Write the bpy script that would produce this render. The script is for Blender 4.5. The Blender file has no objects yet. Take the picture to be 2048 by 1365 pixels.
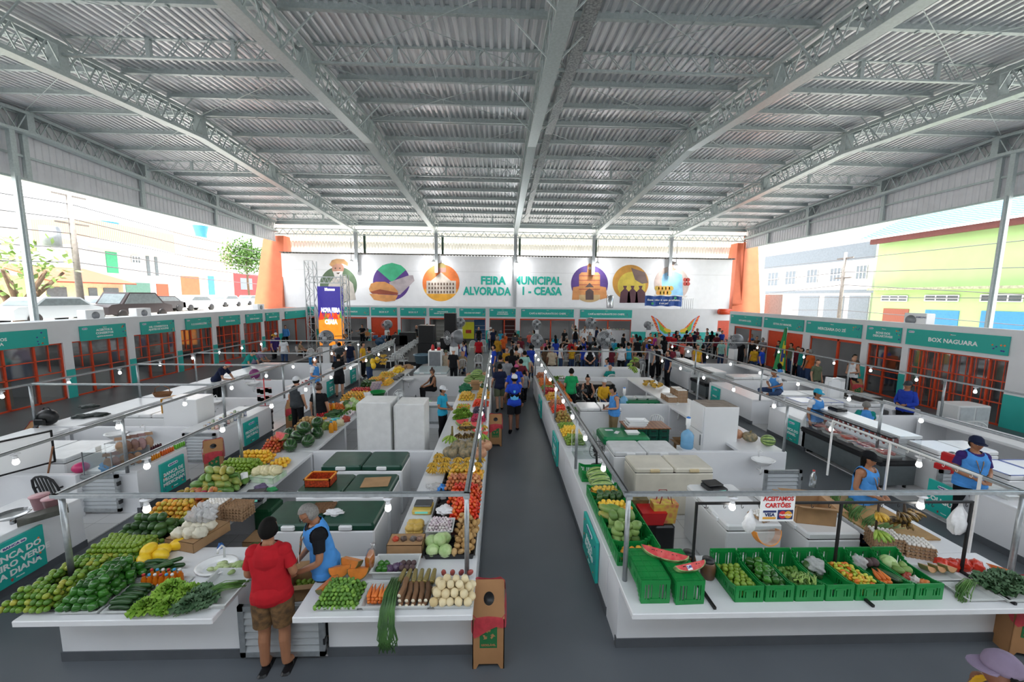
import bpy, bmesh, math, random
from math import sin, cos, pi, radians as R, sqrt, atan2
from mathutils import Vector, Matrix
random.seed(7)
S = bpy.context.scene
COL = S.collection
# ---------------------------------------------------------------- camera, sky, exposure
FPX, PITCH, YAW, ROLL, CH = 770.0, 0.116316, 0.031722, 0.011505, 4.1
_f = Vector((sin(YAW)*cos(PITCH), cos(YAW)*cos(PITCH), -sin(PITCH)))
_r = Vector((cos(YAW), -sin(YAW), 0)); _u = _r.cross(_f)
_r, _u = cos(ROLL)*_r + sin(ROLL)*_u, -sin(ROLL)*_r + cos(ROLL)*_u
cam = bpy.data.objects.new('camera', bpy.data.cameras.new('camera')); COL.objects.link(cam)
M3 = Matrix((_r, _u, -_f)).transposed()
cam.matrix_world = Matrix.Translation((0, 0, CH)) @ M3.to_4x4()
cam.data.sensor_width = 36; cam.data.lens = 36*FPX/2048; cam.data.clip_start = .05; cam.data.clip_end = 400
S.camera = cam
def at(px, py, v, ax=2):
 """world point seen at a photo pixel on the plane axis = v"""
 d = _r*((px-1024)/FPX) - _u*((py-682.5)/FPX) + _f
 o = Vector((0, 0, CH)); t = (v-o[ax])/d[ax]
 return o + d*t
w = bpy.data.worlds.new('sky'); S.world = w; w.use_nodes = True
nt = w.node_tree; bg = nt.nodes['Background']
tc = nt.nodes.new('ShaderNodeTexCoord'); sp = nt.nodes.new('ShaderNodeSeparateXYZ'); cr = nt.nodes.new('ShaderNodeValToRGB')
nt.links.new(tc.outputs['Generated'], sp.inputs[0]); nt.links.new(sp.outputs[2], cr.inputs[0]); nt.links.new(cr.outputs[0], bg.inputs[0])
cr.color_ramp.elements[0].color = (1, 1, 1, 1); cr.color_ramp.elements[1].color = (.78, .88, 1, 1)
bg.inputs[1].default_value = 2.3
sun = bpy.data.objects.new('sun', bpy.data.lights.new('sun', 'SUN')); COL.objects.link(sun)
sun.data.energy = 11; sun.data.angle = R(8); sun.rotation_euler = (R(14), R(4), 0); sun.data.color = (1, .96, .9)
S.view_settings.view_transform = 'Standard'; S.view_settings.look = 'None'; S.view_settings.gamma = 1
S.view_settings.exposure = .72
S.view_settings.use_curve_mapping = False
try:
 S.cycles.use_denoising = True; S.cycles.max_bounces = 7; S.cycles.diffuse_bounces = 5; S.cycles.transparent_max_bounces = 12
 S.cycles.sample_clamp_indirect = 6
except Exception: pass
# ---------------------------------------------------------------- helpers
def lin(c):
 if isinstance(c, str): c = tuple(int(c[i:i+2], 16) for i in (0, 2, 4))
 return tuple((v/255/12.92 if v/255 <= .04045 else ((v/255+.055)/1.055)**2.4) for v in c[:3])
MATS = {}
def mat(name, col, rough=.5, metal=0, var=.06, scale=6, bump=0, emit=0, alpha=1, col2=None, kind='noise', spec=None, stretch=None, sub=0):
 if name in MATS: return MATS[name]
 m = bpy.data.materials.new(name); m.use_nodes = True; n = m.node_tree; L = n.links
 b = n.nodes['Principled BSDF']; a = lin(col)
 c2 = lin(col2) if col2 else tuple(max(0, v*(1-var*2.2)) for v in a)
 if var or col2:
  t = n.nodes.new('ShaderNodeTexCoord'); mp = n.nodes.new('ShaderNodeMapping')
  L.new(t.outputs['Object'], mp.inputs[0])
  if stretch: mp.inputs['Scale'].default_value = stretch
  if kind == 'wave':
   x = n.nodes.new('ShaderNodeTexWave'); x.inputs['Scale'].default_value = scale; x.inputs['Distortion'].default_value = 3; o = x.outputs['Fac']
  elif kind == 'voronoi':
   x = n.nodes.new('ShaderNodeTexVoronoi'); x.inputs['Scale'].default_value = scale; o = x.outputs['Distance']
  elif kind == 'brick':
   x = n.nodes.new('ShaderNodeTexBrick'); x.inputs['Scale'].default_value = scale; o = x.outputs['Fac']
  else:
   x = n.nodes.new('ShaderNodeTexNoise'); x.inputs['Scale'].default_value = scale; x.inputs['Detail'].default_value = 3; o = x.outputs['Fac']
  L.new(mp.outputs[0], x.inputs['Vector'])
  r = n.nodes.new('ShaderNodeValToRGB'); e = r.color_ramp.elements
  if kind == 'noise': e[0].position, e[1].position = .35, .65
  e[0].color = (*a, 1); e[1].color = (*c2, 1)
  L.new(o, r.inputs[0]); L.new(r.outputs[0], b.inputs['Base Color'])
  if bump:
   bp = n.nodes.new('ShaderNodeBump'); bp.inputs['Strength'].default_value = bump; bp.inputs['Distance'].default_value = .01
   L.new(o, bp.inputs['Height']); L.new(bp.outputs[0], b.inputs['Normal'])
 else: b.inputs['Base Color'].default_value = (*a, 1)
 b.inputs['Roughness'].default_value = rough; b.inputs['Metallic'].default_value = metal
 if spec is not None: b.inputs['Specular IOR Level'].default_value = spec
 if sub: b.inputs['Subsurface Weight'].default_value = sub; b.inputs['Subsurface Radius'].default_value = (.02, .01, .006)
 if emit: b.inputs['Emission Color'].default_value = (*a, 1); b.inputs['Emission Strength'].default_value = emit
 if alpha < 1: b.inputs['Alpha'].default_value = alpha
 m.diffuse_color = (*a, 1); MATS[name] = m
 return m
def rmat(name, cols, rough=.4, bump=0, scale=9, spec=None):
 """colour picked per object along a ramp, mixed with a mottle"""
 if name in MATS: return MATS[name]
 m = bpy.data.materials.new(name); m.use_nodes = True; n = m.node_tree; L = n.links; b = n.nodes['Principled BSDF']
 oi = n.nodes.new('ShaderNodeObjectInfo'); t = n.nodes.new('ShaderNodeTexCoord'); x = n.nodes.new('ShaderNodeTexNoise')
 x.inputs['Scale'].default_value = scale; L.new(t.outputs['Object'], x.inputs['Vector'])
 ma = n.nodes.new('ShaderNodeMath'); ma.operation = 'MULTIPLY_ADD'; ma.inputs[1].default_value = .5
 L.new(x.outputs['Fac'], ma.inputs[0]);
 m2 = n.nodes.new('ShaderNodeMath'); m2.operation = 'MULTIPLY_ADD'; m2.inputs[1].default_value = .95; m2.inputs[2].default_value = -.2
 L.new(oi.outputs['Random'], m2.inputs[0]); L.new(m2.outputs[0], ma.inputs[2])
 r = n.nodes.new('ShaderNodeValToRGB'); e = r.color_ramp.elements
 while len(e) < len(cols): e.new(.5)
 for i, c in enumerate(cols): e[i].position = i/(len(cols)-1); e[i].color = (*lin(c), 1)
 L.new(ma.outputs[0], r.inputs[0]); L.new(r.outputs[0], b.inputs['Base Color']); b.inputs['Roughness'].default_value = rough
 if spec is not None: b.inputs['Specular IOR Level'].default_value = spec
 if bump:
  bp = n.nodes.new('ShaderNodeBump'); bp.inputs['Strength'].default_value = bump; bp.inputs['Distance'].default_value = .004
  x2 = n.nodes.new('ShaderNodeTexNoise'); x2.inputs['Scale'].default_value = 60; L.new(t.outputs['Object'], x2.inputs['Vector'])
  L.new(x2.outputs['Fac'], bp.inputs['Height']); L.new(bp.outputs[0], b.inputs['Normal'])
 MATS[name] = m; return m
def glassmat(name, tint=(1, 1, 1), rough=.02, mix=.12):
 if name in MATS: return MATS[name]
 m = bpy.data.materials.new(name); m.use_nodes = True; n = m.node_tree; n.nodes.remove(n.nodes['Principled BSDF'])
 o = n.nodes['Material Output']; t = n.nodes.new('ShaderNodeBsdfTransparent'); g = n.nodes.new('ShaderNodeBsdfGlossy'); x = n.nodes.new('ShaderNodeMixShader')
 t.inputs[0].default_value = (*tint, 1); g.inputs['Roughness'].default_value = rough; x.inputs[0].default_value = mix
 n.links.new(t.outputs[0], x.inputs[1]); n.links.new(g.outputs[0], x.inputs[2]); n.links.new(x.outputs[0], o.inputs[0]); MATS[name] = m
 return m
class MB:
 def __init__(s): s.v = []; s.f = []; s.m = []; s.sm = []
 def add(s, vs, fs, mi=0, smooth=False):
  o = len(s.v); s.v += [tuple(v) for v in vs]
  for f in fs: s.f.append([i+o for i in f]); s.m.append(mi); s.sm.append(smooth)
  return s
 def box(s, x0, x1, y0, y1, z0, z1, mi=0, M=None, taper=0):
  t = taper
  vs = [(x0+t, y0+t, z0), (x1-t, y0+t, z0), (x1-t, y1-t, z0), (x0+t, y1-t, z0), (x0, y0, z1), (x1, y0, z1), (x1, y1, z1), (x0, y1, z1)]
  if M: vs = [M @ Vector(v) for v in vs]
  return s.add(vs, [(0, 3, 2, 1), (4, 5, 6, 7), (0, 1, 5, 4), (1, 2, 6, 5), (2, 3, 7, 6), (3, 0, 4, 7)], mi)
 def rbox(s, x0, x1, y0, y1, z0, z1, r=.01, mi=0, M=None):
  """box with chamfered vertical edges and top"""
  def ring(z, q):
   a, b, c, d = x0+q, x1-q, y0+q, y1-q
   return [(a+r, c, z), (b-r, c, z), (b, c+r, z), (b, d-r, z), (b-r, d, z), (a+r, d, z), (a, d-r, z), (a, c+r, z)]
  rs = [ring(z0, 0), ring(z1-r, 0), ring(z1, r*.8)]
  vs = [v for q in rs for v in q]
  fs = [tuple(reversed(range(8))), tuple(range(16, 24))]
  for k in (0, 8):
   for i in range(8): j = (i+1) % 8; fs.append((k+i, k+j, k+8+j, k+8+i))
  if M: vs = [M @ Vector(v) for v in vs]
  return s.add(vs, fs, mi)
 def tube(s, pts, r, n=6, mi=0, cap=True, smooth=True, closed=False):
  pts = [Vector(p) for p in pts]; rs = r if isinstance(r, (list, tuple)) else [r]*len(pts); vs = []; up = None
  for i, p in enumerate(pts):
   d = (pts[min(i+1, len(pts)-1)]-pts[max(i-1, 0)]) if not closed else pts[(i+1) % len(pts)]-pts[i-1]
   d = d.normalized() if d.length > 1e-9 else Vector((0, 0, 1))
   if up is None: up = Vector((0, 0, 1)) if abs(d.z) < .9 else Vector((1, 0, 0))
   a = d.cross(up)
   if a.length < 1e-4: a = d.cross(Vector((1, .3, 0)))
   a.normalize(); b = d.cross(a).normalized(); up = -b if up.dot(b) < 0 else b
   vs += [p+rs[i]*(cos(2*pi*k/n)*a+sin(2*pi*k/n)*b) for k in range(n)]
  fs = []; m = len(pts)
  for i in range(m if closed else m-1):
   for k in range(n): fs.append((i*n+k, i*n+(k+1) % n, ((i+1) % m)*n+(k+1) % n, ((i+1) % m)*n+k))
  if cap and not closed: fs += [tuple(range(n))[::-1], tuple(range((m-1)*n, m*n))]
  return s.add(vs, fs, mi, smooth)
 def bar(s, a, b, w, h=None, mi=0):
  h = h or w; a, b = Vector(a), Vector(b); d = (b-a).normalized(); x = d.cross(Vector((0, 0, 1)))
  if x.length < 1e-3: x = Vector((1, 0, 0))
  x.normalize(); y = d.cross(x).normalized()*h/2; x = x*w/2
  vs = [a-x-y, a+x-y, a+x+y, a-x+y, b-x-y, b+x-y, b+x+y, b-x+y]
  return s.add(vs, [(0, 3, 2, 1), (4, 5, 6, 7), (0, 1, 5, 4), (1, 2, 6, 5), (2, 3, 7, 6), (3, 0, 4, 7)], mi)
 def lathe(s, prof, n=16, c=(0, 0, 0), mi=0, smooth=True, M=None, sx=1, sy=1):
  vs = []; c = Vector(c)
  for r, z in prof: vs += [Vector((r*sx*cos(2*pi*k/n), r*sy*sin(2*pi*k/n), z)) for k in range(n)]
  vs = [(M @ v if M else v)+c for v in vs]; fs = []
  for i in range(len(prof)-1):
   for k in range(n): fs.append((i*n+k, i*n+(k+1) % n, (i+1)*n+(k+1) % n, (i+1)*n+k))
  if prof[0][0] > 1e-6: fs.append(tuple(range(n))[::-1])
  if prof[-1][0] > 1e-6: fs.append(tuple(range((len(prof)-1)*n, len(prof)*n)))
  return s.add(vs, fs, mi, smooth)
 def ball(s, c, r, n=8, mi=0, sc=(1, 1, 1), M=None, fn=None):
  c = Vector(c); vs = []; h = max(4, n//2+1)
  for i in range(h+1):
   t = pi*i/h
   for k in range(n):
    p = Vector((sin(t)*cos(2*pi*k/n), sin(t)*sin(2*pi*k/n), -cos(t)))
    if fn: p = fn(p)
    p = Vector((p.x*sc[0], p.y*sc[1], p.z*sc[2]))*r
    vs.append((M @ p if M else p)+c)
  fs = [(i*n+k, i*n+(k+1) % n, (i+1)*n+(k+1) % n, (i+1)*n+k) for i in range(h) for k in range(n)]
  return s.add(vs, fs, mi, True)
 def prism(s, poly, y0, y1, mi=0, M=None):
  """polygon in x,z extruded along y"""
  n = len(poly); vs = [(x, y0, z) for x, z in poly]+[(x, y1, z) for x, z in poly]
  if M: vs = [M @ Vector(v) for v in vs]
  fs = [tuple(range(n)), tuple(range(n, 2*n))[::-1]]+[(i, (i+1) % n, n+(i+1) % n, n+i) for i in range(n)]
  return s.add(vs, fs, mi)
 def mesh(s, name, mats):
  me = bpy.data.meshes.new(name); me.from_pydata(s.v, [], s.f)
  for m in (mats if isinstance(mats, (list, tuple)) else [mats]): me.materials.append(m)
  me.polygons.foreach_set('material_index', s.m); me.polygons.foreach_set('use_smooth', s.sm); me.update()
  return me
 def build(s, name, mats, parent=None, loc=None, rz=0):
  o = bpy.data.objects.new(name, s.mesh(name, mats)); COL.objects.link(o)
  if parent: o.parent = parent
  if loc is not None: o.location = loc
  if rz: o.rotation_euler = (0, 0, rz)
  return o
def tag(o, label, cat, group=None):
 o['label'] = label; o['category'] = cat
 if group: o['group'] = group
 return o
def thing(name, label, cat, loc=(0, 0, 0), rz=0, group=None):
 o = bpy.data.objects.new(name, None); COL.objects.link(o); o.location = loc; o.rotation_euler = (0, 0, rz); o.empty_display_size = .1
 return tag(o, label, cat, group)
def struct(o): o['kind'] = 'structure'; return o
def kids(o): return KID.get(o.name, [])
def copy_tree(o, parent=None):
 c = o.copy(); COL.objects.link(c)
 if parent: c.parent = parent
 for ch in [x for x in o.children]: copy_tree(ch, c)
 return c
def place(proto, loc, rz=0, label=None, group=None, used={}, rot=None, scale=None):
 """first call uses the prototype itself, later ones copy it with its parts"""
 key = proto.name.split('.')[0]; used[key+'#'] = used.get(key+'#', 0)+1
 if key in CAPPED and used[key+'#'] > 285:   # the ones that show smallest are kept as one mass
  Mx = Matrix.LocRotScale(Vector(loc), (Matrix.Rotation(rot[2], 3, 'Z') @ Matrix.Rotation(rot[1], 3, 'Y') @ Matrix.Rotation(rot[0], 3, 'X')).to_quaternion() if rot else Matrix.Rotation(rz, 3, 'Z').to_quaternion(), Vector((scale,)*3) if isinstance(scale, (int, float)) else Vector(scale or (1, 1, 1)))
  OVER.setdefault(proto.name, (proto, MB()))[1].add([Mx @ v.co for v in proto.data.vertices], [list(p.vertices) for p in proto.data.polygons], 0, True); return proto
 if proto.name not in used: used[proto.name] = 1; o = proto
 else: o = copy_tree(proto)
 o.location = loc; o.rotation_euler = rot if rot else (0, 0, rz)
 if scale: o.scale = scale if isinstance(scale, (tuple, list)) else (scale,)*3
 if label: o['label'] = label
 if group: o['group'] = group
 return o
CAPPED = ('lime', 'lemon', 'tomato', 'egg', 'gherkin', 'sweet_chilli', 'potato', 'garlic', 'carrot', 'orange', 'mango'); OVER = {}
def text(s, size, m, parent, loc, name='lettering', depth=.004, bold=.012, align='CENTER', width=None, rot=(R(90), 0, 0), lh=1.0):
 cu = bpy.data.curves.new('t', 'FONT'); cu.body = s; cu.size = size; cu.extrude = depth/2; cu.offset = bold*size; cu.align_x = align; cu.align_y = 'CENTER'; cu.resolution_u = 2; cu.space_line = lh
 o = bpy.data.objects.new('t', cu); me = bpy.data.meshes.new_from_object(o); bpy.data.objects.remove(o)
 me.materials.clear(); me.materials.append(m); k = 1
 if width and me.vertices:
  xs = [v.co.x for v in me.vertices]; k = width/(max(xs)-min(xs));
  for v in me.vertices: v.co.x *= k
 o = bpy.data.objects.new(name, me); COL.objects.link(o); o.parent = parent; o.location = loc; o.rotation_euler = rot
 return o
# ---------------------------------------------------------------- materials
white = mat('white_paint', 'E4E5E8', .55, var=.02, scale=2, bump=.05)
whiteg = mat('white_enamel', 'E9EAEB', .25, var=.02, scale=1.5)
slabm = mat('white_worktop', 'E2E3E5', .3, var=.02, scale=3)
greyp = mat('dark_grey_plinth', '55595E', .6, var=.05)
galv = mat('galvanised_steel', 'B4BFC0', .4, .35, var=.06, scale=14)
galvl = mat('galvanised_frame', 'A9AEB1', .35, .6, var=.08, scale=20)
sheet = mat('zinc_roof_sheet', 'D8DADE', .38, .45, var=.08, scale=1.1, bump=.15, stretch=(3, .6, 1))
clad = mat('pale_cladding', 'D4D5DA', .5, .1, var=.04, scale=2)
teal = mat('teal_vinyl', '1FB0A4', .4, var=.03, scale=1)
tealp = mat('teal_paint', '2FB6AE', .5, var=.03, scale=2)
orangep = mat('orange_metal', 'D9481F', .4, var=.05)
orangew = mat('orange_plaster', 'CF6C48', .65, var=.05, scale=1.5, bump=.1)
signw = mat('white_vinyl', 'F3F4F4', .4, var=0)
purple = mat('purple_vinyl', '3B3690', .4, var=0); orangev = mat('orange_vinyl', 'F07A3A', .4, var=0)
black = mat('black_plastic', '17181B', .4, var=.05); blackm = mat('black_metal', '1E1E20', .45, .3, var=.1, scale=20)
steel = mat('brushed_steel', 'B7BABD', .25, .9, var=.05)
glass = glassmat('window_glass', (.85, .87, .88), .06, .3); clear = glassmat('clear_glass', (.95, .97, .97), .02, .1)
film = glassmat('plastic_film', (.93, .93, .93), .15, .3)
bulbm = mat('lit_bulb', 'FFFDF5', .3, var=0, emit=9)
card = mat('cardboard', 'B08A62', .8, var=.08, scale=5); cardd = mat('cardboard_edge', '8A6646', .8, var=.08)
green_pl = mat('green_crate_plastic', '12873E', .35, var=.06); greend = mat('dark_green_plastic', '0F5A4A', .4, var=.06)
greenc = mat('green_vinyl_cloth', '1D4B3A', .3, var=.12, scale=4, bump=.25)
kraft = mat('kraft_card', 'A6794F', .75, var=.06, scale=3)
redbag = glassmat('red_bag', (.85, .25, .3), .3, .35)
redbag2 = mat('red_bag_film', 'D2414F', .3, var=.1, scale=20, bump=.4, alpha=.8)
pbag = mat('clear_bag', 'E6E6E6', .2, var=.08, scale=25, bump=.5, alpha=.5)
wbag = mat('white_bag', 'E8E8EA', .4, var=.05, scale=25, bump=.5)
# ---------------------------------------------------------------- setting: floors and the roof
def floormat():
 m = mat('grey_epoxy_floor', '5E6368', .42, var=.07, scale=.7); return m
fb = MB(); fb.box(-24, 26, -3, 42, -.2, 0); struct(fb.build('floor', floormat()))
def tilemat(name, a, g, sc):
 m = bpy.data.materials.new(name); m.use_nodes = True; n = m.node_tree; b = n.nodes['Principled BSDF']
 x = n.nodes.new('ShaderNodeTexBrick'); t = n.nodes.new('ShaderNodeTexCoord'); n.links.new(t.outputs['Object'], x.inputs['Vector'])
 x.offset = 0; x.inputs['Scale'].default_value = sc; x.inputs['Brick Width'].default_value = 1; x.inputs['Row Height'].default_value = 1; x.inputs['Mortar Size'].default_value = .008
 for i in (1, 2): x.inputs[i].default_value = (*lin(a), 1)
 x.inputs[3].default_value = (*lin(g), 1); n.links.new(x.outputs[0], b.inputs['Base Color']); b.inputs['Roughness'].default_value = .25; return m
tile = tilemat('white_floor_tile', 'CFCFCF', '9A9A9A', 1/.55)
NX0, NX1, FY0, FY1 = -20.9, 23.7, -.4, 37.5
RY, RZ, SL = 18.6, 12.0, .062
def rz_(y): return RZ-SL*abs(y-RY)
# corrugated sheet: trapezoid ribs along Y
rb = MB(); xs = []; x = NX0-.6; P = .25
while x < NX1+.6: xs += [(x, 0), (x+.1, 0), (x+.13, -.06), (x+.215, -.06)]; x += P
ys = [FY0-.8, RY, FY1+.6]; vs = []
for y in ys: vs += [(a, y, rz_(y)+.13+b) for a, b in xs]
n = len(xs); rb.add(vs, [(j*n+i, j*n+i+1, (j+1)*n+i+1, (j+1)*n+i) for j in range(2) for i in range(n-1)])
# upper skin so the roof has thickness
vs = [(NX0-.6, y, rz_(y)+.16) for y in ys]+[(NX1+.6, y, rz_(y)+.16) for y in ys]
rb.add(vs, [(0, 3, 4, 1), (1, 4, 5, 2)])
struct(rb.build('ceiling', sheet))
TX = [NX0+(NX1-NX0)/6*i for i in range(7)]
ORD = ['first', 'second', 'third', 'fourth', 'fifth', 'sixth', 'seventh', 'eighth', 'ninth', 'tenth', 'eleventh', 'twelfth', 'thirteenth', 'fourteenth', 'fifteenth', 'sixteenth', 'seventeenth', 'eighteenth', 'nineteenth', 'twentieth', 'last']
TD = 1.0
def truss(i, x):
 t = thing('roof_truss', f'grey steel lattice rafter truss, {ORD[i]} of seven counted from the street with parked cars', 'truss', (x, 0, 0), 0, 'main roof trusses')
 for nm, off in (('top_chord', -.18), ('bottom_chord', -TD)):
  b = MB()
  for y0, y1 in ((FY0, RY), (RY, FY1)):
   for sx in (-.17, .17): b.bar((sx, y0, rz_(y0)+off), (sx, y1, rz_(y1)+off), .07, .13)
   if nm == 'bottom_chord': b.bar((0, y0, rz_(y0)+off-.06), (0, y1, rz_(y1)+off-.06), .40, .02)
  b.build(nm, galv, t)
 b = MB(); y = FY0; k = 0; st = .42
 while y < FY1-st:
  y2 = y+st
  for sx in (-.15, .15):
   za, zb = (-.2, -TD) if k % 2 else (-TD, -.2)
   b.bar((sx, y, rz_(y)+za), (sx, y2, rz_(y2)+zb), .03, .04)
  y = y2; k += 1
 b.build('lattice', galv, t)
 for yk in (RY-5.6, RY, RY+5.6, RY+11.2): b = MB(); b.box(-.19, .19, yk-.14, yk+.14, rz_(yk)-TD-.02, rz_(yk)-.1); b.build('splice_plate', galv, t)
 return t
for i, x in enumerate(TX): truss(i, x)
# purlins in six bays
for k in range(-9, 11):
 y = RY+1.87*k; z = rz_(y)+.03
 tr = k in (-3, 3, -9, 9)
 t = thing('purlin', f'grey steel {"lattice" if tr else "channel"} purlin under the roof sheets, {abs(k)} rows {"beyond" if k>0 else "before"} the ridge' if k else 'doubled grey steel purlin right under the roof ridge', 'purlin', (0, y, z), 0, 'roof purlins')
 for i in range(6):
  a, b_ = TX[i]+.2, TX[i+1]-.2; b = MB()
  if not tr:
   b.box(a, b_, -.03, .03, -.13, .09)
   b.box(a, b_, -.09, .03, -.14, -.125)
   if k == 0: b.box(a, b_, .12, .18, -.13, .09)
   for q in (.33, .66): xx = a+(b_-a)*q; b.box(xx-.02, xx+.02, -.06, .06, -.17, -.1)
  else:
   b.box(a, b_, -.05, .05, .02, .09); b.box(a, b_, -.05, .05, -.52, -.46)
   nn = 16; dx = (b_-a)/nn
   for j in range(nn):
    for sy in (-.05, .05): b.bar((a+dx*j, sy, -.49 if j % 2 else .05), (a+dx*(j+1), sy, .05 if j % 2 else -.49), .022)
   for q in (.36, .72): xx = a+(b_-a)*q; b.box(xx-.06, xx+.06, -.06, .06, -.5, .06)
  b.build('bay_span', galv, t)
# knee braces and rods
for i in range(1, 6):
 for k in (-5, -4, -2, -1, 1, 2, 4, 5, 7):
  y = RY+1.87*k; z = rz_(y)
  b = MB(); b.bar((TX[i]-.2, y, z-TD-.05), (TX[i]-1.25, y, z-.02), .035)
  b.bar((TX[i]+.2, y, z-TD-.05), (TX[i]+1.25, y, z-.02), .035)
  tag(b.build('knee_brace', galv), f'thin steel knee brace pair on the {ORD[i]} rafter truss', 'brace', f'knee braces on the {ORD[i]} rafter truss')
for i in range(6):
 for s_, (ya, yb) in enumerate(((RY-9.35, RY-.2), (RY+.2, RY+9.35))):
  b = MB(); za, zb = rz_(ya)-.12, rz_(yb)-.12
  for j in range(2):
   y0, y1 = ya+(yb-ya)*j/2, ya+(yb-ya)*(j+1)/2
   b.bar((TX[i]+.2, y0, rz_(y0)-.14), (TX[i+1]-.2, y1, rz_(y1)-.14), .016); b.bar((TX[i]+.2, y1, rz_(y1)-.14), (TX[i+1]-.2, y0, rz_(y0)-.14), .016)
  xm = (TX[i]+TX[i+1])/2; b.bar((xm, ya, rz_(ya)-.12), (xm, yb, rz_(yb)-.12), .014)
  tag(b.build('bracing_rod', galv), f'crossed thin tie rods in the {ORD[i]} roof bay, {"before" if s_==0 else "beyond"} the ridge', 'rod')
# perforated cable tray beside the central truss
b = MB(); xt = TX[3]+.75
for y0, y1 in ((FY0, RY), (RY, FY1-3)):
 b.bar((xt, y0, rz_(y0)-.5), (xt, y1, rz_(y1)-.5), .34, .02); b.bar((xt-.17, y0, rz_(y0)-.45), (xt-.17, y1, rz_(y1)-.45), .015, .12); b.bar((xt+.17, y0, rz_(y0)-.45), (xt+.17, y1, rz_(y1)-.45), .015, .12)
def trayhanger():
 for k in range(-8, 8):
  y = RY+1.87*k; b.bar((xt, y, rz_(y)-.5), (xt, y, rz_(y)), .02)
trayhanger()
traym = mat('perforated_tray', 'AEB2B2', .4, .5, kind='voronoi', scale=16, col2='60656A')
tag(b.build('cable_tray', traym), 'long perforated metal cable tray hung beside the central roof truss', 'cable tray')
# side fascias of vertical cladding
def fascia(x, nm, sgn):
 b = MB(); y = FY0-.5; pr = []
 while y < FY1+.3: pr += [(0, y), (.0, y+.12), (.03, y+.15), (.03, y+.26)]; y += .29
 vs = [(x+sgn*.35+a*sgn, yy, 9.0) for a, yy in pr]+[(x+sgn*.35+a*sgn, yy, rz_(yy)+.1) for a, yy in pr]; n = len(pr)
 b.add(vs, [(i, i+1, n+i+1, n+i) for i in range(n-1)])
 vs = [(x+sgn*.42, FY0-.5, 9), (x+sgn*.42, FY1+.3, 9), (x+sgn*.42, FY1+.3, rz_(FY1)+.1), (x+sgn*.42, RY, rz_(RY)+.1), (x+sgn*.42, FY0-.5, rz_(FY0)+.1)]
 b.add(vs, [(0, 1, 2, 3, 4)])
 o = struct(b.build(nm, clad))
 b = MB(); b.box(x+sgn*.2-.06, x+sgn*.2+.1, FY0-.5, FY1, 8.93, 9.03); b.box(x+sgn*.22, x+sgn*.3, FY0, FY1, 9.95, 10.05)
 y = FY0+1
 for yy in [RY-12, RY-6, RY, RY+5.6, RY+11.5, RY+16]: b.box(x+sgn*.22-.07, x+sgn*.22+.07, yy-.1, yy+.1, 9, rz_(yy)-.9)
 b.build('fascia_rail', galv, o)
fascia(NX0, 'wall_left_upper', -1); fascia(NX1, 'wall_right_upper', 1)
# slender side posts at the ridge
for x, nm in ((NX0, 'street'), (NX1, 'green building')):
 for yy in (RY-.7, RY-18.3):
  if yy < 1 : continue
  b = MB(); b.box(-.09, .09, -.1, .1, 0, rz_(yy)-TD-.05); b.box(-.14, .14, -.03, .03, 0, 9)
  tag(b.build('steel_post', galv, None, (x+(.05 if x < 0 else -.05), yy, 0)), f'tall slim galvanised post on the side of the {nm}', 'post')
# orange tapering pillars
for x, s_ in ((-21.6, 1), (23.9, -1)):
 b = MB(); z1 = 9.55
 x0, x1 = (-1.6, 1.1) if s_ > 0 else (-1.3, 1.6)
 vs = [(x0, -1.6, 2.4), (x1, -1.6, 2.4), (x1, 1.5, 2.4), (x0, 1.5, 2.4), (x0+.75 if s_>0 else x0+.75, -.5, z1), (x1-.1, -.5, z1), (x1-.1, .6, z1), (x0+.75, .6, z1)]
 b.add(vs, [(0, 3, 2, 1), (4, 5, 6, 7), (0, 1, 5, 4), (1, 2, 6, 5), (2, 3, 7, 6), (3, 0, 4, 7)])
 b.box(x0, x1, -1.6, 1.5, 0, 2.4)
 t = b.build('concrete_pillar', orangew, None, (x, 38.6, 0)); tag(t, 'tapering orange concrete pillar at the end of the mural wall beside the ' + ('leafy tree' if s_>0 else 'white upper-floor windows'), 'pillar')
 if s_ < 0:
  p = MB(); p.tube([(-.2, -1.0, 10.2), (-.2, -1.35, 3.6), (-1.2, -1.55, 3.5)], .09); p.build('drain_pipe', orangew, t)
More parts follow.
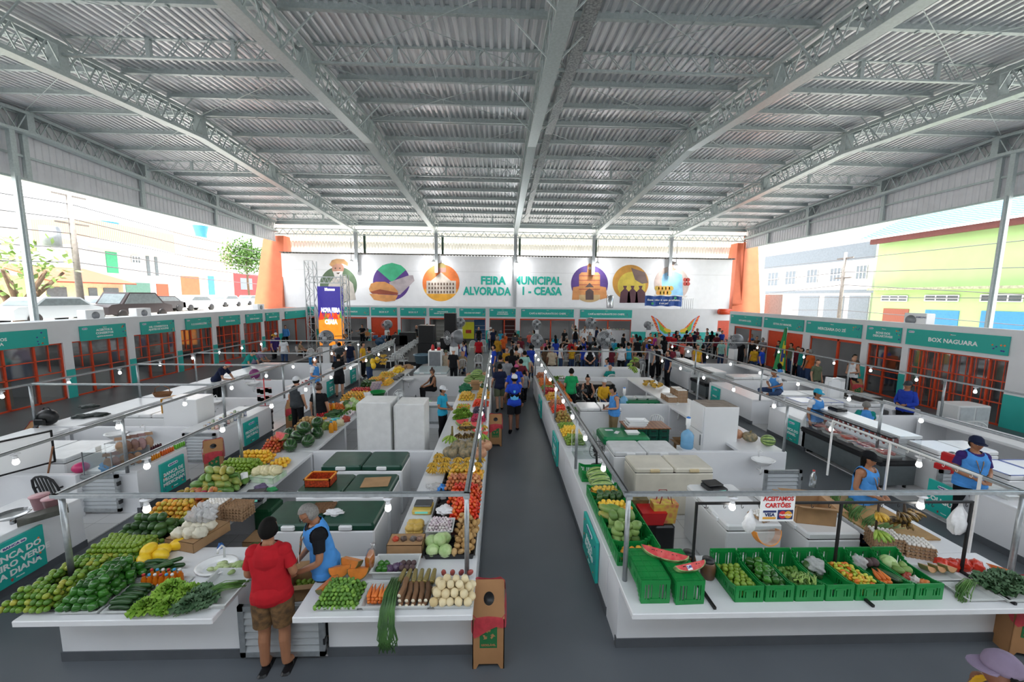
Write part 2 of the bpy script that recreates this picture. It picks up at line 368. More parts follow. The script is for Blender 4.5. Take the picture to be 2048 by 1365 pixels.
# ---------------------------------------------------------------- signs and shop rows
RF = random.Random(3)
def sign_board(name, label, w, h, lines, code, loc, rz, cat='sign', group=None, tsize=None, tw=None, vertical=False):
 b = MB(); b.box(-w/2, w/2, -.02, .02, -h/2, h/2)
 o = b.build(name, teal, None, loc, rz); tag(o, label, cat, group)
 tz = tsize or h*.2; tot = len(lines)
 for i, l in enumerate(lines):
  if l: text(l, tz*(1 if not (tot > 2 and i == 2 and not vertical) else .6), signw, o, (0 if tw is None else tw, -.022, ((tot-1)/2-i)*tz*1.05-(h*.06 if not vertical else .035)), width=None, bold=.03, lh=1)
 if code:
  p = MB(); pw, ph = (h*.34, h*.13) if not vertical else (w*.42, h*.09); r = ph/2; pts = []
  cx, cz = (-w/2+h*.3, h*.32) if not vertical else (0, h*.36)
  for k in range(16): a = 2*pi*k/16; pts.append((cx+(pw/2-r)*(1 if cos(a) > 0 else -1)+r*cos(a), cz+r*sin(a)))
  p.prism(pts, -.026, -.02); pl = p.build('number_plate', signw, o)
  text(code, ph*.75, purple, pl, (cx, -.03, cz), bold=.02, width=(pw*.8 if not vertical else pw*.85))
 # small crest with the city's name under or over the title
 cz = h*.34 if not vertical else -h*.4; cx = 0
 g = MB(); g.prism([(cx-h*.13, cz+h*.03), (cx-h*.09, cz+h*.03), (cx-h*.09, cz-h*.02), (cx-h*.11, cz-h*.05), (cx-h*.13, cz-h*.02)], -.025, -.02, 0)
 g.build('crest', mat('crest_red', 'A8454A', .5, var=0), o)
 text('Manaus', h*.09 if not vertical else h*.05, signw, o, (cx+h*.04, -.022, cz), bold=.01)
 # confetti squares
 q = MB()
 for k in range(7):
  sx = w/2*(.72+.24*RF.random()) if not vertical else w/2*RF.choice([-.8, .8, .7]); sz = h/2*(RF.random()*1.6-.8)
  a = RF.random()*3; s_ = h*(.035+.03*RF.random())*(1 if not vertical else .5)
  q.prism([(sx+s_*cos(a+j*pi/2), sz+s_*sin(a+j*pi/2)) for j in range(4)], -.025, -.02, k % 2)
 q.build('confetti_pattern', [purple, orangev], o)
 return o
inner = mat('shop_interior_wall', 'C4C5C6', .6, var=.05, scale=1)
def holes_wall(b, u0, u1, z1, hs, t=.15, mi=0, z0=0):
 hs = sorted(hs); u = u0
 for a, c, zb, zt in hs:
  if a > u: b.box(u, a, 0, t, z0, z1, mi)
  if zt < z1: b.box(a, c, 0, t, zt, z1, mi)
  if zb > z0: b.box(a, c, 0, t, z0, zb, mi)
  u = c
 if u < u1: b.box(u, u1, 0, t, z0, z1, mi)
 return b
DN = [0]
def opening(parent_loc, rz, a, c, zt, kind):
 DN[0] += 1; n = DN[0]; W = c-a
 M = Matrix.Translation(parent_loc) @ Matrix.Rotation(rz, 4, 'Z'); loc = M @ Vector(((a+c)/2, .06, 0))
 w2 = W/2
 if kind == 'shutter':
  b = MB(); nn = int(zt/.08)
  for i in range(nn): z = i*zt/nn; b.box(-w2, w2, 0, .02, z, z+zt/nn*.6); b.box(-w2, w2, .015, .03, z+zt/nn*.6, z+zt/nn)
  o = struct(b.build(f'door_{n}', orangep, None, loc, rz)); return
 if kind in ('open', 'dark'):
  b = MB(); b.box(-w2, w2, 0, .12, zt-.12, zt); b.box(-w2, -w2+.04, 0, .06, 0, zt); b.box(w2-.04, w2, 0, .06, 0, zt)
  if W > 2.2: b.box(w2*.1, w2*.1+.1, 0, .08, 0, zt)
  struct(b.build(f'door_{n}', orangep, None, loc, rz)); return
 b = MB(); f = .05
 b.box(-w2, w2, 0, .05, zt-f, zt); b.box(-w2, w2, 0, .05, 0, f); b.box(-w2, -w2+f, 0, .05, 0, zt); b.box(w2-f, w2, 0, .05, 0, zt)
 if kind == 'grid':
  nv = 3 if W > 1.7 else 2
  for i in range(1, nv): u = -w2+W*i/nv; b.box(u-.03, u+.03, 0, .05, 0, zt)
  for i in range(nv):
   if i != 1: u = -w2+W*(i+.5)/nv; b.box(u-.015, u+.015, .01, .04, zt*.52, zt)
  for z in (.36, .48, .72): b.box(-w2, w2, .0, .04, zt*z, zt*z+.035)
 else:
  nv = max(2, round(W/.55))
  for i in range(1, nv): u = -w2+W*i/nv; b.box(u-.025, u+.025, 0, .05, 0, zt)
  for i in range(nv*2):
   u = -w2+W*(i+.5)/(nv*2); b.box(u-.01, u+.01, .01, .03, 0, zt)
  for z in (.33, .66): b.box(-w2, w2, 0, .04, zt*z, zt*z+.035)
 o = struct(b.build(f'door_{n}', orangep, None, loc, rz))
 g = MB(); g.box(-w2+f, w2-f, .052, .058, f, zt-f); g.build('pane', glass, o)
def shop_row(side, loc, rz, u0, u1, ops, signs, zp=3.05, depth=4, sz=(2.08, 2.75), stripe=True):
 b = MB(); holes_wall(b, u0, u1, zp, [(a, c, 0, zt) for a, c, zt, k in ops]); struct(b.build(f'wall_{side}', white, None, loc, rz))
 # back room shell
 b = MB(); b.box(u0, u1, depth, depth+.12, 0, zp-.25, 0); b.box(u0, u1, .15, depth, zp-.3, zp-.2, 0)
 cuts = [u0]+[(ops[i][1]+ops[i+1][0])/2 for i in range(len(ops)-1)]+[u1-.1]
 for u in cuts: b.box(u, u+.1, .15, depth, 0, zp-.3, 0)
 struct(b.build(f'wall_{side}_rear', inner, None, loc, rz))
 if stripe:
  s = MB(); u = u0
  for a, c, zt, k in sorted(ops)+[(u1, u1, 0, '')]:
   if a-u > .12: s.box(u+.0, a-.0, -.012, 0, 0, 1.1)
   u = c
  struct(s.build(f'trim_{side}', tealp, None, loc, rz))
 for a, c, zt, k in ops: opening(loc, rz, a, c, zt, k)
 M = Matrix.Translation(loc) @ Matrix.Rotation(rz, 4, 'Z')
 for (a, c, lines, code, ts, what) in signs:
  p = M @ Vector(((a+c)/2, -.04, (sz[0]+sz[1])/2))
  sign_board('shop_sign', what, c-a, sz[1]-sz[0], lines, code, p, rz, group=None, tsize=(sz[1]-sz[0])*ts)
XW = 16.5
def ul(px, py): return at(px, py, -XW, 0).y
def ur(px, py): return -at(px, py, XW, 0).y
ops = [(ul(-60, 735), ul(129, 715), 2.15, 'grid')]
for p, q, k in ((147, 257, 'grid'), (270, 353, 'grid'), (363, 425, 'grid'), (433.5, 481, 'grid'), (488, 523, 'bars'), (529, 557, 'bars'), (564, 614, 'open')):
 ops.append((ul(p, 712-(p-147)*.15), ul(q, 712-(q-147)*.15), 2.15, k))
T = 'teal shop sign '
sg = []
for (p, q, ln, code, ts, what) in ((-150, 91, ['SERVIÇOS', 'ÁTICA'], 'BOX 23', .24, T+'with SERVIÇOS over ÁTICA, partly cut off by the frame'), (156, 248, ['ACERTOS &', 'CONSERTOS', 'AJUSTE DE ROUPAS'], 'BOX 22', .21, T+'reading ACERTOS & CONSERTOS'),
 (278, 345, ['DEL CONSERTOS &', 'AJUSTES DE ROUPAS'], 'BOX 21', .2, T+'reading DEL CONSERTOS & AJUSTES DE ROUPAS'), (368, 419, ['F. E CONFECÇÕES'], 'BOX 20', .22, T+'reading F. E CONFECÇÕES'), (436, 477, ['BIKINI DIANA'], 'BOX 19', .22, T+'reading BIKINI DIANA'),
 (489, 522, ['MÁRIO DO OURO'], 'BOX 18', .2, T+'reading MÁRIO DO OURO beside BIKINI DIANA sign'), (529, 556, ['MÁRIO DO OURO'], 'BOX 17', .2, T+'reading MÁRIO DO OURO beside the faded last sign'), (568, 608, [''], 'BOX 16', .2, T+'with faded text at the hall corner')):
 sg.append((ul(p, 655-(p-156)*.12), ul(q, 655-(q-156)*.12), ln, code, ts, what))
shop_row('left', (-XW, 0, 0), pi/2, 2, 33.5, ops, sg, zp=2.98, sz=(2.13, 2.72))
ops = []
for p, q, k in ((1468, 1523, 'open'), (1535, 1605, 'shutter'), (1619, 1722, 'open'), (1735, 1803, 'grid'), (1816, 2017, 'bars')):
 ops.append((ur(p, 662+(p-1468)*.12), ur(q, 662+(q-1468)*.12), 2.2, k))
sg = []
for (p, q, ln, code, ts, what) in ((1463, 1524, ['BOX SANTA LUZIA'], 'BOX 28', .24, T+'reading BOX SANTA LUZIA'), (1530, 1609, ['ESTIVA DO MANOEL'], 'BOX 27', .25, T+'reading ESTIVA DO MANOEL'), (1615, 1726, ['MERCEARIA DO ZÉ'], 'BOX 26', .3, T+'reading MERCEARIA DO ZÉ'),
 (1737, 1806, ['BOXE DOS', 'DESCARTÁVEIS'], 'BOX 25', .2, T+'reading BOXE DOS DESCARTÁVEIS'), (1817, 2025, ['BOX NAGUARA'], 'BOX 24', .34, T+'reading BOX NAGUARA')):
 sg.append((ur(p, 640+(p-1463)*.05), ur(q, 640+(q-1463)*.05), ln, code, ts, what))
shop_row('right', (XW, 0, 0), -pi/2, -27.2, -2, ops, sg, zp=3.2, sz=(2.35, 2.98))
YB = 33.5
def ub(px): return at(px, 640, YB, 1).x
ops = [(ub(p), ub(q), 2.15, k) for p, q, k in ((617, 630, 'dark'), (645, 734, 'open'), (742, 795, 'shutter'), (801, 850, 'dark'), (859, 971, 'open'), (979, 1031, 'open'), (1040, 1150, 'open'), (1157, 1263, 'open'), (1436, 1459, 'shutter'))]
sg = [(ub(p), ub(q), ln, code, ts, what) for p, q, ln, code, ts, what in ((617, 630, [''], '', .2, T+'sliver half hidden by the stage lattice tower'), (658, 739, ['LANCHE 2 IRMÃOS'], 'BOX 01', .25, T+'reading LANCHE 2 IRMÃOS beside the stage screen'), (743, 794, ['BOX K F'], 'BOX 02', .3, T+'reading BOX K F over the orange shutter'),
 (801, 853, ['BOX K F'], 'BOX 03', .3, T+'reading BOX K F over the dark doorway'), (859, 912, ['LANCHONETE', 'MANIA DE COMER BEM'], 'BOX 04', .2, T+'reading LANCHONETE MANIA DE COMER BEM'), (919, 971, ['DELICIAS GOURMET'], 'BOX 05', .22, T+'reading DELICIAS GOURMET'),
 (979, 1031, ['LANCHE DO', 'ACONCHEGO'], 'BOX 06', .22, T+'reading LANCHE DO ACONCHEGO'), (1042, 1147, ['CAFÉ & RESTAURANTE DO CHEFE'], 'BOX 07', .3, T+'reading CAFÉ & RESTAURANTE DO CHEFE beside the ACONCHEGO sign'), (1160, 1263, ['CAFÉ & RESTAURANTE DO CHEFE'], 'BOX 08', .3, T+'reading CAFÉ & RESTAURANTE DO CHEFE beside the painted wings'))]
shop_row('back', (0, YB, 0), 0, -16.5, 19.5, ops, sg, zp=3.15, sz=(2.3, 3.0))
# upper mural wall
YM = 37.5
def um(px, py): p = at(px, py, YM, 1); return p.x, p.z
b = MB(); b.box(-20.6, 22.6, YM, YM+.2, 2.8, 7.85); struct(b.build('wall_back', white))
b = MB(); b.box(-20.6, 22.6, YM-.01, YM, 6.35, 6.38); struct(b.build('trim_back_joint', mat('joint_grey', 'C9CACB', .7, var=0)))  # thin grey strip along the joint of the mural wall
b = MB(); x = -20.4
while x < 22.6: b.box(x, x+.16, YM-.35, YM+.5, 7.85, 7.93); x += .3
b.box(-20.6, 22.6, YM-.3, YM+.5, 7.93, 7.97); struct(b.build('trim_back_eave', mat('eave_dark', '6E6A64', .7)))
# cream cladding gable behind
b = MB(); x = -25
while x < 27: b.box(x, x+.2, YM+3.0, YM+3.06, 8.7, 13); b.box(x+.2, x+.3, YM+3.03, YM+3.06, 8.7, 13); x += .3
struct(b.build('wall_back_upper', mat('cream_cladding', 'D8D2C4', .5, var=.05, scale=1)))
b = MB()
for z in (9.4, 10.4): b.box(-25, 27, YM+2.85, YM+2.98, z, z+.06)
b.build('rail', galv, bpy.data.objects['wall_back_upper'])
# rear columns, ties and flood lamps
for i in range(1, 6):
 x = TX[i]; lab = f'{ORD[i]} roof truss'
 b = MB(); b.box(-.14, .14, -.2, .1, 6.2 if i in (1, 2, 4, 5) else 2.95, rz_(YM)-.9); t = b.build('steel_column', galvl, None, (x, YM-.35, 0)); tag(t, f'square steel column against the mural wall under the {lab}', 'column')
 g = MB(); g.tube([(x+.45, YM+.6, 7.9), (x+.45, YM+.6, 9.8)], .12); tag(g.build('drain_pipe', mat('dark_green_paint', '23402F', .5)), f'dark green drain pipe above the mural beside the {lab}', 'pipe')
 g = MB();
 for k in range(6): g.bar((x+.0+(k % 2)*.3, YM+.3, 7.9+k*.3), (x+.3-(k % 2)*.3, YM+.3, 8.2+k*.3), .05)
 tag(g.build('column_bracing', galv), f'zigzag column bracing above the mural beside the {lab}', 'brace')
 p = at({1: 703, 2: 867, 3: 1033, 4: 1195, 5: 1352}[i], {1: 525, 2: 526, 3: 528, 4: 529, 5: 533}[i], YM-1.2, 1)
 t = thing('flood_lamp', f'round lit flood lamp hanging before the mural under the {lab}', 'lamp', p, 0)
 g = MB(); g.tube([(0, 0, 2.2), (0, 0, .3)], .02); g.build('stem', blackm, t)
 g = MB(); g.lathe([(.06, .3), (.14, .2), (.24, .05)], 14); g.build('lamp_housing', white, t)
 ld = bpy.data.lights.new('flood_light', 'POINT'); ld.energy = 110; ld.shadow_soft_size = .2; lo = bpy.data.objects.new('flood_light', ld); COL.objects.link(lo); lo.parent = t; lo.location = (0, -.05, -.3)
 g = MB(); g.ball((0, 0, 0), .2, 12); g.build('lamp_globe', mat('flood_glow', 'FFFFFF', .3, var=0, emit=25), t)
tieb = MB()
nn = 60
for z in (9.55, 10.05): tieb.box(NX0, NX1, YM-.3, YM-.2, z, z+.07)
for j in range(nn*2):
 dx = (NX1-NX0)/nn/2; tieb.bar((NX0+dx*j, YM-.25, 9.58 if j % 2 else 10.08), (NX0+dx*(j+1), YM-.25, 10.08 if j % 2 else 9.58), .05)
tag(tieb.build('tie_truss', galv), 'long light lattice tie truss across the far end above the mural', 'truss')
tieb = MB(); tieb.box(NX0, NX1, YM-.15, YM+.15, 10.5, 10.75); tag(tieb.build('eave_beam', galv), 'grey eave beam across the far end under the roof edge', 'beam')
# mural lettering and medallions
mt = MB(); mt.box(-.01, .01, 0, .01, -.01, .01)
mx, mz = um(1040, 575)
mr = thing('mural_title', 'large teal painted title FEIRA MUNICIPAL ALVORADA 1 - CEASA on the white wall', 'mural', (0, YM-.02, 0))
ttm = mat('mural_teal', '1FAF9C', .5, var=0)
for s, pl, pr, py in (('FEIRA', 961, 1011, 562), ('MUNICIPAL', 1027, 1123, 562), ('ALVORADA', 926, 1022, 583), ('1 - CEASA', 1043, 1122, 583)):
 a, z = um(pl, py); c, _ = um(pr, py); text(s, 1.05, ttm, mr, ((a+c)/2, 0, z), bold=.04, width=c-a, depth=.01)
def poly(b, pts, d, mi):  # pixels on the wall traced into a thin painted patch
 w = [um(*p) for p in pts]; b.prism([(x, z) for x, z in w], YM-.012-d*.004, YM-.002, mi)
def disc(b, cx, cy, r, d, mi, a0=0, a1=360, n=40):
 poly(b, [(cx+r*cos(R(a0+(a1-a0)*k/n)), cy+r*sin(R(a0+(a1-a0)*k/n))) for k in range(n if a1-a0 == 360 else n+1)], d, mi)
V = lambda n, c: mat('mural_'+n, c, .6, var=.12, scale=1.5)
mg = [V('green', '5E7458'), V('straw', 'C6996A'), V('skin', 'BE8D78'), V('shirt', 'C9C2B9'), V('beard', 'E2DEDA'), V('shade', '5B4A40')]
b = MB(); disc(b, 677, 571, 37, 0, 0); poly(b, [(655, 604), (657, 570), (668, 555), (690, 552), (706, 568), (712, 600), (700, 601), (678, 606)], 1, 3)
disc(b, 676, 538, 12, 2, 2, n=20); poly(b, [(666, 543), (686, 543), (684, 553), (676, 560), (669, 553)], 3, 4); disc(b, 671, 537, 1.6, 4, 5, n=8); disc(b, 680, 537, 1.6, 4, 5, n=8); poly(b, [(672, 546), (681, 545), (677, 549)], 4, 5)
poly(b, [(659, 530), (664, 521), (674, 518), (688, 519), (696, 526), (696, 533), (686, 528), (672, 528), (664, 534)], 5, 1)
tag(b.build('mural_medallion', mg), 'round mural painting of a smiling bearded farmer in a straw hat', 'mural')
b = MB(); disc(b, 783, 564, 37, 0, 0); poly(b, [(755, 540), (812, 540), (784, 565)], 1, 1); poly(b, [(755, 540), (765, 531), (784, 526), (802, 531), (812, 540)], 1, 1)
poly(b, [(778, 565), (818, 551), (826, 551), (829, 562), (800, 590), (790, 590)], 2, 2)
poly(b, [(738, 578), (742, 568), (752, 564), (770, 564), (786, 572), (797, 584), (790, 587), (740, 584)], 3, 3); poly(b, [(740, 584), (760, 579), (797, 586), (795, 590), (745, 588)], 4, 4); poly(b, [(739, 588), (796, 591), (790, 602), (772, 604), (748, 600)], 5, 3)
tag(b.build('mural_medallion', [V('violet', '5B3A8C'), V('mint', '45B98A'), V('foil', 'B9AEB2'), V('bun', 'D9985A'), V('filling', '9A4A30')]), 'round mural painting of a sandwich and a wrapped roll on violet and green', 'mural')
b = MB(); disc(b, 882, 566, 37, 0, 0); disc(b, 882, 566, 37, 1, 1, 20, 160); poly(b, [(853, 562), (912, 562), (912, 588), (853, 588)], 2, 2); poly(b, [(862, 562), (882, 545), (902, 562)], 3, 2); poly(b, [(872, 545), (872, 536), (892, 536), (892, 545)], 3, 3)
disc(b, 882, 536, 10, 4, 4, 180, 360, 16); poly(b, [(881, 527), (883, 527), (882.3, 519)], 4, 5)
for r_ in range(3):
 for k in range(9): x = 857+k*6; poly(b, [(x, 566+r_*8), (x+3, 566+r_*8), (x+3, 571+r_*8), (x, 571+r_*8)], 5, 5)
tag(b.build('mural_medallion', [V('orange', 'F08040'), V('gold', 'F2B13C'), V('cream', 'D9CDC0'), V('rose', 'B9847A'), V('dome', 'A08C50'), V('dark', '6B5548')]), 'round mural painting of a domed theatre on an orange disc', 'mural')
b = MB(); disc(b, 1179, 568, 37, 0, 0); disc(b, 1179, 568, 37, 1, 4, 35, 145); poly(b, [(1158, 590), (1158, 550), (1163, 545), (1196, 545), (1200, 550), (1200, 590)], 2, 1); poly(b, [(1144, 600), (1146, 575), (1158, 573), (1158, 600)], 2, 1); poly(b, [(1200, 573), (1212, 575), (1214, 596), (1200, 600)], 2, 1)
poly(b, [(1174, 545), (1175, 531), (1179, 527), (1184, 531), (1185, 545)], 3, 1); disc(b, 1179.5, 537, 3, 4, 3, n=12); poly(b, [(1171, 600), (1171, 583), (1179, 577), (1187, 583), (1187, 600)], 4, 2); poly(b, [(1170, 575), (1179, 566), (1188, 575)], 4, 2)
for k in range(4): poly(b, [(1158, 551+k*9), (1200, 551+k*9), (1200, 553+k*9), (1158, 553+k*9)], 3, 5)
tag(b.build('mural_medallion', [V('indigo', '5A4088'), V('ochre', 'D4925A'), V('door', '5C4A48'), V('clock', 'E6E0D6'), V('sand', 'CDAF80'), V('brick', 'B0604A')]), 'round mural painting of a brick market hall with a clock tower on purple', 'mural')
b = MB(); disc(b, 1261, 566, 36, 0, 0); disc(b, 1263, 572, 28, 1, 1, n=28); poly(b, [(1262, 536), (1290, 545), (1296, 566), (1284, 568), (1270, 560)], 2, 2)
for x in (1250, 1265, 1281): poly(b, [(x-11, 606), (x-9, 585), (x-2, 578), (x-4, 572), (x+4, 572), (x+2, 578), (x+9, 585), (x+11, 606)], 3, 3)
tag(b.build('mural_medallion', [V('amber', 'C9923E'), V('pulp', 'D9C14E'), V('cup', '7A6560'), V('acai', '5E3A44')]), 'round mural painting of yellow pulp with dark tied bags of juice', 'mural')
b = MB(); disc(b, 1343, 568, 35, 0, 0); poly(b, [(1325, 596), (1323, 560), (1326, 549), (1336, 544), (1352, 544), (1364, 550), (1366, 594)], 1, 1); disc(b, 1345, 533, 9, 2, 2, n=18); poly(b, [(1337, 530), (1338, 525), (1345, 523), (1352, 525), (1353, 530)], 3, 3)
for k in range(9): disc(b, 1314+(k % 5)*7+(k//5)*3, 577+(k//5)*9, 5, 4, 4+k % 2, n=10)
for k in range(4): disc(b, 1370+(k % 2)*6, 560+(k//2)*8, 4, 4, 6, n=10)
poly(b, [(1308, 590), (1375, 592), (1366, 600), (1316, 600)], 5, 7)
tag(b.build('mural_medallion', [V('backdrop', 'C9B6AE'), V('vest', '8FC4E8'), V('face', 'B98E7C'), V('hair', '4A423E'), V('papaya', 'C8A545'), V('mango', 'E0A24A'), V('tomato', 'B5433A'), V('tray', 'D8D2CC')]), 'round mural painting of a man in a light blue vest behind fruit', 'mural')
# painted wings on the shop wall
def wpt(px, py): p = at(px, py, YB-.02, 1); return p.x, p.z
wb = MB()
def wpoly(pts, d, mi): wb.prism([wpt(*p) for p in pts], YB-.012-d*.004, YB-.001, mi)
for s_ in (-1, 1):
 cx = 1351
 for k in range(13):
  t_ = k/12; bx, by = 18+24*(1-t_), 668-26*(1-t_)*1.1; ex, ey = 26+20*(1-t_)+3, 676-44*(1-t_)
  bx, by, ex, ey = 12+22*(1-t_), 664-22*(1-t_), 30+18*(1-t_), 676-43*(1-t_)
  wpoly([(cx+s_*bx, by-2), (cx+s_*ex, ey-1.5), (cx+s_*(ex+1), ey), (cx+s_*ex, ey+1.5), (cx+s_*bx, by+2)], k % 2, k % 2)
 wpoly([(cx+s_*44, 633), (cx+s_*38, 640), (cx+s_*28, 655), (cx+s_*14, 664), (cx+s_*4, 667), (cx+s_*8, 674), (cx+s_*20, 674), (cx+s_*32, 664), (cx+s_*36, 650)], 2, 2)
 wpoly([(cx+s_*36, 643), (cx+s_*25, 655), (cx+s_*10, 663), (cx+s_*10, 668), (cx+s_*22, 668), (cx+s_*31, 660), (cx+s_*33, 650)], 3, 3)
 wpoly([(cx+s_*22, 656), (cx+s_*10, 660), (cx+s_*9, 665), (cx+s_*18, 665), (cx+s_*24, 660)], 4, 4)
wing = wb.build('wing_mural', [mat('feather_red', 'DB3B22', .5, var=0), mat('feather_orange', 'F07E22', .5, var=0), mat('feather_blue', '7DC4EE', .5, var=0), mat('feather_green', '7DBB3F', .5, var=0), mat('feather_yellow', 'F4C430', .5, var=0)])
tag(wing, 'pair of painted colourful wings in red, blue, green and yellow', 'mural')
# cloth banner on the shop roof
p0, p1 = at(1289, 592, YB+.1, 1), at(1362, 613, YB+.1, 1); bw, bh = p1.x-p0.x, p0.z-p1.z
g = MB(); nx = 20
vs = [(-bw/2+bw*i/nx, .05*sin(i*1.3)+(.03 if j else 0), (bh/2 if j else -bh/2)+.03*sin(i*.9)) for j in (0, 1) for i in range(nx+1)]
g.add(vs, [(i, i+1, nx+2+i, nx+1+i) for i in range(nx)]); bn = g.build('banner', mat('blue_banner', '2456A8', .6, var=.1, scale=2), None, ((p0.x+p1.x)/2, YB-.05, (p0.z+p1.z)/2)); tag(bn, 'blue cloth banner Esse não é um prefeito, é um pai! on the shop roof', 'banner')
text('Esse não é um prefeito,', bh*.25, signw, bn, (0, -.08, bh*.1), width=bw*.88, bold=.02); text('é um pai!', bh*.25, signw, bn, (0, -.08, -bh*.22), bold=.02)
for q in (-.3, .3): g = MB(); g.prism([(bw*q+bh*.13*cos(k*pi/6), (-.25 if q < 0 else .33)*bh+bh*.13*sin(k*pi/6)) for k in range(12)], -.085, -.08); g.build('round_emblem', mat('emblem_green', '2FA36A', .5, var=0), bn)
g = MB()
for k in range(7): x = at(1362+k*4, 600, YB+.3, 1).x; g.tube([(x, YB+.3, 3.15), (x, YB+.3, 4.1)], .015)
g.bar((at(1362, 600, YB+.3, 1).x, YB+.3, 4.1), (at(1386, 600, YB+.3, 1).x, YB+.3, 4.1), .03)
tag(g.build('metal_railing', steel), 'small metal railing on the shop roof beside the blue banner', 'railing')
g = MB(); g.lathe([(.28, 0), (.3, .1), (.3, 1.1), (.2, 1.2)], 14); tag(g.build('roof_flue', steel, None, (at(1220, 600, YB+1, 1).x, YB+1, 3.1)), 'round steel flue standing on the shop roof below the brick hall mural', 'flue')
g = MB(); g.tube([(at(1437, 624, YB-.3, 1).x, YB-.35, 2.95), (at(1461, 624, YB-.3, 1).x, YB-.35, 2.95)], .25, 12); tag(g.build('shutter_roll', orangep), 'orange roller shutter drum at the passage beside the painted wings', 'shutter')
# ---------------------------------------------------------------- stall islands
def counter(x0, x1, y0, y1, side, label, over=(0, 0, 0, 0), shelf=True):
 """masonry counter: outer wall on 'side', slab over, piers; over = overhang (-x,+x,-y,+y)"""
 t = thing('market_counter', label, 'counter', ((x0+x1)/2, (y0+y1)/2, 0)); w, d = (x1-x0)/2, (y1-y0)/2
 b = MB(); th = .1
 def w_(a, c, e, f, z0, z1, mi=0): b.box(a, c, e, f, z0, z1, mi)
 segs = {'L': (-w, -w+th, -d, d), 'R': (w-th, w, -d, d), 'F': (-w, w, -d, -d+th), 'B': (-w, w, d-th, d)}
 for s_ in side: w_(*segs[s_], 0, .77)
 if 'L' in side or 'R' in side:
  b.box(-w+.1 if 'L' in side else -w+.02, w-.1 if 'R' in side else w-.02, -d, -d+.1, 0, .765); b.box(-w+.1 if 'L' in side else -w+.02, w-.1 if 'R' in side else w-.02, d-.1, d, 0, .765)
  if d > 1.4: b.box(-w+.1, w-.1, -.05, .05, 0, .765)
 else: b.box(-w+.004, -w+.1, -d+.1, d, 0, .765); b.box(w-.1, w-.004, -d+.1, d, 0, .765)
 b.build('body', white, t)
 b = MB(); b.rbox(-w-over[0], w+over[1], -d-over[2], d+over[3], .77, .83, .008); b.build('worktop', slabm, t)
 b = MB()
 for s_ in side:
  a, c, e, f = segs[s_]; g = .012; b.box(a-(g if s_ != 'R' else -.05), c+(g if s_ != 'L' else -.05), e-(g if s_ != 'B' else -.05), f+(g if s_ != 'F' else -.05), 0, .115)
 b.build('plinth', greyp, t); return t
PN = [0]
def partition(x0, x1, y, label, h=.83, t=.1):
 PN[0] += 1; b = MB(); b.rbox(x0, x1, y-t/2, y+t/2, 0, h, .008); return struct(b.build(f'wall_partition_{PN[0]}', white))
def gate(loc, w, h, rz, label):
 t = thing('louvre_gate', label, 'gate', loc, rz); b = MB(); f = .06
 b.box(0, w, -.02, .02, 0, f); b.box(0, w, -.02, .02, h-f, h); b.box(0, f, -.02, .02, 0, h); b.box(w-f, w, -.02, .02, 0, h); b.build('gate_frame', galvl, t)
 b = MB(); n = int((h-.1)/.075)
 for i in range(n): z = f+(h-2*f)*i/n; b.add([(f, -.015, z), (w-f, -.015, z), (w-f, .015, z+.07), (f, .015, z+.07), (f, -.011, z), (w-f, -.011, z), (w-f, .019, z+.07), (f, .019, z+.07)], [(0, 1, 2, 3), (7, 6, 5, 4), (0, 4, 5, 1), (2, 6, 7, 3)])
 b.build('louvre_slats', mat('pale_louvre', 'A9AEB2', .45, .2, var=.02), t)
 for z in (.15, h-.2): b = MB(); b.box(w-.012, w+.012, -.03, .03, z, z+.07); b.build('hinge', black, t)
 return t
def tiled(x0, x1, y0, y1, n):
 b = MB(); b.box(x0, x1, y0, y1, 0, .02); struct(b.build(f'floor_tiles_{n}', tile))
tiled(-4.8, -.3, 4.0, 17.5, 1); tiled(1.45, 6.15, 4.2, 15.4, 2); tiled(-11.1, -6.72, 1.4, 18.3, 3); tiled(8.3, 12.6, 2.5, 19, 4)
CL = 'white masonry counter '
counter(-4.85, -3.87, 4.76, 7.85, 'L', CL+'under papayas, mangoes and the egg trays')
counter(-4.85, -3.87, 7.86, 11.6, 'L', CL+'under the watermelons and potatoes, banca row by the drinks aisle')
counter(-4.85, -3.87, 11.61, 15.35, 'L', CL+'under red peppers and purple packed eggs')
counter(-4.85, -3.87, 15.36, 17.7, 'L', CL+'at the band end of the produce row')
gx0, gx1 = at(481, 1322, 0).x, at(655, 1322, 0).x
counter(-4.83, gx0, 4.0, 4.75, 'F', CL+'with limes and lettuce facing the red-shirted man', over=(.0, 0, .38, 0))
counter(gx1, -.28, 4.0, 4.55, 'F', CL+'with cassava and white roots beside the louvred gate', over=(.18, .02, .38, 0))
counter(-1.38, -.28, 4.56, 7.9, 'R', CL+'under tomatoes and pumpkins along the central aisle')
counter(-1.38, -.28, 7.91, 11.6, 'R', CL+'under lettuce and radishes along the central aisle')
counter(-1.38, -.28, 11.61, 15.4, 'R', CL+'under long green watermelons along the central aisle')
for y in (7.86, 11.6, 15.42): partition(-3.87, -1.38, y, '')
gate((gx0+.02, 3.96, .06), gx1-gx0-.04, .62, 0, 'grey louvred gate behind the man in the red shirt')
gate((at(838, 800, 11.5, 1).x, 11.5, .2), 1.1, .55, 0, 'grey louvred panel behind the woman with the hair bun')
counter(1.40, 6.2, 4.05, 4.5, 'F', CL+'with green crates and banana rack facing the camera', over=(0, .05, .45, 0))
counter(1.40, 2.05, 4.51, 7.8, 'L', CL+'under green fruit crates along the central aisle')
counter(1.40, 2.05, 7.81, 11.5, 'L', CL+'under trays of limes and mangoes along the central aisle')
counter(1.40, 2.3, 11.51, 15.5, 'L', CL+'under carrots, onions and chillies')
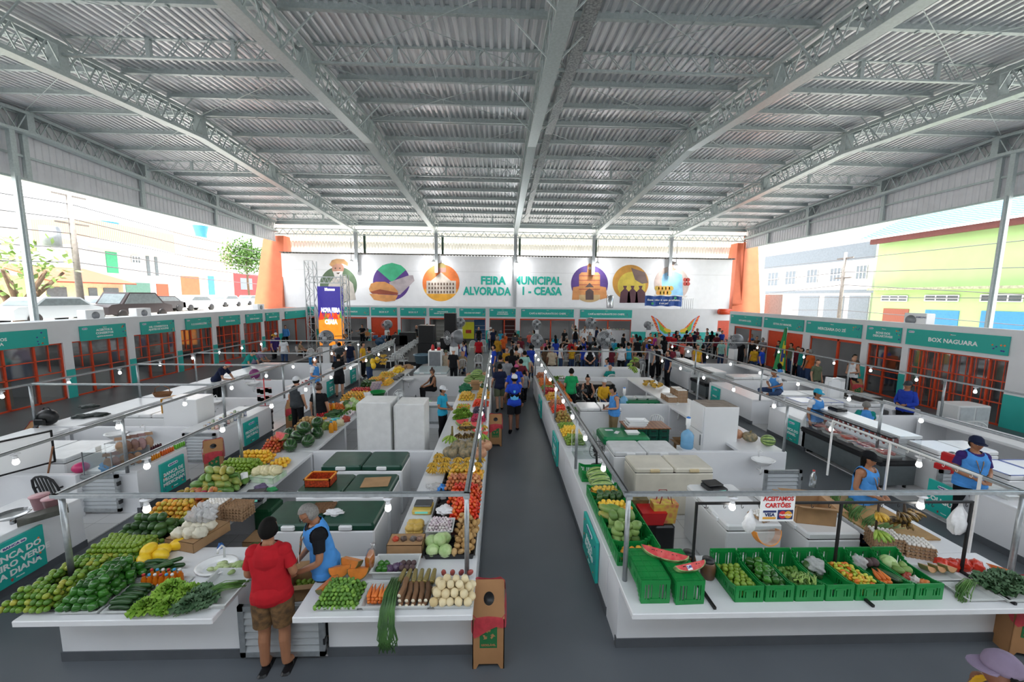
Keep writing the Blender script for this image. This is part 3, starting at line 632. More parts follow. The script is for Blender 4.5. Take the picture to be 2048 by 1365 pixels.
counter(5.2, 6.2, 4.51, 6.1, 'R', CL+'with cut scallions in front of the woman in black cap')
counter(5.2, 6.2, 7.86, 11.4, 'R', CL+'with two pumpkins and a round watermelon')
counter(5.2, 6.2, 11.51, 15.35, 'R', CL+'with egg trays and a heap of bananas')
for y in (7.82, 11.46, 15.42): partition(2.05, 6.2, y, '')
gate((5.25, 7.1, .12), .75, .62, 0, 'grey louvred gate beside the white wall sink')
XL = -6.65
counter(-7.55, XL, 1.5, 6.0, 'R', CL+'carrying the BANCA 06 sign and a kitchen scale')
yA, yB_ = 6.95, at(374, 905, XL, 0).y
counter(-7.55, XL, yA, yB_, 'R', CL+'carrying the BANCA 07 sign and small bottles')
yC, yD = at(438, 870, XL, 0).y, at(541, 812, XL, 0).y
counter(-7.55, XL, yC, yD, 'R', CL+'carrying the PRODUTOS NATURAIS sign')
yE = at(620, 770, XL, 0).y; yF = at(672, 745, XL, 0).y
counter(-7.55, XL, yE, yF, 'R', CL+'with sausages behind the man in black shorts')
counter(-7.55, XL, yF+.9, 18.4, 'R', CL+'at the stage end behind the olive-shirted man')
counter(-11.2, -10.3, 1.5, 6.7, 'L', CL+'behind the whiteboard near the orange window frames')
counter(-11.2, -10.3, 6.9, 9.25, 'L', CL+'holding the black backpack and dark cloths')
counter(-11.2, -10.3, 9.4, 12.0, 'L', CL+'bare, beside the wicker basket freezer')
counter(-11.2, -10.3, 12.1, 15.2, 'L', CL+'where the boy in the red cap leans')
counter(-11.2, -10.3, 15.3, 18.4, 'L', CL+'where the men in teal and lavender lean')
for y in (6.82, 9.35, 12.05, 14.6, 18.35): partition(-10.3, -7.55, y, '')
gate((-7.75, 6.86, .1), .85, .7, 0, 'grey louvred gate between BANCA 06 and BANCA 07 counters')
gate((-7.45, yC-.05, .1), .75, .7, 0, 'grey louvred gate beside the PRODUTOS NATURAIS counter')
gate((-7.5, yD+.15, .1), .8, .7, 0, 'grey louvred gate behind the red hanging snack rack')
XR = 8.25
counter(XR, 9.1, 2.5, 6.3, 'L', CL+'under the red meat and AÇOUGUE GF sign')
y1 = at(1612, 850, XR, 0).y; y0 = at(1560, 832, XR, 0).y
counter(XR, 9.1, y1, 11.2, 'L', CL+'carrying the BANCA DO ARMAEL sign')
counter(XR, 9.1, 12.0, 14.6, 'L', CL+'carrying a small teal sign behind the white fridge')
counter(XR, 9.1, 16.3, 18.9, 'L', CL+'beside the far fish display case')
counter(11.8, 12.7, 2.5, 7.1, 'R', CL+'empty, near the long barred shop front')
counter(11.8, 12.7, 7.4, 10.2, 'R', CL+'empty, before the man in the long-sleeved blue shirt')
counter(11.8, 12.7, 10.9, 14.6, 'R', CL+'with dark packages near the plaid-shirted man')
counter(11.8, 12.7, 15.2, 18.9, 'R', CL+'by the Brazilian flag')
for y in (7.25, 10.35, 14.7, 18.8): partition(9.1, 12.7, y, '')
partition(9.1, 11.8, 11.95, '')
gate((8.35, 11.3, .1), .75, .72, 0, 'grey louvred gate beside the blue-rimmed chest freezer')
gate((8.4, 6.75, .1), .95, .8, 0, 'white louvred gate behind the woman in black cap')
gate((8.35, 14.75, .1), .6, .72, 0, 'pale louvred gate beside the small teal sign')
# light frames
bp = MB(); bp.lathe([(.008, .16), (.008, .13), (.05, .125), (.055, .115), (.02, .11), (.022, .07), (.03, .05)], 12, mi=0)
BS = thing('light_bulb', 'x', 'bulb', (0, 0, -5)); bp.build('bulb_holder', white, BS)
b = MB(); b.ball((0, 0, 0), .036, 10, sc=(1, 1, 1.1)); b.lathe([(.03, .02), (.024, .055)], 10); b.build('bulb_glass', bulbm, BS)
def frame(name_lab, posts, rails, bulbs, where, dark=False):
 t = thing('stall_canopy_frame', name_lab, 'frame', (0, 0, 0)); ZT = 1.87
 for x, y in posts:
  b = MB(); b.tube([(x, y, .83 if True else 0), (x, y, ZT)], .028, 10); b.box(x-.035, x+.035, y-.035, y+.035, ZT-.03, ZT+.005); b.build('post', galvl, t)
 for (x0, y0), (x1, y1) in rails:
  b = MB(); b.bar((x0, y0, ZT+.01), (x1, y1, ZT+.01), .06, .035); c_ = abs(x1-x0) < .5; b.bar((x0+.015, y0+.015, ZT+.03), (x1+.015, y1+.015, ZT+.03), .014 if c_ else .006, .008, 1 if c_ else 0); b.build('rail', [galvl, black], t)
 for x, y in bulbs: place(BS, (x, y, ZT-.155), 0, f'lit bulb hanging from the frame {where}', f'bulbs on the frame {where}')
def run(x, y0, y1, st, ph=.5):
 out = []; y = y0+ph
 while y < y1: out.append((x, y)); y += st
 return out
FA = at(292, 1003, 4.12, 1).x; FB = at(776, 1010, 4.12, 1).x
frame('galvanised tube light frame above the island of limes, melons and green freezers', [(-4.8, y) for y in (4.15, 7.04, 9.9, 13.1, 17.6)]+[(-.36, y) for y in (4.12, 7.04, 9.9, 12.7, 15.5)], [((-4.86, 4.12), (-.33, 4.12)), ((-4.83, 4.1), (-4.83, 17.65)), ((-.36, 4.1), (-.36, 15.55))],
      [(FA, 4.12), (FB, 4.12)]+run(-4.83, 4.1, 17.5, 1.45, 1.1)+run(-.36, 4.1, 15.4, 1.25, 1.0), 'above the limes and green freezers')
FC, FD = at(1465, 1005, 4.1, 1).x, at(1843, 998, 4.1, 1).x
frame('galvanised tube light frame above the island of green crates and white fridge', [(1.47, y) for y in (4.08, 7.0, 9.8, 12.3, 15.6)]+[(6.14, y) for y in (4.08, 7.8, 11.5, 15.45)], [((1.42, 4.1), (6.2, 4.1)), ((1.46, 4.1), (1.46, 15.6)), ((6.14, 4.1), (6.14, 15.5)), ((1.45, 15.6), (6.15, 15.5))],
      [(FC, 4.1), (FD, 4.1)]+run(1.46, 4.1, 15.5, 1.15, 1.0)+run(6.14, 4.1, 15.4, 1.5, 1.1), 'above the green crates and white fridge')
frame('galvanised tube light frame above the island of the BANCA 06 and 07 signs', [(-6.74, y) for y in (1.6, 6.88, 9.4, 12.0, 14.5, 18.4)]+[(-11.18, y) for y in (1.6, 6.5, 9.33, 12.05, 14.3, 18.3)], [((-6.74, 1.5), (-6.74, 18.5)), ((-11.18, 1.5), (-11.18, 18.5)), ((-11.2, 9.35), (-6.75, 9.35)), ((-11.2, 12.05), (-6.75, 12.0)), ((-11.2, 14.4), (-6.75, 14.5)), ((-11.2, 18.4), (-6.75, 18.45))],
      run(-6.74, 3, 18.4, 1.45, .9)+run(-11.18, 3, 18.3, 1.35, .4), 'above the BANCA 06 and 07 counters')
frame('galvanised tube light frame above the butcher island', [(8.42, y) for y in (2.6, 8.0, 11.9, 16.1, 18.85)]+[(12.6, y) for y in (2.6, 7.3, 10.3, 13.3, 16.0, 19.0)], [((8.42, 2.5), (8.42, 18.9)), ((12.6, 2.5), (12.6, 19)), ((8.4, 18.9), (12.6, 19))],
      run(8.42, 3, 18.8, 1.6, 1)+run(12.6, 3, 18.9, 1.45, .8), 'above the butcher counters')
# stall signs on the counter fronts
def stall_sign(px0, px1, pyt, pyb, X, side, lines, code, label, ts):
 a, c = at(px0, (pyt+pyb)/2, X, 0).y, at(px1, (pyt+pyb)/2, X, 0).y; w_ = abs(a-c); cy = (a+c)/2; zt = .74; zb = .13
 sign_board('stall_sign', label, w_, zt-zb, lines, code, (X+(.03 if side > 0 else -.03), cy, (zt+zb)/2), pi/2 if side > 0 else -pi/2, tsize=ts, vertical=True)
stall_sign(-48, 88, 1050, 1200, XL, 1, ['BANCA DO', 'CHEIRO VERDE', 'DA DIANA'], 'BANCA 06', 'teal counter sign BANCA 06 BANCA DO CHEIRO VERDE DA DIANA', .115)
stall_sign(317, 366, 910, 980, XL, 1, ['BANCA DE', 'PRODUTOS', 'MEDICINAIS'], 'BANCA 07', 'teal counter sign BANCA 07 BANCA DE PRODUTOS MEDICINAIS', .095)
stall_sign(486, 514, 835, 890, XL, 1, ['PRODUTOS', 'NATURAIS'], 'BANCA 08', 'teal counter sign reading PRODUTOS NATURAIS', .1)
stall_sign(653, 667, 757, 795, XL, 1, ['BANCA', 'DA BIA'], 'BANCA 09', 'teal counter sign beside the man in black shorts', .09)
stall_sign(700, 710, 735, 765, XL, 1, ['BANCA', 'DO BETO'], 'BANCA 10', 'small teal counter sign near the olive-shirted man', .09)
stall_sign(1571, 1599, 842, 895, XR, -1, ['BANCA DO', 'ARMAEL'], 'BANCA 12', 'teal counter sign reading BANCA DO ARMAEL', .1)
stall_sign(1424, 1441, 775, 795, XR, -1, ['BANCA'], 'BANCA 13', 'small teal counter sign behind the white upright fridge', .08)
stall_sign(1855, 1930, 965, 1060, XR, -1, ['AÇOUGUE GF'], 'BANCA 11', 'teal counter sign reading AÇOUGUE GF', .12)
for i, (pa, pb, yy) in enumerate(((1171, 1182, 1.4), (1094, 1099, 1.4), (1072, 1075, 1.4))):
 a, c = at(pa, 1075 if i == 0 else (860 if i == 1 else 800), 1.4, 0).y, at(pb, 1075 if i == 0 else (860 if i == 1 else 800), 1.4, 0).y
 cy = (5.3, 9.0, 12.6)[i]
 sign_board('stall_sign', ['teal counter sign on the aisle side below the green crates', 'teal counter sign on the aisle side below the lime trays', 'teal counter sign on the aisle side below the carrots'][i], .8, .6, ['BANCA', 'DO JOÃO' if i == 0 else 'DA ANA'], f'BANCA 0{i+3}', (1.37, cy, .43), -pi/2, tsize=.11, vertical=True)
# ---------------------------------------------------------------- produce
rnd = random.Random(11)
def proto(name, build, mats, label='x', cat=None):
 b = MB(); build(b); o = b.build(name, mats, None, (0, 0, -5)); tag(o, label, cat or name.replace('_', ' ')); return o
def oval(r, sc, n=8, fn=None): return lambda b: b.ball((0, 0, 0), r, n, sc=sc, fn=fn)
limem = rmat('lime_skin', ['3E6A1E', '5A8426', '7E9A30', 'A8A43C'], .35)
LIME = proto('lime', oval(.031, (1, 1, 1.1)), limem)
LEMON = proto('lemon', oval(.034, (1, 1, 1.15)), rmat('lemon_skin', ['C9B63E', 'E2BE3C', 'E9A83A', 'B9B648'], .35))
ORANGE = proto('orange', oval(.036, (1, 1, .96)), rmat('orange_skin', ['C79A32', 'E08F2C', 'B0A63A', 'EFA53A'], .4))
YLEMON = proto('lemon', oval(.036, (1, 1, 1.05)), rmat('yellow_skin', ['E7B52E', 'EEC33A', 'E6A02A'], .35))
MANGO = proto('mango', oval(.045, (.85, .8, 1.25), 10), rmat('mango_skin', ['B5432F', '8F8A3C', 'D0A03E', 'A3304A'], .35))
YMANGO = proto('mango', oval(.038, (.9, .8, 1.2), 8), rmat('yellow_mango_skin', ['D0A62E', 'E39A2C', 'B4A23A'], .35))
PAPAYA = proto('papaya', lambda b: b.lathe([(0, -.13), (.03, -.122), (.055, -.07), (.06, 0), (.05, .06), (.03, .1), (.01, .12), (0, .122)], 10), rmat('papaya_skin', ['46702E', '5C8238', '74924A', 'A89A44'], .4))
AVOC = proto('avocado', oval(.052, (1, 1, 1.25), 10), rmat('avocado_skin', ['24401E', '35582A', '4A6B33'], .35))
MELON = proto('yellow_melon', oval(.075, (1, 1, 1.45), 14), rmat('melon_skin', ['E8BE20', 'F0C92E'], .4))
TOMATO = proto('tomato', oval(.03, (1, 1, .85)), rmat('tomato_skin', ['C8301C', 'D9461F', 'E0682C', 'B8281A'], .25))
PLUMT = proto('tomato', oval(.027, (1, 1, 1.35)), rmat('plum_tomato_skin', ['D22E1A', 'E04522', 'E2752F'], .22))
PAPPLE = proto('apple', oval(.034, (1, 1, .9)), rmat('apple_skin', ['A8301F', 'C4472A', 'CF7A3A', '9A2A22'], .3))
POTATO = proto('potato', oval(.037, (1, .85, 1.3), 8), rmat('potato_skin', ['B08A52', 'C49E66', '9A7440', 'D0AE7A'], .7, .3))
ONION = proto('onion', lambda b: b.lathe([(0, -.03), (.022, -.026), (.033, 0), (.024, .022), (.008, .032), (.004, .045)], 8), rmat('onion_skin', ['B9663A', 'C97C4A', 'A04F34', 'D69A68'], .4))
GARLIC = proto('garlic', lambda b: b.lathe([(0, -.016), (.018, -.013), (.022, 0), (.012, .014), (.004, .022), (.003, .035)], 7), rmat('garlic_skin', ['E3DCDC', 'CDB9C2', 'EFEAE6'], .6))
TURNIP = proto('yam_bean', lambda b: b.lathe([(0, -.045), (.02, -.04), (.044, -.01), (.045, .015), (.03, .04), (.008, .052)], 10), rmat('yam_skin', ['D9C69A', 'E5D6B0', 'C9B282'], .6, .2))
PEPPER = proto('green_pepper', lambda b: b.ball((0, 0, 0), .042, 12, sc=(1, 1, 1.25), fn=lambda p: Vector((p.x*(1+.16*cos(4*atan2(p.y, p.x)))*(1-.18*p.z), p.y*(1+.16*cos(4*atan2(p.y, p.x)))*(1-.18*p.z), p.z*(1-.12*max(0, 1-abs(p.x)-abs(p.y)))))), rmat('pepper_skin', ['1F4A1A', '2C6020', '3D7A2A'], .18))
RPEPPER = proto('red_pepper', oval(.03, (1, 1, 1.3)), rmat('red_pepper_skin', ['A81E22', 'C02C30', '8E1A20'], .25))
CHILI = proto('sweet_chilli', oval(.022, (1, .9, 1.4), 7), rmat('chilli_skin', ['8FB038', 'B9C040', 'D6B03A', 'D9702A'], .25))
COKE = proto('cucumber', lambda b: b.tube([(-.11, 0, 0), (-.09, .002, 0), (0, .012, 0), (.09, .002, 0), (.11, 0, 0)], [.008, .023, .026, .023, .008], 9), rmat('cucumber_skin', ['1C3A1C', '284C24', '35602C'], .3))
CARROT = proto('carrot', lambda b: b.tube([(-.09, 0, 0), (-.08, 0, 0), (0, .004, 0), (.09, 0, 0)], [.01, .02, .016, .004], 8), rmat('carrot_skin', ['D9702A', 'E58438', 'C85F22'], .5))
MAXIXE = proto('gherkin', oval(.021, (1, 1, 1.35), 7), rmat('gherkin_skin', ['4A7428', '628E34', '7CA640'], .5, .5))
OKRA = proto('okra', lambda b: b.tube([(-.06, 0, 0), (-.05, 0, 0), (.06, .005, 0)], [.006, .011, .002], 5), rmat('okra_skin', ['7A9A48', '8FAE5A'], .5))
CHAYOTE = proto('ridged_squash', lambda b: b.ball((0, 0, 0), .058, 14, sc=(1, 1, 1.45), fn=lambda p: Vector((p.x*(1+.08*cos(8*atan2(p.y, p.x)))*(1-.22*p.z), p.y*(1+.08*cos(8*atan2(p.y, p.x)))*(1-.22*p.z), p.z))), rmat('ridged_skin', ['6F8F48', '8CA85E', '5E7F3E'], .45))
CASSAVA = proto('cassava', lambda b: (b.tube([(-.13, 0, 0), (-.12, .0, 0), (0, .015, .005), (.12, 0, 0)], [.026, .03, .028, .022], 9), b.lathe([(0, 0), (.02, 0), (.0215, -.004)], 9, (.122, 0, 0), 1, M=Matrix.Rotation(pi/2, 4, 'Y'))), [rmat('cassava_bark', ['6E4F36', '8A6648', '5A402C'], .85, .4), mat('cassava_flesh', 'E6DEC6', .6, var=.04)])
SWEETP = proto('sweet_potato', oval(.03, (1, 1, 2.2), 8), rmat('sweet_potato_skin', ['8E3A3A', 'A5504A', '7A2E34'], .6, .3))
MAXL = proto('striped_squash', lambda b: b.tube([(-.14, 0, 0), (-.13, 0, 0), (-.07, .0, 0), (.06, 0, 0), (.12, 0, 0), (.135, 0, 0)], [.012, .04, .042, .034, .03, .01], 12), mat('striped_squash_skin', '4E4A2A', .4, kind='wave', scale=22, col2='A08C4E'))
EGG = proto('egg', oval(.0215, (1, 1, 1.28), 8), rmat('egg_shell', ['E6E2DC', 'F0EDE8', 'DDD6CC'], .45))
BEGG = proto('egg', oval(.0215, (1, 1, 1.28), 8), rmat('brown_egg_shell', ['C09070', 'CFA282'], .45))
RADISH = proto('radish', lambda b: (b.ball((0, 0, 0), .02, 8), b.tube([(0, 0, -.018), (0, 0, -.045)], [.004, .001], 4)), rmat('radish_skin', ['B81E4A', 'CC2C5A', '9E1A3E'], .3))
PLUM = proto('dark_plum', oval(.022, (1, 1, 1)), rmat('plum_skin', ['3A3448', '4A445E', '2C2836'], .4))
BEET = proto('beetroot', oval(.035, (1, 1, .95)), rmat('beet_skin', ['4A3A3A', '5C4646', '3A2C30'], .7, .3))
def stripes(r, sc, n):
 def f(b): b.ball((0, 0, 0), r, n, sc=sc); h = max(4, n//2+1); b.m = [1 if k % 3 == 0 else 0 for i in range(h) for k in range(n)]
 return f
WMD = proto('watermelon', stripes(.13, (1, 1, 1.4), 30), [mat('melon_dark_green', '1C3F1E', .3, var=.15, scale=20), mat('melon_mid_green', '45733C', .3, var=.15, scale=20)]); WML = proto('watermelon', stripes(.115, (1, 1, 1.5), 30), [mat('melon_pale_green', '9DB86A', .3, var=.15, scale=20), mat('melon_stripe_green', '2F5A28', .3, var=.15, scale=20)])
pfn = lambda p: Vector((p.x*(1+.06*cos(12*atan2(p.y, p.x))), p.y*(1+.06*cos(12*atan2(p.y, p.x))), p.z*(1-.25*(1-min(1, (p.x**2+p.y**2)*3)))))
def pump(b): b.ball((0, 0, 0), .15, 36, sc=(1, 1, .78), fn=pfn); b.tube([(0, 0, .08), (.01, 0, .12), (.025, 0, .15)], [.022, .014, .018], 7, 1)
PUMPG = proto('pumpkin', pump, [mat('grey_pumpkin_skin', '6A6A58', .5, var=.25, scale=16, col2='A38F6E'), mat('pumpkin_stalk', '8A7A50', .8)])
PUMPO = proto('pumpkin', pump, [mat('tan_pumpkin_skin', 'B0785A', .5, var=.2, scale=12, col2='C99A78'), MATS['pumpkin_stalk']])
def cab(b):
 b.ball((0, 0, 0), .075, 16, sc=(1, 1, .92))
 for k in range(6):
  a = k*pi/3+.3; M = Matrix.Rotation(a, 4, 'Z') @ Matrix.Translation((.022, 0, -.012)) @ Matrix.Rotation(.35, 4, 'Y')
  b.ball((.0, 0, 0), .074, 12, sc=(.95, .8, .95), M=Matrix.Rotation(a, 4, 'Z') @ Matrix.Rotation(.3, 4, 'Y'), fn=lambda p: Vector((p.x+.28, p.y*(1+.05*sin(9*p.z)), p.z)) if True else p)
CABB = proto('cabbage', cab, mat('cabbage_leaf', '9FC07A', .45, var=.12, scale=7, bump=.3, col2='C4D8A0'))
def frilly(R_, n, h, seed, dense=5):
 q = random.Random(seed)
 def f(b):
  for ring in range(dense):
   rr = R_*(.25+.75*ring/(dense-1)); m = n+ring*3
   for k in range(m):
    a = 2*pi*k/m+q.random()*.5; L = rr*(.9+.25*q.random()); zt = h*(1-.75*ring/(dense-1))*(.85+.3*q.random()); wv = .55*rr+.02
    vs = []
    for i in range(5):
     t = i/4; d = L*t; z = zt*(t**.6)*(1 if t < .8 else .9)
     for j in range(5):
      s = (j-2)/2; off = wv*s*(.25+.75*sin(min(1, t*1.1)*pi/2)); fr = (.018*sin(j*2.6+i*2.1+k) if i > 1 else 0)
      vs.append((d*cos(a)-off*sin(a)*.6, d*sin(a)+off*cos(a)*.6, z+fr+.01*abs(s)))
    b.add(vs, [(i*5+j, i*5+j+1, i*5+6+j, i*5+5+j) for i in range(4) for j in range(4)], 0, True)
 return f
LETT = proto('lettuce', frilly(.13, 6, .11, 1), mat('lettuce_leaf', '6FA02C', .5, var=.2, scale=9, bump=.3, col2='A5CC50'))
def bananas(b_n, seed, curved=.75, L=.145, r=.0205, up=0):
 """a hand of bananas: thing with one child per banana"""
 def mk(name, label, mats):
  q = random.Random(seed); t = thing(name, label, 'bananas', (0, 0, -5)); crown = MB(); crown.tube([(0, 0, .0), (0, 0, .045)], [.022, .014], 7); crown.build('crown_stem', mats[1], t)
  for k in range(b_n):
   a = (k/(b_n-1)-.5)*1.75+(.12*q.random()); row = k % 2; pts = []
   for i in range(6):
    u = i/5; rad = .01+L*sin(u*1.45)*(.95-.15*row); z = .02-L*.55*(1-cos(u*1.5))*curved-row*.028+up*u
    pts.append((rad*cos(a), rad*sin(a)*1.0, z))
   m = MB(); m.tube(pts, [r*.5, r*.95, r*1.08, r, r*.7, r*.25], 6); m.build('banana', mats[0], t)
  return t
 return mk
banm = mat('ripe_banana_peel', 'D9AE34', .45, var=.2, scale=18, col2='B58A2A'); bang = mat('green_banana_peel', '6F9A38', .45, var=.12, scale=10, col2='9AB24A'); banb = mat('spotted_banana_peel', '8A6A22', .5, var=.3, scale=16, col2='3C2A16')
stalk = mat('banana_stalk', '7A6A38', .8, var=.15, scale=14); stalkd = mat('dark_banana_stalk', '3A2C20', .8, var=.15)
BANY = bananas(9, 2)('banana_bunch', 'x', [banm, stalk]); BANG = bananas(8, 3, L=.2, r=.023)('banana_bunch', 'x', [bang, stalk]); BANB = bananas(8, 5)('banana_bunch', 'x', [banb, stalkd])
def rr3(tilt=pi): return (rnd.uniform(-tilt, tilt), rnd.uniform(-tilt, tilt), rnd.uniform(-pi, pi))
def heap(P, x0, y0, x1, y1, z, r, layers, label, group=None, lay=None, dome=.9, sp=1.0, rz=0, s=1, cap=200):
 """mound of things in a rectangle; lower layers keep only what can be seen"""
 P = P if isinstance(P, list) else [P]; cx, cy = (x0+x1)/2, (y0+y1)/2; W, D = x1-x0, y1-y0; c = 0; group = group or label
 for l in range(layers):
  ins = l*r*dome; w, d = W/2-r-ins, D/2-r-ins
  if w < 0 or d < 0: break
  st = 2*r*.98*sp; nx, ny = int(2*w/st)+1, int(2*d/(st*.9))+1
  for j in range(ny):
   for i in range(nx):
    edge = min(i, nx-1-i)*st; edy = min(j, ny-1-j)*st*.9
    if l < layers-1 and min(edge, edy) > r*dome+st*1.3 and nx > 3 and ny > 3: continue
    x = -w+(i+.5*(j % 2))*st if nx > 1 else 0; x = min(x, w+r*.3); y = -d+j*st*.9 if ny > 1 else 0
    x += rnd.uniform(-.2, .2)*r; y += rnd.uniform(-.2, .2)*r; X = cx+x*cos(rz)-y*sin(rz); Y = cy+x*sin(rz)+y*cos(rz)
    rot = rr3() if lay is None else tuple(lay[k]+rnd.uniform(-.18, .18)*(3 if k == 2 else 1) for k in range(3))
    place(rnd.choice(P), (X, Y, z+r*(1 if lay is None else .95)+l*r*1.45+rnd.uniform(0, r*.15)), 0, label, group, rot=rot, scale=s*rnd.uniform(.88, 1.08)); c += 1
    if c >= cap: return
def tray(x0, y0, x1, y1, z, h, m, label, name='tray', cat='tray', rim=.015, rz=0, fl=.02):
 cx, cy = (x0+x1)/2, (y0+y1)/2; w, d = (x1-x0)/2, (y1-y0)/2; b = MB(); t = .006
 vs = [];
 for (a, c, zz) in ((w-fl, d-fl, 0), (w, d, h), (w+rim, d+rim, h), (w+rim, d+rim, h-.008), (w-t, d-t, h-.004), (w-fl-t, d-fl-t, t)):
  vs += [(-a, -c, zz), (a, -c, zz), (a, c, zz), (-a, c, zz)]
 fs = [(3, 2, 1, 0), (20, 21, 22, 23)]
 for p, q in ((0, 1), (1, 3), (3, 2), (2, 4), (4, 5)):
  for i in range(4): j = (i+1) % 4; fs.append((p*4+i, p*4+j, q*4+j, q*4+i))
 b.add(vs, fs); return tag(b.build(name, m, None, (cx, cy, z), rz), label, cat)
wtray = mat('white_plastic_tray', 'CDD0CE', .35, var=.03); btray = mat('black_plastic_tray', '1B1C1F', .35, var=.05)
ZS = .832
def crate(x, y, z, rz, label, m=green_pl, w=.31, l=.52, h=.26, upside=False, low=.12, name='produce_crate', group=None):
 """slotted plastic harvest crate; long axis along local y, lower end at -y"""
 t = thing(name, label, 'crate', (x, y, z), rz, group); t_ = .012; b = MB()
 def side(a0, a1, c, horiz, h0, h1):
  # slotted wall between a0..a1 at offset c; heights h0..h1 at its ends
  n = max(4, int(abs(a1-a0)/.035));
  def q(u0, u1, z0, z1):
   if horiz: b.box(u0, u1, c-t_/2, c+t_/2, z0, z1)
   else: b.box(c-t_/2, c+t_/2, u0, u1, z0, z1)
  q(a0, a1, 0, .05);
  for i in range(n):
   u0 = a0+(a1-a0)*i/n; u1 = a0+(a1-a0)*(i+1)/n; hh = h0+(h1-h0)*((i+.5)/n); g = (u1-u0)*.3
   if .12 < (i+.5)/n < .4 or .6 < (i+.5)/n < .88: q(u0+g, u1-g, .05, max(.06, hh-.05))
   else: q(u0, u1, .05, max(.06, hh-.05))
   q(u0, u1, max(.06, hh-.05), hh)
 side(-w/2, w/2, -l/2, True, h*.72, h*.72); side(-w/2, w/2, l/2, True, h, h)
 for sx in (-1, 1):
  side(-l/2, -l*.3, sx*w/2, False, h*.72, h*.6); side(-l*.3, l*.25, sx*w/2, False, h*.6, h*.6); side(l*.25, l/2, sx*w/2, False, h*.6, h)
 body = b.build('crate_wall', m, t); b = MB(); b.box(-w/2, w/2, -l/2, l/2, 0, .01);
 for i in range(4): x_ = -w/2+w*(i+.5)/4; b.box(x_-.004, x_+.004, -l/2, l/2, -.004, 0)
 for i in range(6): y_ = -l/2+l*(i+.5)/6; b.box(-w/2, w/2, y_-.004, y_+.004, -.004, 0)
 b.build('crate_base', m, t); b = MB(); b.box(-.06, .06, l/2-.01, l/2+.012, h-.06, h-.03); b.box(-.06, .06, -l/2-.012, -l/2+.01, h*.72-.06, h*.72-.035); b.build('handle', m, t)
 if upside: t.rotation_euler = (pi, 0, rz); t.location.z = z+h
 return t
def cbox(x, y, z, w, d, h, rz, label, flaps=True, m=card, name='cardboard_box', tilt=0):
 t = thing(name, label, 'box', (x, y, z), rz); b = MB(); e = .006
 b.box(-w/2, w/2, -d/2, d/2, 0, e)
 for a in ((-w/2, w/2, -d/2, -d/2+e), (-w/2, w/2, d/2-e, d/2), (-w/2, -w/2+e, -d/2, d/2), (w/2-e, w/2, -d/2, d/2)): b.box(*a, 0, h)
 if not flaps: b.box(-w/2, w/2, -d/2, d/2, h-e, h)
 b.build('box_body', m, t)
 if flaps:
  for (p, q, nx, ny) in (((-w/2, -d/2), (w/2, -d/2), 0, -1), ((-w/2, d/2), (w/2, d/2), 0, 1), ((-w/2, -d/2), (-w/2, d/2), -1, 0), ((w/2, -d/2), (w/2, d/2), 1, 0)):
   L = min(w, d)*.42; dz = L*rnd.uniform(-.2, .5); f = MB(); f.add([(*p, h), (*q, h), (q[0]+nx*L*.8, q[1]+ny*L*.8, h+dz), (p[0]+nx*L*.8, p[1]+ny*L*.8, h+dz), (*p, h-.005), (*q, h-.005), (q[0]+nx*L*.8, q[1]+ny*L*.8, h+dz-.005), (p[0]+nx*L*.8, p[1]+ny*L*.8, h+dz-.005)], [(0, 1, 2, 3), (7, 6, 5, 4), (0, 4, 5, 1), (2, 6, 7, 3), (1, 5, 6, 2), (3, 7, 4, 0)]); f.build('flap', m, t)
 return t
def blob(name, x, y, z, sx, sy, sz, m, label, cat, seed=0, amp=.25, n=14, parent=None):
 q = random.Random(seed); ph = [q.uniform(0, 6) for _ in range(6)]
 def fn(p):
  k = 1+amp*(sin(5*p.x+ph[0])*sin(4*p.y+ph[1])+.6*sin(9*p.z+ph[2]+5*p.x)+.5*sin(13*p.y+ph[3])*sin(11*p.x+ph[4])); v = p*k
  if v.z < -.55: v.z = -.55
  return v
 b = MB(); b.ball((0, 0, .55*sz), 1, n*2, sc=(sx, sy, sz), fn=fn); o = b.build(name, m, parent, (x, y, z))
 if parent is None: tag(o, label, cat)
 return o
# ---- egg trays
def eggtrays(x, y, z, n, rz, label, top=EGG, rows=(6, 5), glabel=None, m=None):
 pm = m or mat('egg_tray_pulp', 'A58464', .9, var=.1, scale=12); p = .048; w, d = rows[0]*p, rows[1]*p
 for k in range(n):
  b = MB(); b.box(-w/2, w/2, -d/2, d/2, .004, .01)
  for i in range(rows[0]+1):
   for j in range(rows[1]+1):
    if i in (0, rows[0]) or j in (0, rows[1]) or k == n-1: X, Y = -w/2+i*p, -d/2+j*p; b.add([(X-.014, Y-.014, 0), (X+.014, Y-.014, 0), (X+.014, Y+.014, 0), (X-.014, Y+.014, 0), (X, Y, .042)], [(0, 1, 4), (1, 2, 4), (2, 3, 4), (3, 0, 4), (3, 2, 1, 0)])
  for a, c, dx, dy in ((-w/2, -d/2, 1, 0), (-w/2, d/2, 1, 0), (-w/2, -d/2, 0, 1), (w/2, -d/2, 0, 1)):
   b.bar((a, c, .015), (a+dx*w, c+dy*d, .015), .006, .03)
  tag(b.build('egg_tray', pm, None, (x+rnd.uniform(-.004, .004), y+rnd.uniform(-.004, .004), z+k*.042), rz+rnd.uniform(-.03, .03)), label, 'egg tray', 'stack: '+label)
  if top is not None:
   for i in range(rows[0]):
    for j in range(rows[1]):
     if k < n-1 and not (j == 0 or i in (0, rows[0]-1)): continue
     X, Y = -w/2+(i+.5)*p, -d/2+(j+.5)*p
     place(top, (x+X*cos(rz)-Y*sin(rz), y+X*sin(rz)+Y*cos(rz), z+k*.042+.032), 0, glabel or 'egg in '+label, 'eggs in '+label)
bowlm = btray
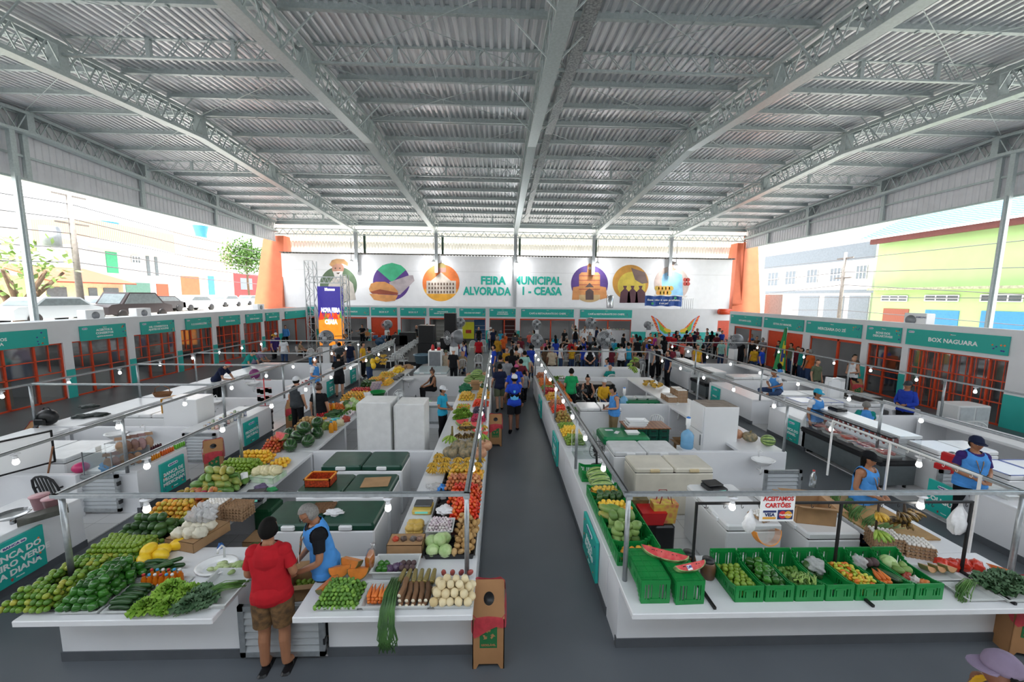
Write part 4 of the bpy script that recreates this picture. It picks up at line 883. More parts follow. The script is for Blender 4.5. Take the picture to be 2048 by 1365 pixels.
# ======== island with limes, left-hand counter facing the camera
tray(-5.0, 3.72, -4.5, 4.35, ZS, .05, btray, 'black tray under the lime heap at the front corner')
heap(LIME, -5.04, 3.66, -4.46, 4.45, ZS+.03, .033, 6, 'lime in the big heap at the front corner of the counter', dome=1.0)
tray(-4.44, 3.68, -4.06, 4.1, ZS, .05, wtray, 'pale tray under the dark green peppers')
heap(PEPPER, -4.46, 3.66, -4.03, 4.3, ZS+.04, .04, 4, 'dark green bell pepper in the heap between limes and cucumbers', dome=.8)
tray(-4.0, 3.68, -3.72, 4.05, ZS, .045, wtray, 'pale tray under the dark cucumbers')
for k in range(6):
 for l in range(2 if k < 5 else 1): place(COKE, (-3.87+rnd.uniform(-.01, .01), 3.72+k*.055+l*.02, ZS+.05+l*.045), 0, 'dark cucumber in the pile between green peppers and lettuce', 'dark cucumbers beside the lettuce', rot=(0, 0, rnd.uniform(-.1, .1)))
tray(-3.7, 3.68, -3.3, 3.98, ZS, .045, wtray, 'pale tray under the curly lettuce')
for i, (x, y, z, a) in enumerate(((-3.62, 3.72, .03, 0), (-3.42, 3.74, .02, 1.3), (-3.53, 3.9, .08, 2.5), (-3.34, 3.88, .05, 4))): place(LETT, (x, y, ZS+z), a, 'curly bright green lettuce at the counter edge', 'curly lettuces at the counter edge')
tray(-3.25, 3.72, -2.82, 4.25, ZS, .07, wtray, 'large pale tray of kale and long chives at the counter corner')
kale = mat('kale_leaf', '2F5230', .5, var=.2, scale=12, bump=.4, col2='6F8F6A')
KALE = proto('kale_bunch', frilly(.14, 5, .08, 4, 4), kale)
for i, (x, y, a, l) in enumerate(((-3.22, 3.86, 0, 'kale bunch wrapped in clear film beside curly lettuce'), (-3.2, 3.75, 2, 'dark kale bunch low at the counter edge'), (-3.08, 3.8, 4, 'dark kale bunch under the chives'))): place(KALE, (x, y, ZS+.05), a, l)
def bundle(name, label, n, pts_fn, r, m, cat, loc=(0, 0, 0), rz=0, mem='stem'):
 t = thing(name, label, cat, loc, rz)
 for k in range(n): b = MB(); b.tube(pts_fn(k), r, 4); b.build(mem, m, t)
 return t
chive = mat('chive_green', '3F6A2C', .5, var=.15, col2='6F9A48')
def chv(k):
 q = random.Random(k); x, y = q.uniform(-.05, .05), q.uniform(-.05, .05); a = q.uniform(-.35, .35)
 return [(x+.16, y+.1, .06), (x+.0, y+.0+a*.05, .09+q.uniform(0, .03)), (x-.18, y-.1+a*.15, .06), (x-.27+q.uniform(-.06, .06), y-.2+a*.2, .03-q.uniform(0, .1))]
bundle('chive_bundle', 'loose bundle of long chives lying over the pale tray', 45, chv, .004, chive, 'chives', (-2.98, 3.93, ZS))
PEAS = proto('bagged_greens', lambda b: [b.ball((rnd.uniform(-.1, .1), rnd.uniform(-.05, .05), rnd.uniform(.02, .07)), .03, 7, sc=(1.6, 1, .8)) for _ in range(16)], rmat('bagged_green', ['7E9A50', '9AB070', 'B8C690'], .3))
for i in range(3): place(PEAS, (-3.28+.2*i, 4.32, ZS+.01), i, 'clear bag of pale green pods by the sink', 'clear bags of pale green pods by the sink')
tray(-4.98, 4.4, -4.2, 4.74, ZS, .05, btray, 'black tray under the pale round limes')
heap(LIME, -5.0, 4.38, -4.3, 4.84, ZS+.04, .03, 4, 'pale lime in the heap beside yellow melons')
for i, p in enumerate(((-4.25, 4.42), (-4.13, 4.5), (-4.2, 4.6), (-4.08, 4.72), (-4.02, 4.86), (-4.28, 4.52))): place(MELON, (p[0], p[1], ZS+.07+.06*(i == 5)), 0, 'bright yellow melon beside the cardboard box of cheese', 'yellow melons by the cheese box', rot=(pi/2, 0, .8+i*.5))
heap(COKE, -4.15, 4.22, -3.8, 4.42, ZS+.02, .028, 2, 'green cucumber behind the juice bottles', lay=(0, 0, .2), sp=1.6)
blob('plastic_bag', -4.22, 4.3, ZS, .09, .07, .07, wbag, 'crumpled white plastic bag beside the green cucumbers', 'plastic bag', 3)
tray(-5.0, 4.86, -4.3, 5.2, ZS, .05, btray, 'black tray under the dark avocados'); heap(AVOC, -5.02, 4.86, -4.35, 5.24, ZS+.03, .052, 3, 'dark green avocado in the black tray')
tray(-5.0, 5.22, -4.35, 5.55, ZS, .05, btray, 'black tray under the mottled oranges'); heap(ORANGE, -5.02, 5.24, -4.36, 5.6, ZS+.04, .037, 4, 'mottled orange in the heap beside the cheese bags')
tray(-5.0, 5.62, -4.35, 5.95, ZS, .05, btray, 'black tray under red and green mangoes'); heap(MANGO, -5.02, 5.62, -4.3, 5.98, ZS+.03, .046, 3, 'red and green mango in the black tray')
tray(-5.0, 6.0, -4.3, 6.5, ZS, .05, btray, 'black tray under the green papayas'); heap(PAPAYA, -5.02, 6.02, -4.25, 6.52, ZS+.02, .056, 4, 'green papaya in the stepped heap', lay=(pi/2, 0, .9), sp=1.05)
tray(-5.0, 6.55, -4.3, 7.0, ZS, .05, btray, 'black tray under shiny green limes'); heap(LIME, -5.02, 6.55, -4.3, 7.05, ZS+.04, .034, 5, 'shiny green lime in the heap before the yellow lemons', s=1.1)
heap(YLEMON, -5.02, 7.1, -4.35, 7.5, ZS+.02, .038, 4, 'yellow lemon in the heap behind the green limes', s=1.05)
heap(YLEMON, -4.3, 6.95, -4.0, 7.3, ZS+.02, .036, 2, 'yellow lemon beside the box of bagged cheese')
heap(PAPPLE, -4.9, 7.7, -4.5, 8.2, ZS+.0, .036, 5, 'red and yellow apple in the netted heap', dome=.6)
blob('plastic_bag', -4.75, 7.58, ZS, .17, .08, .06, mat('dark_bag', '4A4A50', .25, var=.1, bump=.5), 'grey crumpled plastic bags between lemons and apples', 'plastic bag', 5)
def slice_(name, label, loc, R_, rz, tilt, flesh, rind, cat, arc=pi):
 t = thing(name, label, cat, loc, rz); t.rotation_euler = (tilt, 0, rz); n = 16
 o = [(R_*cos(pi+arc*k/n), R_*sin(pi+arc*k/n)) for k in range(n+1)];
 b = MB(); b.prism([(x*.94, z*.94) for x, z in o], -.045, .045); b.build('flesh', flesh, t)
 b = MB(); b.prism(o+[(x*.94, z*.94) for x, z in reversed(o)], -.046, .046); b.build('rind', rind, t); return t
redf = mat('watermelon_flesh', 'CF3A40', .3, var=.12, scale=14, col2='E06A66'); rindm = mat('watermelon_rind', 'B9C88A', .4, var=.2, scale=10, col2='3A6A34')
slice_('watermelon_slice', 'cut watermelon quarter standing on the netted apples', (-4.55, 7.95, ZS+.36), .16, -.5, -.3, redf, rindm, 'watermelon')
for i, (x, y, z, a) in enumerate(((-4.35, 7.85, .13, .5), (-4.1, 8.1, .13, .2), (-4.45, 8.35, .13, 1), (-4.15, 8.6, .13, .7), (-4.75, 8.55, .13, .3), (-4.3, 8.35, .33, .6), (-4.62, 8.9, .13, 1), (-4.2, 8.75, .32, .1))): place(WMD, (x, y, ZS+z), 0, 'dark striped watermelon piled beside the netted apples', 'dark watermelons beside the apples', rot=(pi/2, 0, a), scale=rnd.uniform(.9, 1.05))
heap(POTATO, -4.95, 9.0, -4.35, 9.6, ZS, .042, 4, 'brown potato in the heap behind the watermelons')
JB = thing('juice_bottle', 'x', 'bottle', (0, 0, -5)); b = MB(); b.lathe([(.026, 0), (.028, .01), (.028, .09), (.014, .125), (.013, .14)], 10); b.build('bottle_body', mat('orange_juice', 'D9761C', .2, var=.1, scale=20), JB); b = MB(); b.lathe([(.015, .138), (.015, .16)], 8); JC = b.build('cap', mat('bottle_cap_blue', '3A9BD0', .4), JB)
def recap(t, m, part='cap'):
 for ch in t.children:
  if ch.name.startswith(part): ch.material_slots[0].link = 'OBJECT'; ch.material_slots[0].material = m
capr = mat('bottle_cap_red', 'C22B2B', .4); capb = MATS['bottle_cap_blue']; capw = mat('bottle_cap_white', 'E8E8E8', .4)
for i in range(12):
 t = place(JB, (-3.93+(i % 6)*.062+(i//6)*.02, 4.06+(i//6)*.08, ZS), 0, f'small orange juice bottle with a {"red" if i%3==0 else "blue" if i%3==1 else "white"} cap on the front counter', f'juice bottles on the front counter, {"red" if i%3==0 else "blue" if i%3==1 else "white"} caps'); recap(t, [capr, capb, capw][i % 3])
tray(-3.98, 4.0, -3.5, 4.2, ZS-.003, .02, wtray, 'shallow pale tray under the orange juice bottles', rim=.005, fl=.005)
# cheese box, egg stacks, scale
cbox(-3.99, 4.92, ZS, .46, .5, .13, -.25, 'tomato-printed cardboard box holding bags of white cheese', False)
for i in range(6):
 o = blob('cheese_bag', -4.12+.13*(i % 3), 4.78+.16*(i//3), ZS+.13, .085, .075, .08, mat('fresh_cheese', 'E2DCC8', .45, var=.05, bump=.4), 'block of white cheese in a knotted clear bag on the printed box', 'cheese bag', i, .12); o['group'] = 'cheese bags on the printed box'
for i in range(5): o = blob('knotted_bag', -4.05+.1*(i % 3), 4.95+.13*(i//3), ZS+.25, .08, .07, .1, pbag, 'puffed clear bag knotted over the white cheese', 'plastic bag', 20+i, .3); o['group'] = 'puffed clear bags over the cheese'
eggtrays(-4.12, 5.42, ZS, 6, -.1, 'pulp egg tray in the stack beside the digital scale', EGG, glabel='white egg in the tall stack beside the digital scale')
eggtrays(-3.82, 5.45, ZS, 5, -.1, 'pulp egg tray in the lower stack next to the tall egg stack', None)
def scale_(x, y, rz, label, m=black, plate=black, big=1):
 t = thing('kitchen_scale', label, 'scale', (x, y, ZS), rz); b = MB(); b.rbox(-.15*big, .15*big, -.17*big, .12*big, .015, .075, .015); b.build('scale_body', m, t)
 b = MB(); b.rbox(-.14*big, .14*big, -.08*big, .13*big, .09, .102, .01); b.box(-.03, .03, -.03, .03, .07, .09); b.build('plate', plate, t)
 b = MB(); b.box(-.1*big, .1*big, -.175*big, -.17*big, .03, .06); b.build('display', mat('scale_display', '5FA89A', .2, var=0, emit=.4), t)
 b = MB(); [b.lathe([(.012, 0), (.012, .016)], 6, (sx*.12*big, sy*.1*big, 0)) for sx in (-1, 1) for sy in (-1, 1)]; b.build('rubber_foot', black, t); return t
scale_(-3.9, 5.95, .2, 'black digital scale with green display beside the egg trays')
blob('plastic_bag', -3.98, 6.25, ZS, .1, .08, .05, mat('violet_netting', '6A5A7A', .6, bump=.5), 'violet netting bag behind the digital scale', 'plastic bag', 8)
blob('plastic_bag', -3.8, 6.2, ZS, .1, .06, .03, mat('green_bag', '2E9A5A', .4, bump=.5), 'small green plastic bag behind the digital scale', 'plastic bag', 9)
b = MB(); b.lathe([(.012, 0), (.055, 0), (.055, .2), (.012, .2), (.012, .19)], 14); tag(b.build('paper_towel_roll', mat('tissue_paper', 'F2F2F2', .9, bump=.2), None, (-4.36, 6.42, ZS)), 'white paper towel roll standing beside the printed fruit box', 'paper towel')
t = cbox(-4.1, 6.62, ZS, .5, .34, .1, -.15, 'green and white printed fruit box with bagged cheese', False, m=mat('printed_box', 'A9CFA0', .6, kind='voronoi', scale=9, col2='E8EDE4'))
for i in range(5): o = blob('cheese_bag', -4.25+.08*i, 6.62+.03*(i % 2), ZS+.1, .09, .12, .08, mat('yellow_cheese', 'E6DBAE', .45, bump=.4), 'bag of pale yellow cheese on the printed fruit box', 'cheese bag', 40+i, .12); o['group'] = 'pale cheese bags on the fruit box'
blob('plastic_bag', -3.62, 4.72, .45, .1, .1, .24, mat('blue_bag', '1F5FA8', .4, bump=.5), 'blue plastic bag hung below the counter by the sink', 'plastic bag', 12)
# back half of the produce row
for i, (P, x0, y0, x1, y1, r, ly, lb) in enumerate(((PAPAYA, -4.5, 9.1, -4.05, 9.5, .05, 1, 'pale papaya beside the bottles of yellow oil'), (ORANGE, -4.9, 9.8, -4.5, 10.0, .036, 1, 'orange in a small tray near the lone woman in black'), (CARROT, -4.9, 10.6, -4.4, 11.0, .03, 3, 'carrot heaped before the woman in black dress'),
 (YMANGO, -4.9, 11.6, -4.1, 12.3, .045, 3, 'yellow mango heap in front of red peppers'), (RPEPPER, -4.95, 12.4, -4.25, 13.0, .036, 3, 'dark red pepper heaped on the far produce row'), (AVOC, -4.9, 13.1, -4.3, 13.8, .055, 3, 'avocado heaped behind the red peppers'), (ORANGE, -4.9, 13.9, -4.3, 14.6, .04, 3, 'orange heaped on the far produce row'), (YLEMON, -4.25, 13.6, -3.95, 14.4, .045, 3, 'yellow lemon beside the purple packed boxes'),
 (LEMON, -4.8, 15.0, -4.2, 15.6, .045, 3, 'yellow green fruit heap at the end of the produce row'), (MELON, -4.5, 16.0, -4.1, 16.6, .07, 2, 'yellow melon at the end of the produce row'), (PEPPER, -4.3, 10.0, -4.0, 10.4, .04, 1, 'small green pepper beside the garlic'), (GARLIC, -4.2, 9.9, -3.95, 10.6, .024, 2, 'garlic bulb in the pile beside teal tubs'), (RPEPPER, -4.9, 10.1, -4.5, 10.45, .03, 2, 'mixed red pepper in the tray near the juice jugs'))):
 heap(P, x0, y0, x1, y1, ZS, r, ly, lb, sp=1.1)
CABN = 0
for i, (x, y, z) in enumerate(((-4.35, 10.9, .07), (-4.2, 11.05, .07), (-4.3, 11.15, .2), (-4.05, 11.1, .07), (-4.12, 10.95, .18))): place(CABB, (x, y, ZS+z), i, 'pale cabbage beside the bright lettuce on the produce row', 'cabbages beside the far lettuce')
for i in range(4): place(LETT, (-4.22+.12*i, 10.6+.06*(i % 2), ZS+.02*i), i, 'bright lettuce beside the pale cabbages', 'lettuces beside the far cabbages')
SCAL = MB(); [SCAL.tube(chv(k), .006, 4) for k in range(60)]; tag(SCAL.build('scallion_bundle', chive, None, (-4.55, 11.35, ZS), 1.2), 'thick green scallion bundle behind the carrots', 'scallions')
heap(COKE, -4.6, 10.05, -4.3, 10.5, ZS, .026, 3, 'dark cucumber stacked beside the bright lettuce', lay=(0, 0, .1), sp=2)
JUG = thing('juice_jug', 'x', 'bottle', (0, 0, -5)); b = MB(); b.lathe([(.05, 0), (.055, .02), (.055, .16), (.03, .22), (.022, .25)], 12); b.build('bottle_body', mat('yellow_juice', 'E79A22', .2, var=.08), JUG); b = MB(); b.lathe([(.024, .245), (.024, .275)], 10); b.build('cap', capb, JUG)
for i, (x, y, lb, g) in enumerate(((-3.98, 8.95, 'yellow juice jug beside the pile of watermelons', 'a'), (-3.96, 9.1, 'yellow juice jug beside the pile of watermelons', 'a'), (-4.85, 10.45, 'orange juice jug near the woman in black', 'b'), (-4.75, 10.55, 'orange juice jug near the woman in black', 'b'), (-4.65, 10.65, 'orange juice jug near the woman in black', 'b'))): place(JUG, (x, y, ZS), 0, lb, lb)
for i, (x, y, m_, lb) in enumerate(((-4.15, 9.6, mat('teal_tub', '4FC0B8', .4), 'teal lidded tub on the produce row'), (-3.98, 9.45, mat('pasta', 'E4D8B0', .6, bump=.5), 'bag of pale pasta beside the juice jugs'), (-4.05, 9.25, mat('pasta', 'E4D8B0', .6), 'bulging bag of pale noodles beside potatoes'), (-3.95, 9.75, mat('tomato_bag', 'B54A3A', .5), 'small bag of tomatoes beside the teal tub'))):
 b = MB()
 if i == 0: b.lathe([(.09, 0), (.1, .1), (.105, .1), (.105, .13), (0, .135)], 16); tag(b.build('plastic_tub', m_, None, (x, y, ZS)), lb, 'tub')
 else: blob('food_bag', x, y, ZS, .09, .09, .1, m_, lb, 'food bag', i)
purp = mat('purple_carton', '5A4A8A', .5, kind='voronoi', scale=16, col2='C9B8A8')
for i in range(5): b = MB(); b.box(-.16, .16, -.12, .12, 0, .06); o = b.build('egg_carton', purp, None, (-4.25+.02*i, 12.9+.02*i, ZS+.062*i), .1*i); tag(o, 'purple printed egg carton in the stack on the produce row', 'egg carton', 'purple egg cartons stack')
eggtrays(-4.35, 13.35, ZS, 3, .2, 'egg tray with purple cushions on the far produce row', EGG, glabel='egg in the tray with purple cushions')
for i in range(4): b = MB(); b.box(-.12, .12, -.09, .09, 0, .08); tag(b.build('grape_box', mat('grape_box', '3E5A3A', .5, kind='voronoi', scale=20, col2='5A3A5A'), None, (-4.05+.02*i, 14.7+.27*i, ZS), .2), 'small box of dark grapes at the end of the produce row', 'box', 'grape boxes')
for i, (x, y) in enumerate(((-4.3, 16.9), (-4.0, 17.1), (-4.55, 17.2), (-4.2, 17.4))): cbox(x, y, ZS, .28, .2, .12, .3*i, 'small open kraft carton at the band end of the row', False)['group'] = 'kraft cartons at the band end'
GB = MB(); GB.lathe([(.2, 0), (.26, .14), (.27, .14), (.27, .15), (.25, .15), (.2, .01)], 18); tag(GB.build('plastic_basin', green_pl, None, (-3.95, 12.3, ZS)), 'green round plastic basin beside the white bag', 'basin')
blob('plastic_bag', -4.15, 11.95, ZS, .16, .13, .14, wbag, 'puffed white plastic bag beside yellow mangoes', 'plastic bag', 31)
# hanging ripe banana cluster
for i in range(6): place(BANY, (-4.62+.1*(i % 2), 14.9+.05*(i//2), 1.75-.16*(i//2)), i*1.7, 'ripe banana bunch hanging before the olive-shirted man', 'ripe bananas hanging at the far row', scale=1.2)
for i, (x, y, z) in enumerate(((-4.95, 14.95, 1.5), (-4.8, 15.05, 1.55), (-4.9, 14.9, 1.35))): place(MELON, (x, y, z), 0, 'yellow melon in the hanging net by the olive-shirted man', 'hanging yellow melons', scale=1.25)
# ======== aisle side counter of the same island
TR = (('gherkins', -1.88, -1.45), ('carrots', -1.42, -1.17), ('cassava', -1.12, -.72), ('yam', -.68, -.27))
for nme, a, c in TR: tray(a, 3.68, c, 4.02, ZS, .06, wtray, {'gherkins': 'pale tray of small green gherkins', 'carrots': 'pale tray of carrots beside hanging long beans', 'cassava': 'pale tray of cut cassava and striped squash', 'yam': 'pale tray of round white roots at the aisle corner'}[nme])
heap(MAXIXE, -1.9, 3.66, -1.45, 4.05, ZS+.03, .022, 5, 'small green gherkin in the pale front tray', dome=.9, cap=260)
for i in range(15): place(CARROT, (-1.36+(i % 5)*.04, 3.82, ZS+.055+.035*(i//5)), 0, 'carrot in the pale front tray beside the long beans', 'carrots in the front tray', rot=(0, 0, pi/2+rnd.uniform(-.15, .15)))
bean = mat('long_bean_green', '35582E', .45, var=.12, col2='4F7A3C')
def bn_(k):
 q = random.Random(k+50); x = q.uniform(-.07, .07);
 return [(x*.8, .22, .1+q.uniform(0, .06)), (x, 0, .12+q.uniform(0, .04)), (x*1.1, -.13, .07), (x*1.2+q.uniform(-.02, .02), -.17, -.08), (x*1.3+q.uniform(-.03, .03), -.18, -.22), (x*.9+q.uniform(-.05, .05), -.18, -.24-q.uniform(0, .14))]
bundle('long_bean_bundle', 'bundle of long green beans hanging over the counter edge', 48, bn_, .0055, bean, 'beans', (-1.13, 3.75, ZS), mem='bean')
for i in range(11): place(CASSAVA, (-1.02+(i % 5)*.065, 3.8+.015*(i//5), ZS+.06+.045*(i//5)), 0, 'cut cassava root with white ends in the front tray', 'cassava roots in the front tray', rot=(0, 0, -pi/2+rnd.uniform(-.12, .12)))
for i in range(6): place(MAXL, (-1.08+i*.07, 4.04, ZS+.12), 0, 'dark striped squash standing behind the cassava', 'striped squashes behind the cassava', rot=(.7, 0, 1.57+rnd.uniform(-.1, .1)), scale=.75)
heap(TURNIP, -.72, 3.64, -.25, 4.04, ZS+.04, .046, 3, 'round white root in the tray at the aisle corner')
for i in range(4): place(SWEETP, (-.62+i*.1, 4.08, ZS+.12), 0, 'pink sweet potato behind the round white roots', 'sweet potatoes behind the white roots', rot=(.6, .2*i, 0))
tray(-1.45, 4.1, -.95, 4.4, ZS+.02, .1, wtray, 'clear tray of chayote, purple cabbage and beetroot')
for i in range(6): place(BEET, (-1.12+(i % 3)*.06, 4.18+(i//3)*.08, ZS+.11), 0, 'beetroot in the raised clear tray', 'beetroots in the raised tray')
for i in range(4): place(PEPPER, (-1.38+(i % 2)*.06, 4.17+(i//2)*.09, ZS+.1), 0, 'pale green chayote in the raised clear tray', 'chayotes in the raised tray')
for i in range(3): blob('wrapped_cabbage', -1.27+.07*i, 4.2+.03*i, ZS+.05, .05, .05, .05, mat('purple_cabbage', '5A4460', .3, bump=.4), 'film wrapped purple cabbage in the raised tray', 'cabbage', 60+i, .1)['group'] = 'wrapped purple cabbage in the raised tray'
pumpf = mat('pumpkin_flesh', 'E08434', .4, var=.1, scale=12)
for i, (x, y, z, a) in enumerate(((-1.82, 4.16, .16, .3), (-1.7, 4.22, .2, -.3), (-1.6, 4.15, .14, .1), (-1.88, 3.95, .12, 1.2))): slice_('pumpkin_slice', 'film wrapped orange pumpkin slice behind the gherkins', (x, y, ZS+z), .12, a, -.4, pumpf, mat('pumpkin_rind', '6A6A3A', .5), 'pumpkin')['group'] = 'wrapped pumpkin slices behind the gherkins'
t = thing('carrot_bag', 'tall knotted clear bag of grated pumpkin sticking up by the gate', 'food bag', (-1.5, 4.2, ZS+.1)); b = MB(); b.tube([(0, 0, 0), (.01, 0, .12), (.03, 0, .22), (.04, 0, .25), (.05, 0, .3)], [.05, .06, .045, .01, .03], 10); b.build('bag_film', film, t); b = MB(); b.tube([(0, 0, 0), (.01, 0, .12), (.028, 0, .21)], [.045, .055, .03], 10); b.build('grated_filling', pumpf, t)
cbox(-1.17, 4.62, ZS, .44, .24, .17, 0, 'closed cardboard box carrying small spice bags', False)
for i, (c_, x) in enumerate((('C8482E', -1.3), ('5A4A42', -1.2), ('6A625E', -1.08), ('8A6A5A', -1.0))): blob('spice_bag', x, 4.6, ZS+.17, .04, .035, .035, mat(f'spice_{i}', c_, .3, bump=.3), ['red', 'dark brown', 'grey', 'tan'][i]+' small spice bag on the closed cardboard box', 'spice bag', 70+i, .15)
for i in range(8): blob('flour_bag', -1.2+.09*(i % 2), 4.98+.11*((i//2) % 2), ZS+.055*(i//4)+.02, .075, .07, .045, mat('corn_flour', 'D9B45A', .35, var=.08, bump=.2), 'yellow flour bag in the pile beside the garlic tray', 'flour bag', 80+i, .08)['group'] = 'yellow flour bags beside the garlic'
scale_(-1.15, 5.6, 0, 'yellow-bodied shop scale with a grey plate', mat('scale_yellow', 'D9BC5A', .4), mat('scale_plate', '5A5C5E', .35, .4), .95)
blob('plastic_bag', -.98, 5.95, ZS, .12, .12, .04, pbag, 'flattened clear plastic bags behind the yellow scale', 'plastic bag', 91); blob('plastic_bag', -1.05, 6.25, ZS, .16, .12, .04, pbag, 'sheaf of clear bags beside the blue bag', 'plastic bag', 92); blob('plastic_bag', -.95, 5.1, ZS, .1, .13, .05, pbag, 'limp clear bag beside the flour bags', 'plastic bag', 93)
blob('plastic_bag', -.92, 6.15, ZS, .1, .08, .07, mat('bright_blue_bag', '2A7FD0', .4, bump=.4), 'bright blue plastic bag beside the tomatoes', 'plastic bag', 94)
tray(-.92, 4.45, -.3, 4.8, ZS, .08, btray, 'black tray of cabbages and potatoes at the frame post');
for i, (x, y, z) in enumerate(((-.82, 4.52, .1), (-.66, 4.5, .1), (-.74, 4.58, .2), (-.86, 4.66, .12), (-.7, 4.7, .13))): place(CABB, (x, y, ZS+z), i*1.3, 'pale green cabbage in the black tray at the frame post', 'cabbages in the black tray')
heap(POTATO, -.58, 4.44, -.27, 4.84, ZS+.05, .04, 4, 'tan potato beside the pale cabbages', dome=.7)
tray(-.9, 4.84, -.3, 5.15, ZS, .08, btray, 'black tray of potatoes behind the cabbages'); heap(POTATO, -.6, 4.86, -.27, 5.2, ZS+.05, .04, 3, 'tan potato in the second black tray', dome=.7)
tray(-.95, 4.8, -.62, 5.1, ZS+.1, .06, wtray, 'pale tub of small garlic bulbs', name='garlic_tub', cat='tub'); heap(GARLIC, -.95, 4.8, -.62, 5.1, ZS+.13, .022, 3, 'garlic bulb in the pale tub', dome=.8)
tray(-.95, 5.2, -.3, 5.6, ZS, .08, btray, 'black tray of bright red plum tomatoes'); heap([PLUMT], -.72, 5.18, -.27, 5.62, ZS+.06, .03, 5, 'bright red plum tomato in the black tray', dome=.7)
blob('plastic_bag', -.78, 5.3, ZS+.14, .12, .1, .05, wbag, 'folded white plastic bag lying on the tomatoes', 'plastic bag', 95)
tray(-.95, 5.62, -.3, 6.0, ZS, .08, btray, 'black tray of round orange-red tomatoes'); heap(TOMATO, -.8, 5.62, -.27, 6.02, ZS+.06, .032, 5, 'round orange-red tomato in the middle black tray', dome=.7)
tray(-.95, 6.02, -.3, 6.35, ZS, .08, btray, 'black tray of brownish onions'); heap(ONION, -.9, 6.02, -.27, 6.38, ZS+.06, .034, 4, 'brownish onion in the black tray', dome=.7)
tray(-.95, 6.4, -.3, 6.7, ZS, .08, btray, 'black tray of ripe orange mangoes'); heap(YMANGO, -.9, 6.4, -.27, 6.72, ZS+.05, .04, 3, 'ripe orange mango in the black tray', dome=.7, s=1.15)
k = 0
for y in (6.75, 6.95, 7.15, 7.35):
 for x in (-1.2, -1.0, -.8, -.6, -.4):
  if y > 7.2 and -1.1 < x < -.35: continue
  place(BANY, (x+rnd.uniform(-.03, .03), y+rnd.uniform(-.03, .03), ZS+.13), -pi/2+rnd.uniform(-.4, .4), 'ripe yellow banana bunch in front of the pumpkins', 'ripe banana bunches in front of pumpkins', scale=.95)
for i, (x, y, P_, lb) in enumerate(((-.98, 7.5, PUMPG, 'dark grey mottled pumpkin before the green plantains'), (-.68, 7.52, PUMPG, 'brown-grey pumpkin in the middle of the pumpkin row'), (-.4, 7.45, PUMPO, 'tan orange pumpkin at the aisle edge'), (-.85, 7.85, PUMPG, 'grey pumpkin half hidden behind the pumpkin row'), (-.3, 7.85, PUMPO, 'light tan pumpkin behind the aisle post'), (-.58, 7.9, PUMPG, 'small dark pumpkin behind the pumpkin row'))): place(P_, (x, y, ZS+.12), i, lb, 'pumpkins on the aisle counter')
for x, y in ((-1.05, 8.15), (-.38, 8.25)):
 t = place(BANG, (x, y, ZS+.2), -pi/2, 'green plantain bunch resting on the pumpkins' if x < -1 else 'green plantain bunch at the aisle post', scale=1.15)
b = MB(); b.tube([(0, 0, 0), (0, .02, .22)], [.028, .02], 8); tag(b.build('plantain_stalk', stalk, None, (-1.02, 8.12, ZS+.22)), 'thick stalk standing on the green plantain bunch', 'stalk')
for i in range(7): place(BANB, (-.9+.13*(i % 4), 8.4+.14*(i//4), ZS+.15+.1*(i//4)), -pi/2+i*.5, 'overripe dark banana bunch behind the green plantains', 'overripe banana bunches')
for i in range(7): place(BANY, (-.85+.14*(i % 4), 9.0+.22*(i//4), ZS+.14), -pi/2+rnd.uniform(-.5, .5), 'yellow-green banana bunch near the cut watermelons', 'yellow-green banana bunches near cut watermelon')
for i, (x, y, z, lb) in enumerate(((-.5, 8.65, .2, 'cut red watermelon slice stacked at the aisle post'), (-.52, 8.75, .3, 'cut red watermelon slice topmost of the stack at the post'), (-.4, 8.6, .12, 'cut red watermelon slice lowest of the stack at the post'), (-.95, 9.55, .1, 'long cut watermelon half lying before the lettuce'))): slice_('watermelon_slice', lb, (x, y, ZS+z), .15 if i < 3 else .17, .1*i, -1.0, redf, rindm, 'watermelon')
for i in range(5): place(LETT, (-1.1+.14*(i % 3), 10.0+.2*(i//3), ZS+.03*i), i*1.4, 'light green lettuce beside the radishes', 'light lettuces beside the radishes', scale=1.15)
heap(RADISH, -.75, 9.6, -.35, 10.1, ZS+.02, .024, 3, 'pink radish in the tray near the recycling box', dome=.7); heap(PLUM, -.75, 10.2, -.35, 10.8, ZS+.02, .028, 3, 'dark plum in the heap behind the radishes', sp=1.2)
for (P_, x0, y0, x1, y1, r, ly, lb) in ((CHILI, -1.25, 10.8, -.85, 11.2, .03, 2, 'green chilli by the second partition'), (PLUMT, -.8, 11.0, -.32, 11.6, .034, 3, 'red tomato heap beyond the plums'), (LEMON, -1.3, 11.7, -.8, 12.4, .042, 3, 'green-yellow lime heap beside the boy'), (YMANGO, -.75, 11.8, -.32, 12.8, .045, 3, 'yellow-green mango heap at the far aisle post'), (AVOC, -.7, 13.0, -.35, 13.5, .055, 2, 'green avocado beside the cardboard box')): heap(P_, x0, y0, x1, y1, ZS, r, ly, lb, sp=1.15)
blob('net_bag', -1.15, 12.9, ZS, .2, .22, .17, mat('green_net', '1F7A50', .7, kind='voronoi', scale=40, col2='0F4A30'), 'green net sack of limes beside the cardboard box', 'net sack', 96); cbox(-.85, 13.3, ZS, .3, .3, .22, .1, 'open cardboard box before the long watermelons')
for i, (x, y, z, a) in enumerate(((-1.15, 14.2, .12, 1.3), (-.75, 14.2, .12, 1.6), (-1.1, 14.6, .12, 1.5), (-.7, 14.6, .12, 1.4), (-.9, 14.3, .32, 1.5), (-.85, 14.7, .32, 1.6))): place(WML, (x, y, ZS+z), 0, 'light striped long watermelon at the far aisle counter', 'long watermelons at the far counter', rot=(pi/2, 0, a), scale=1.15)
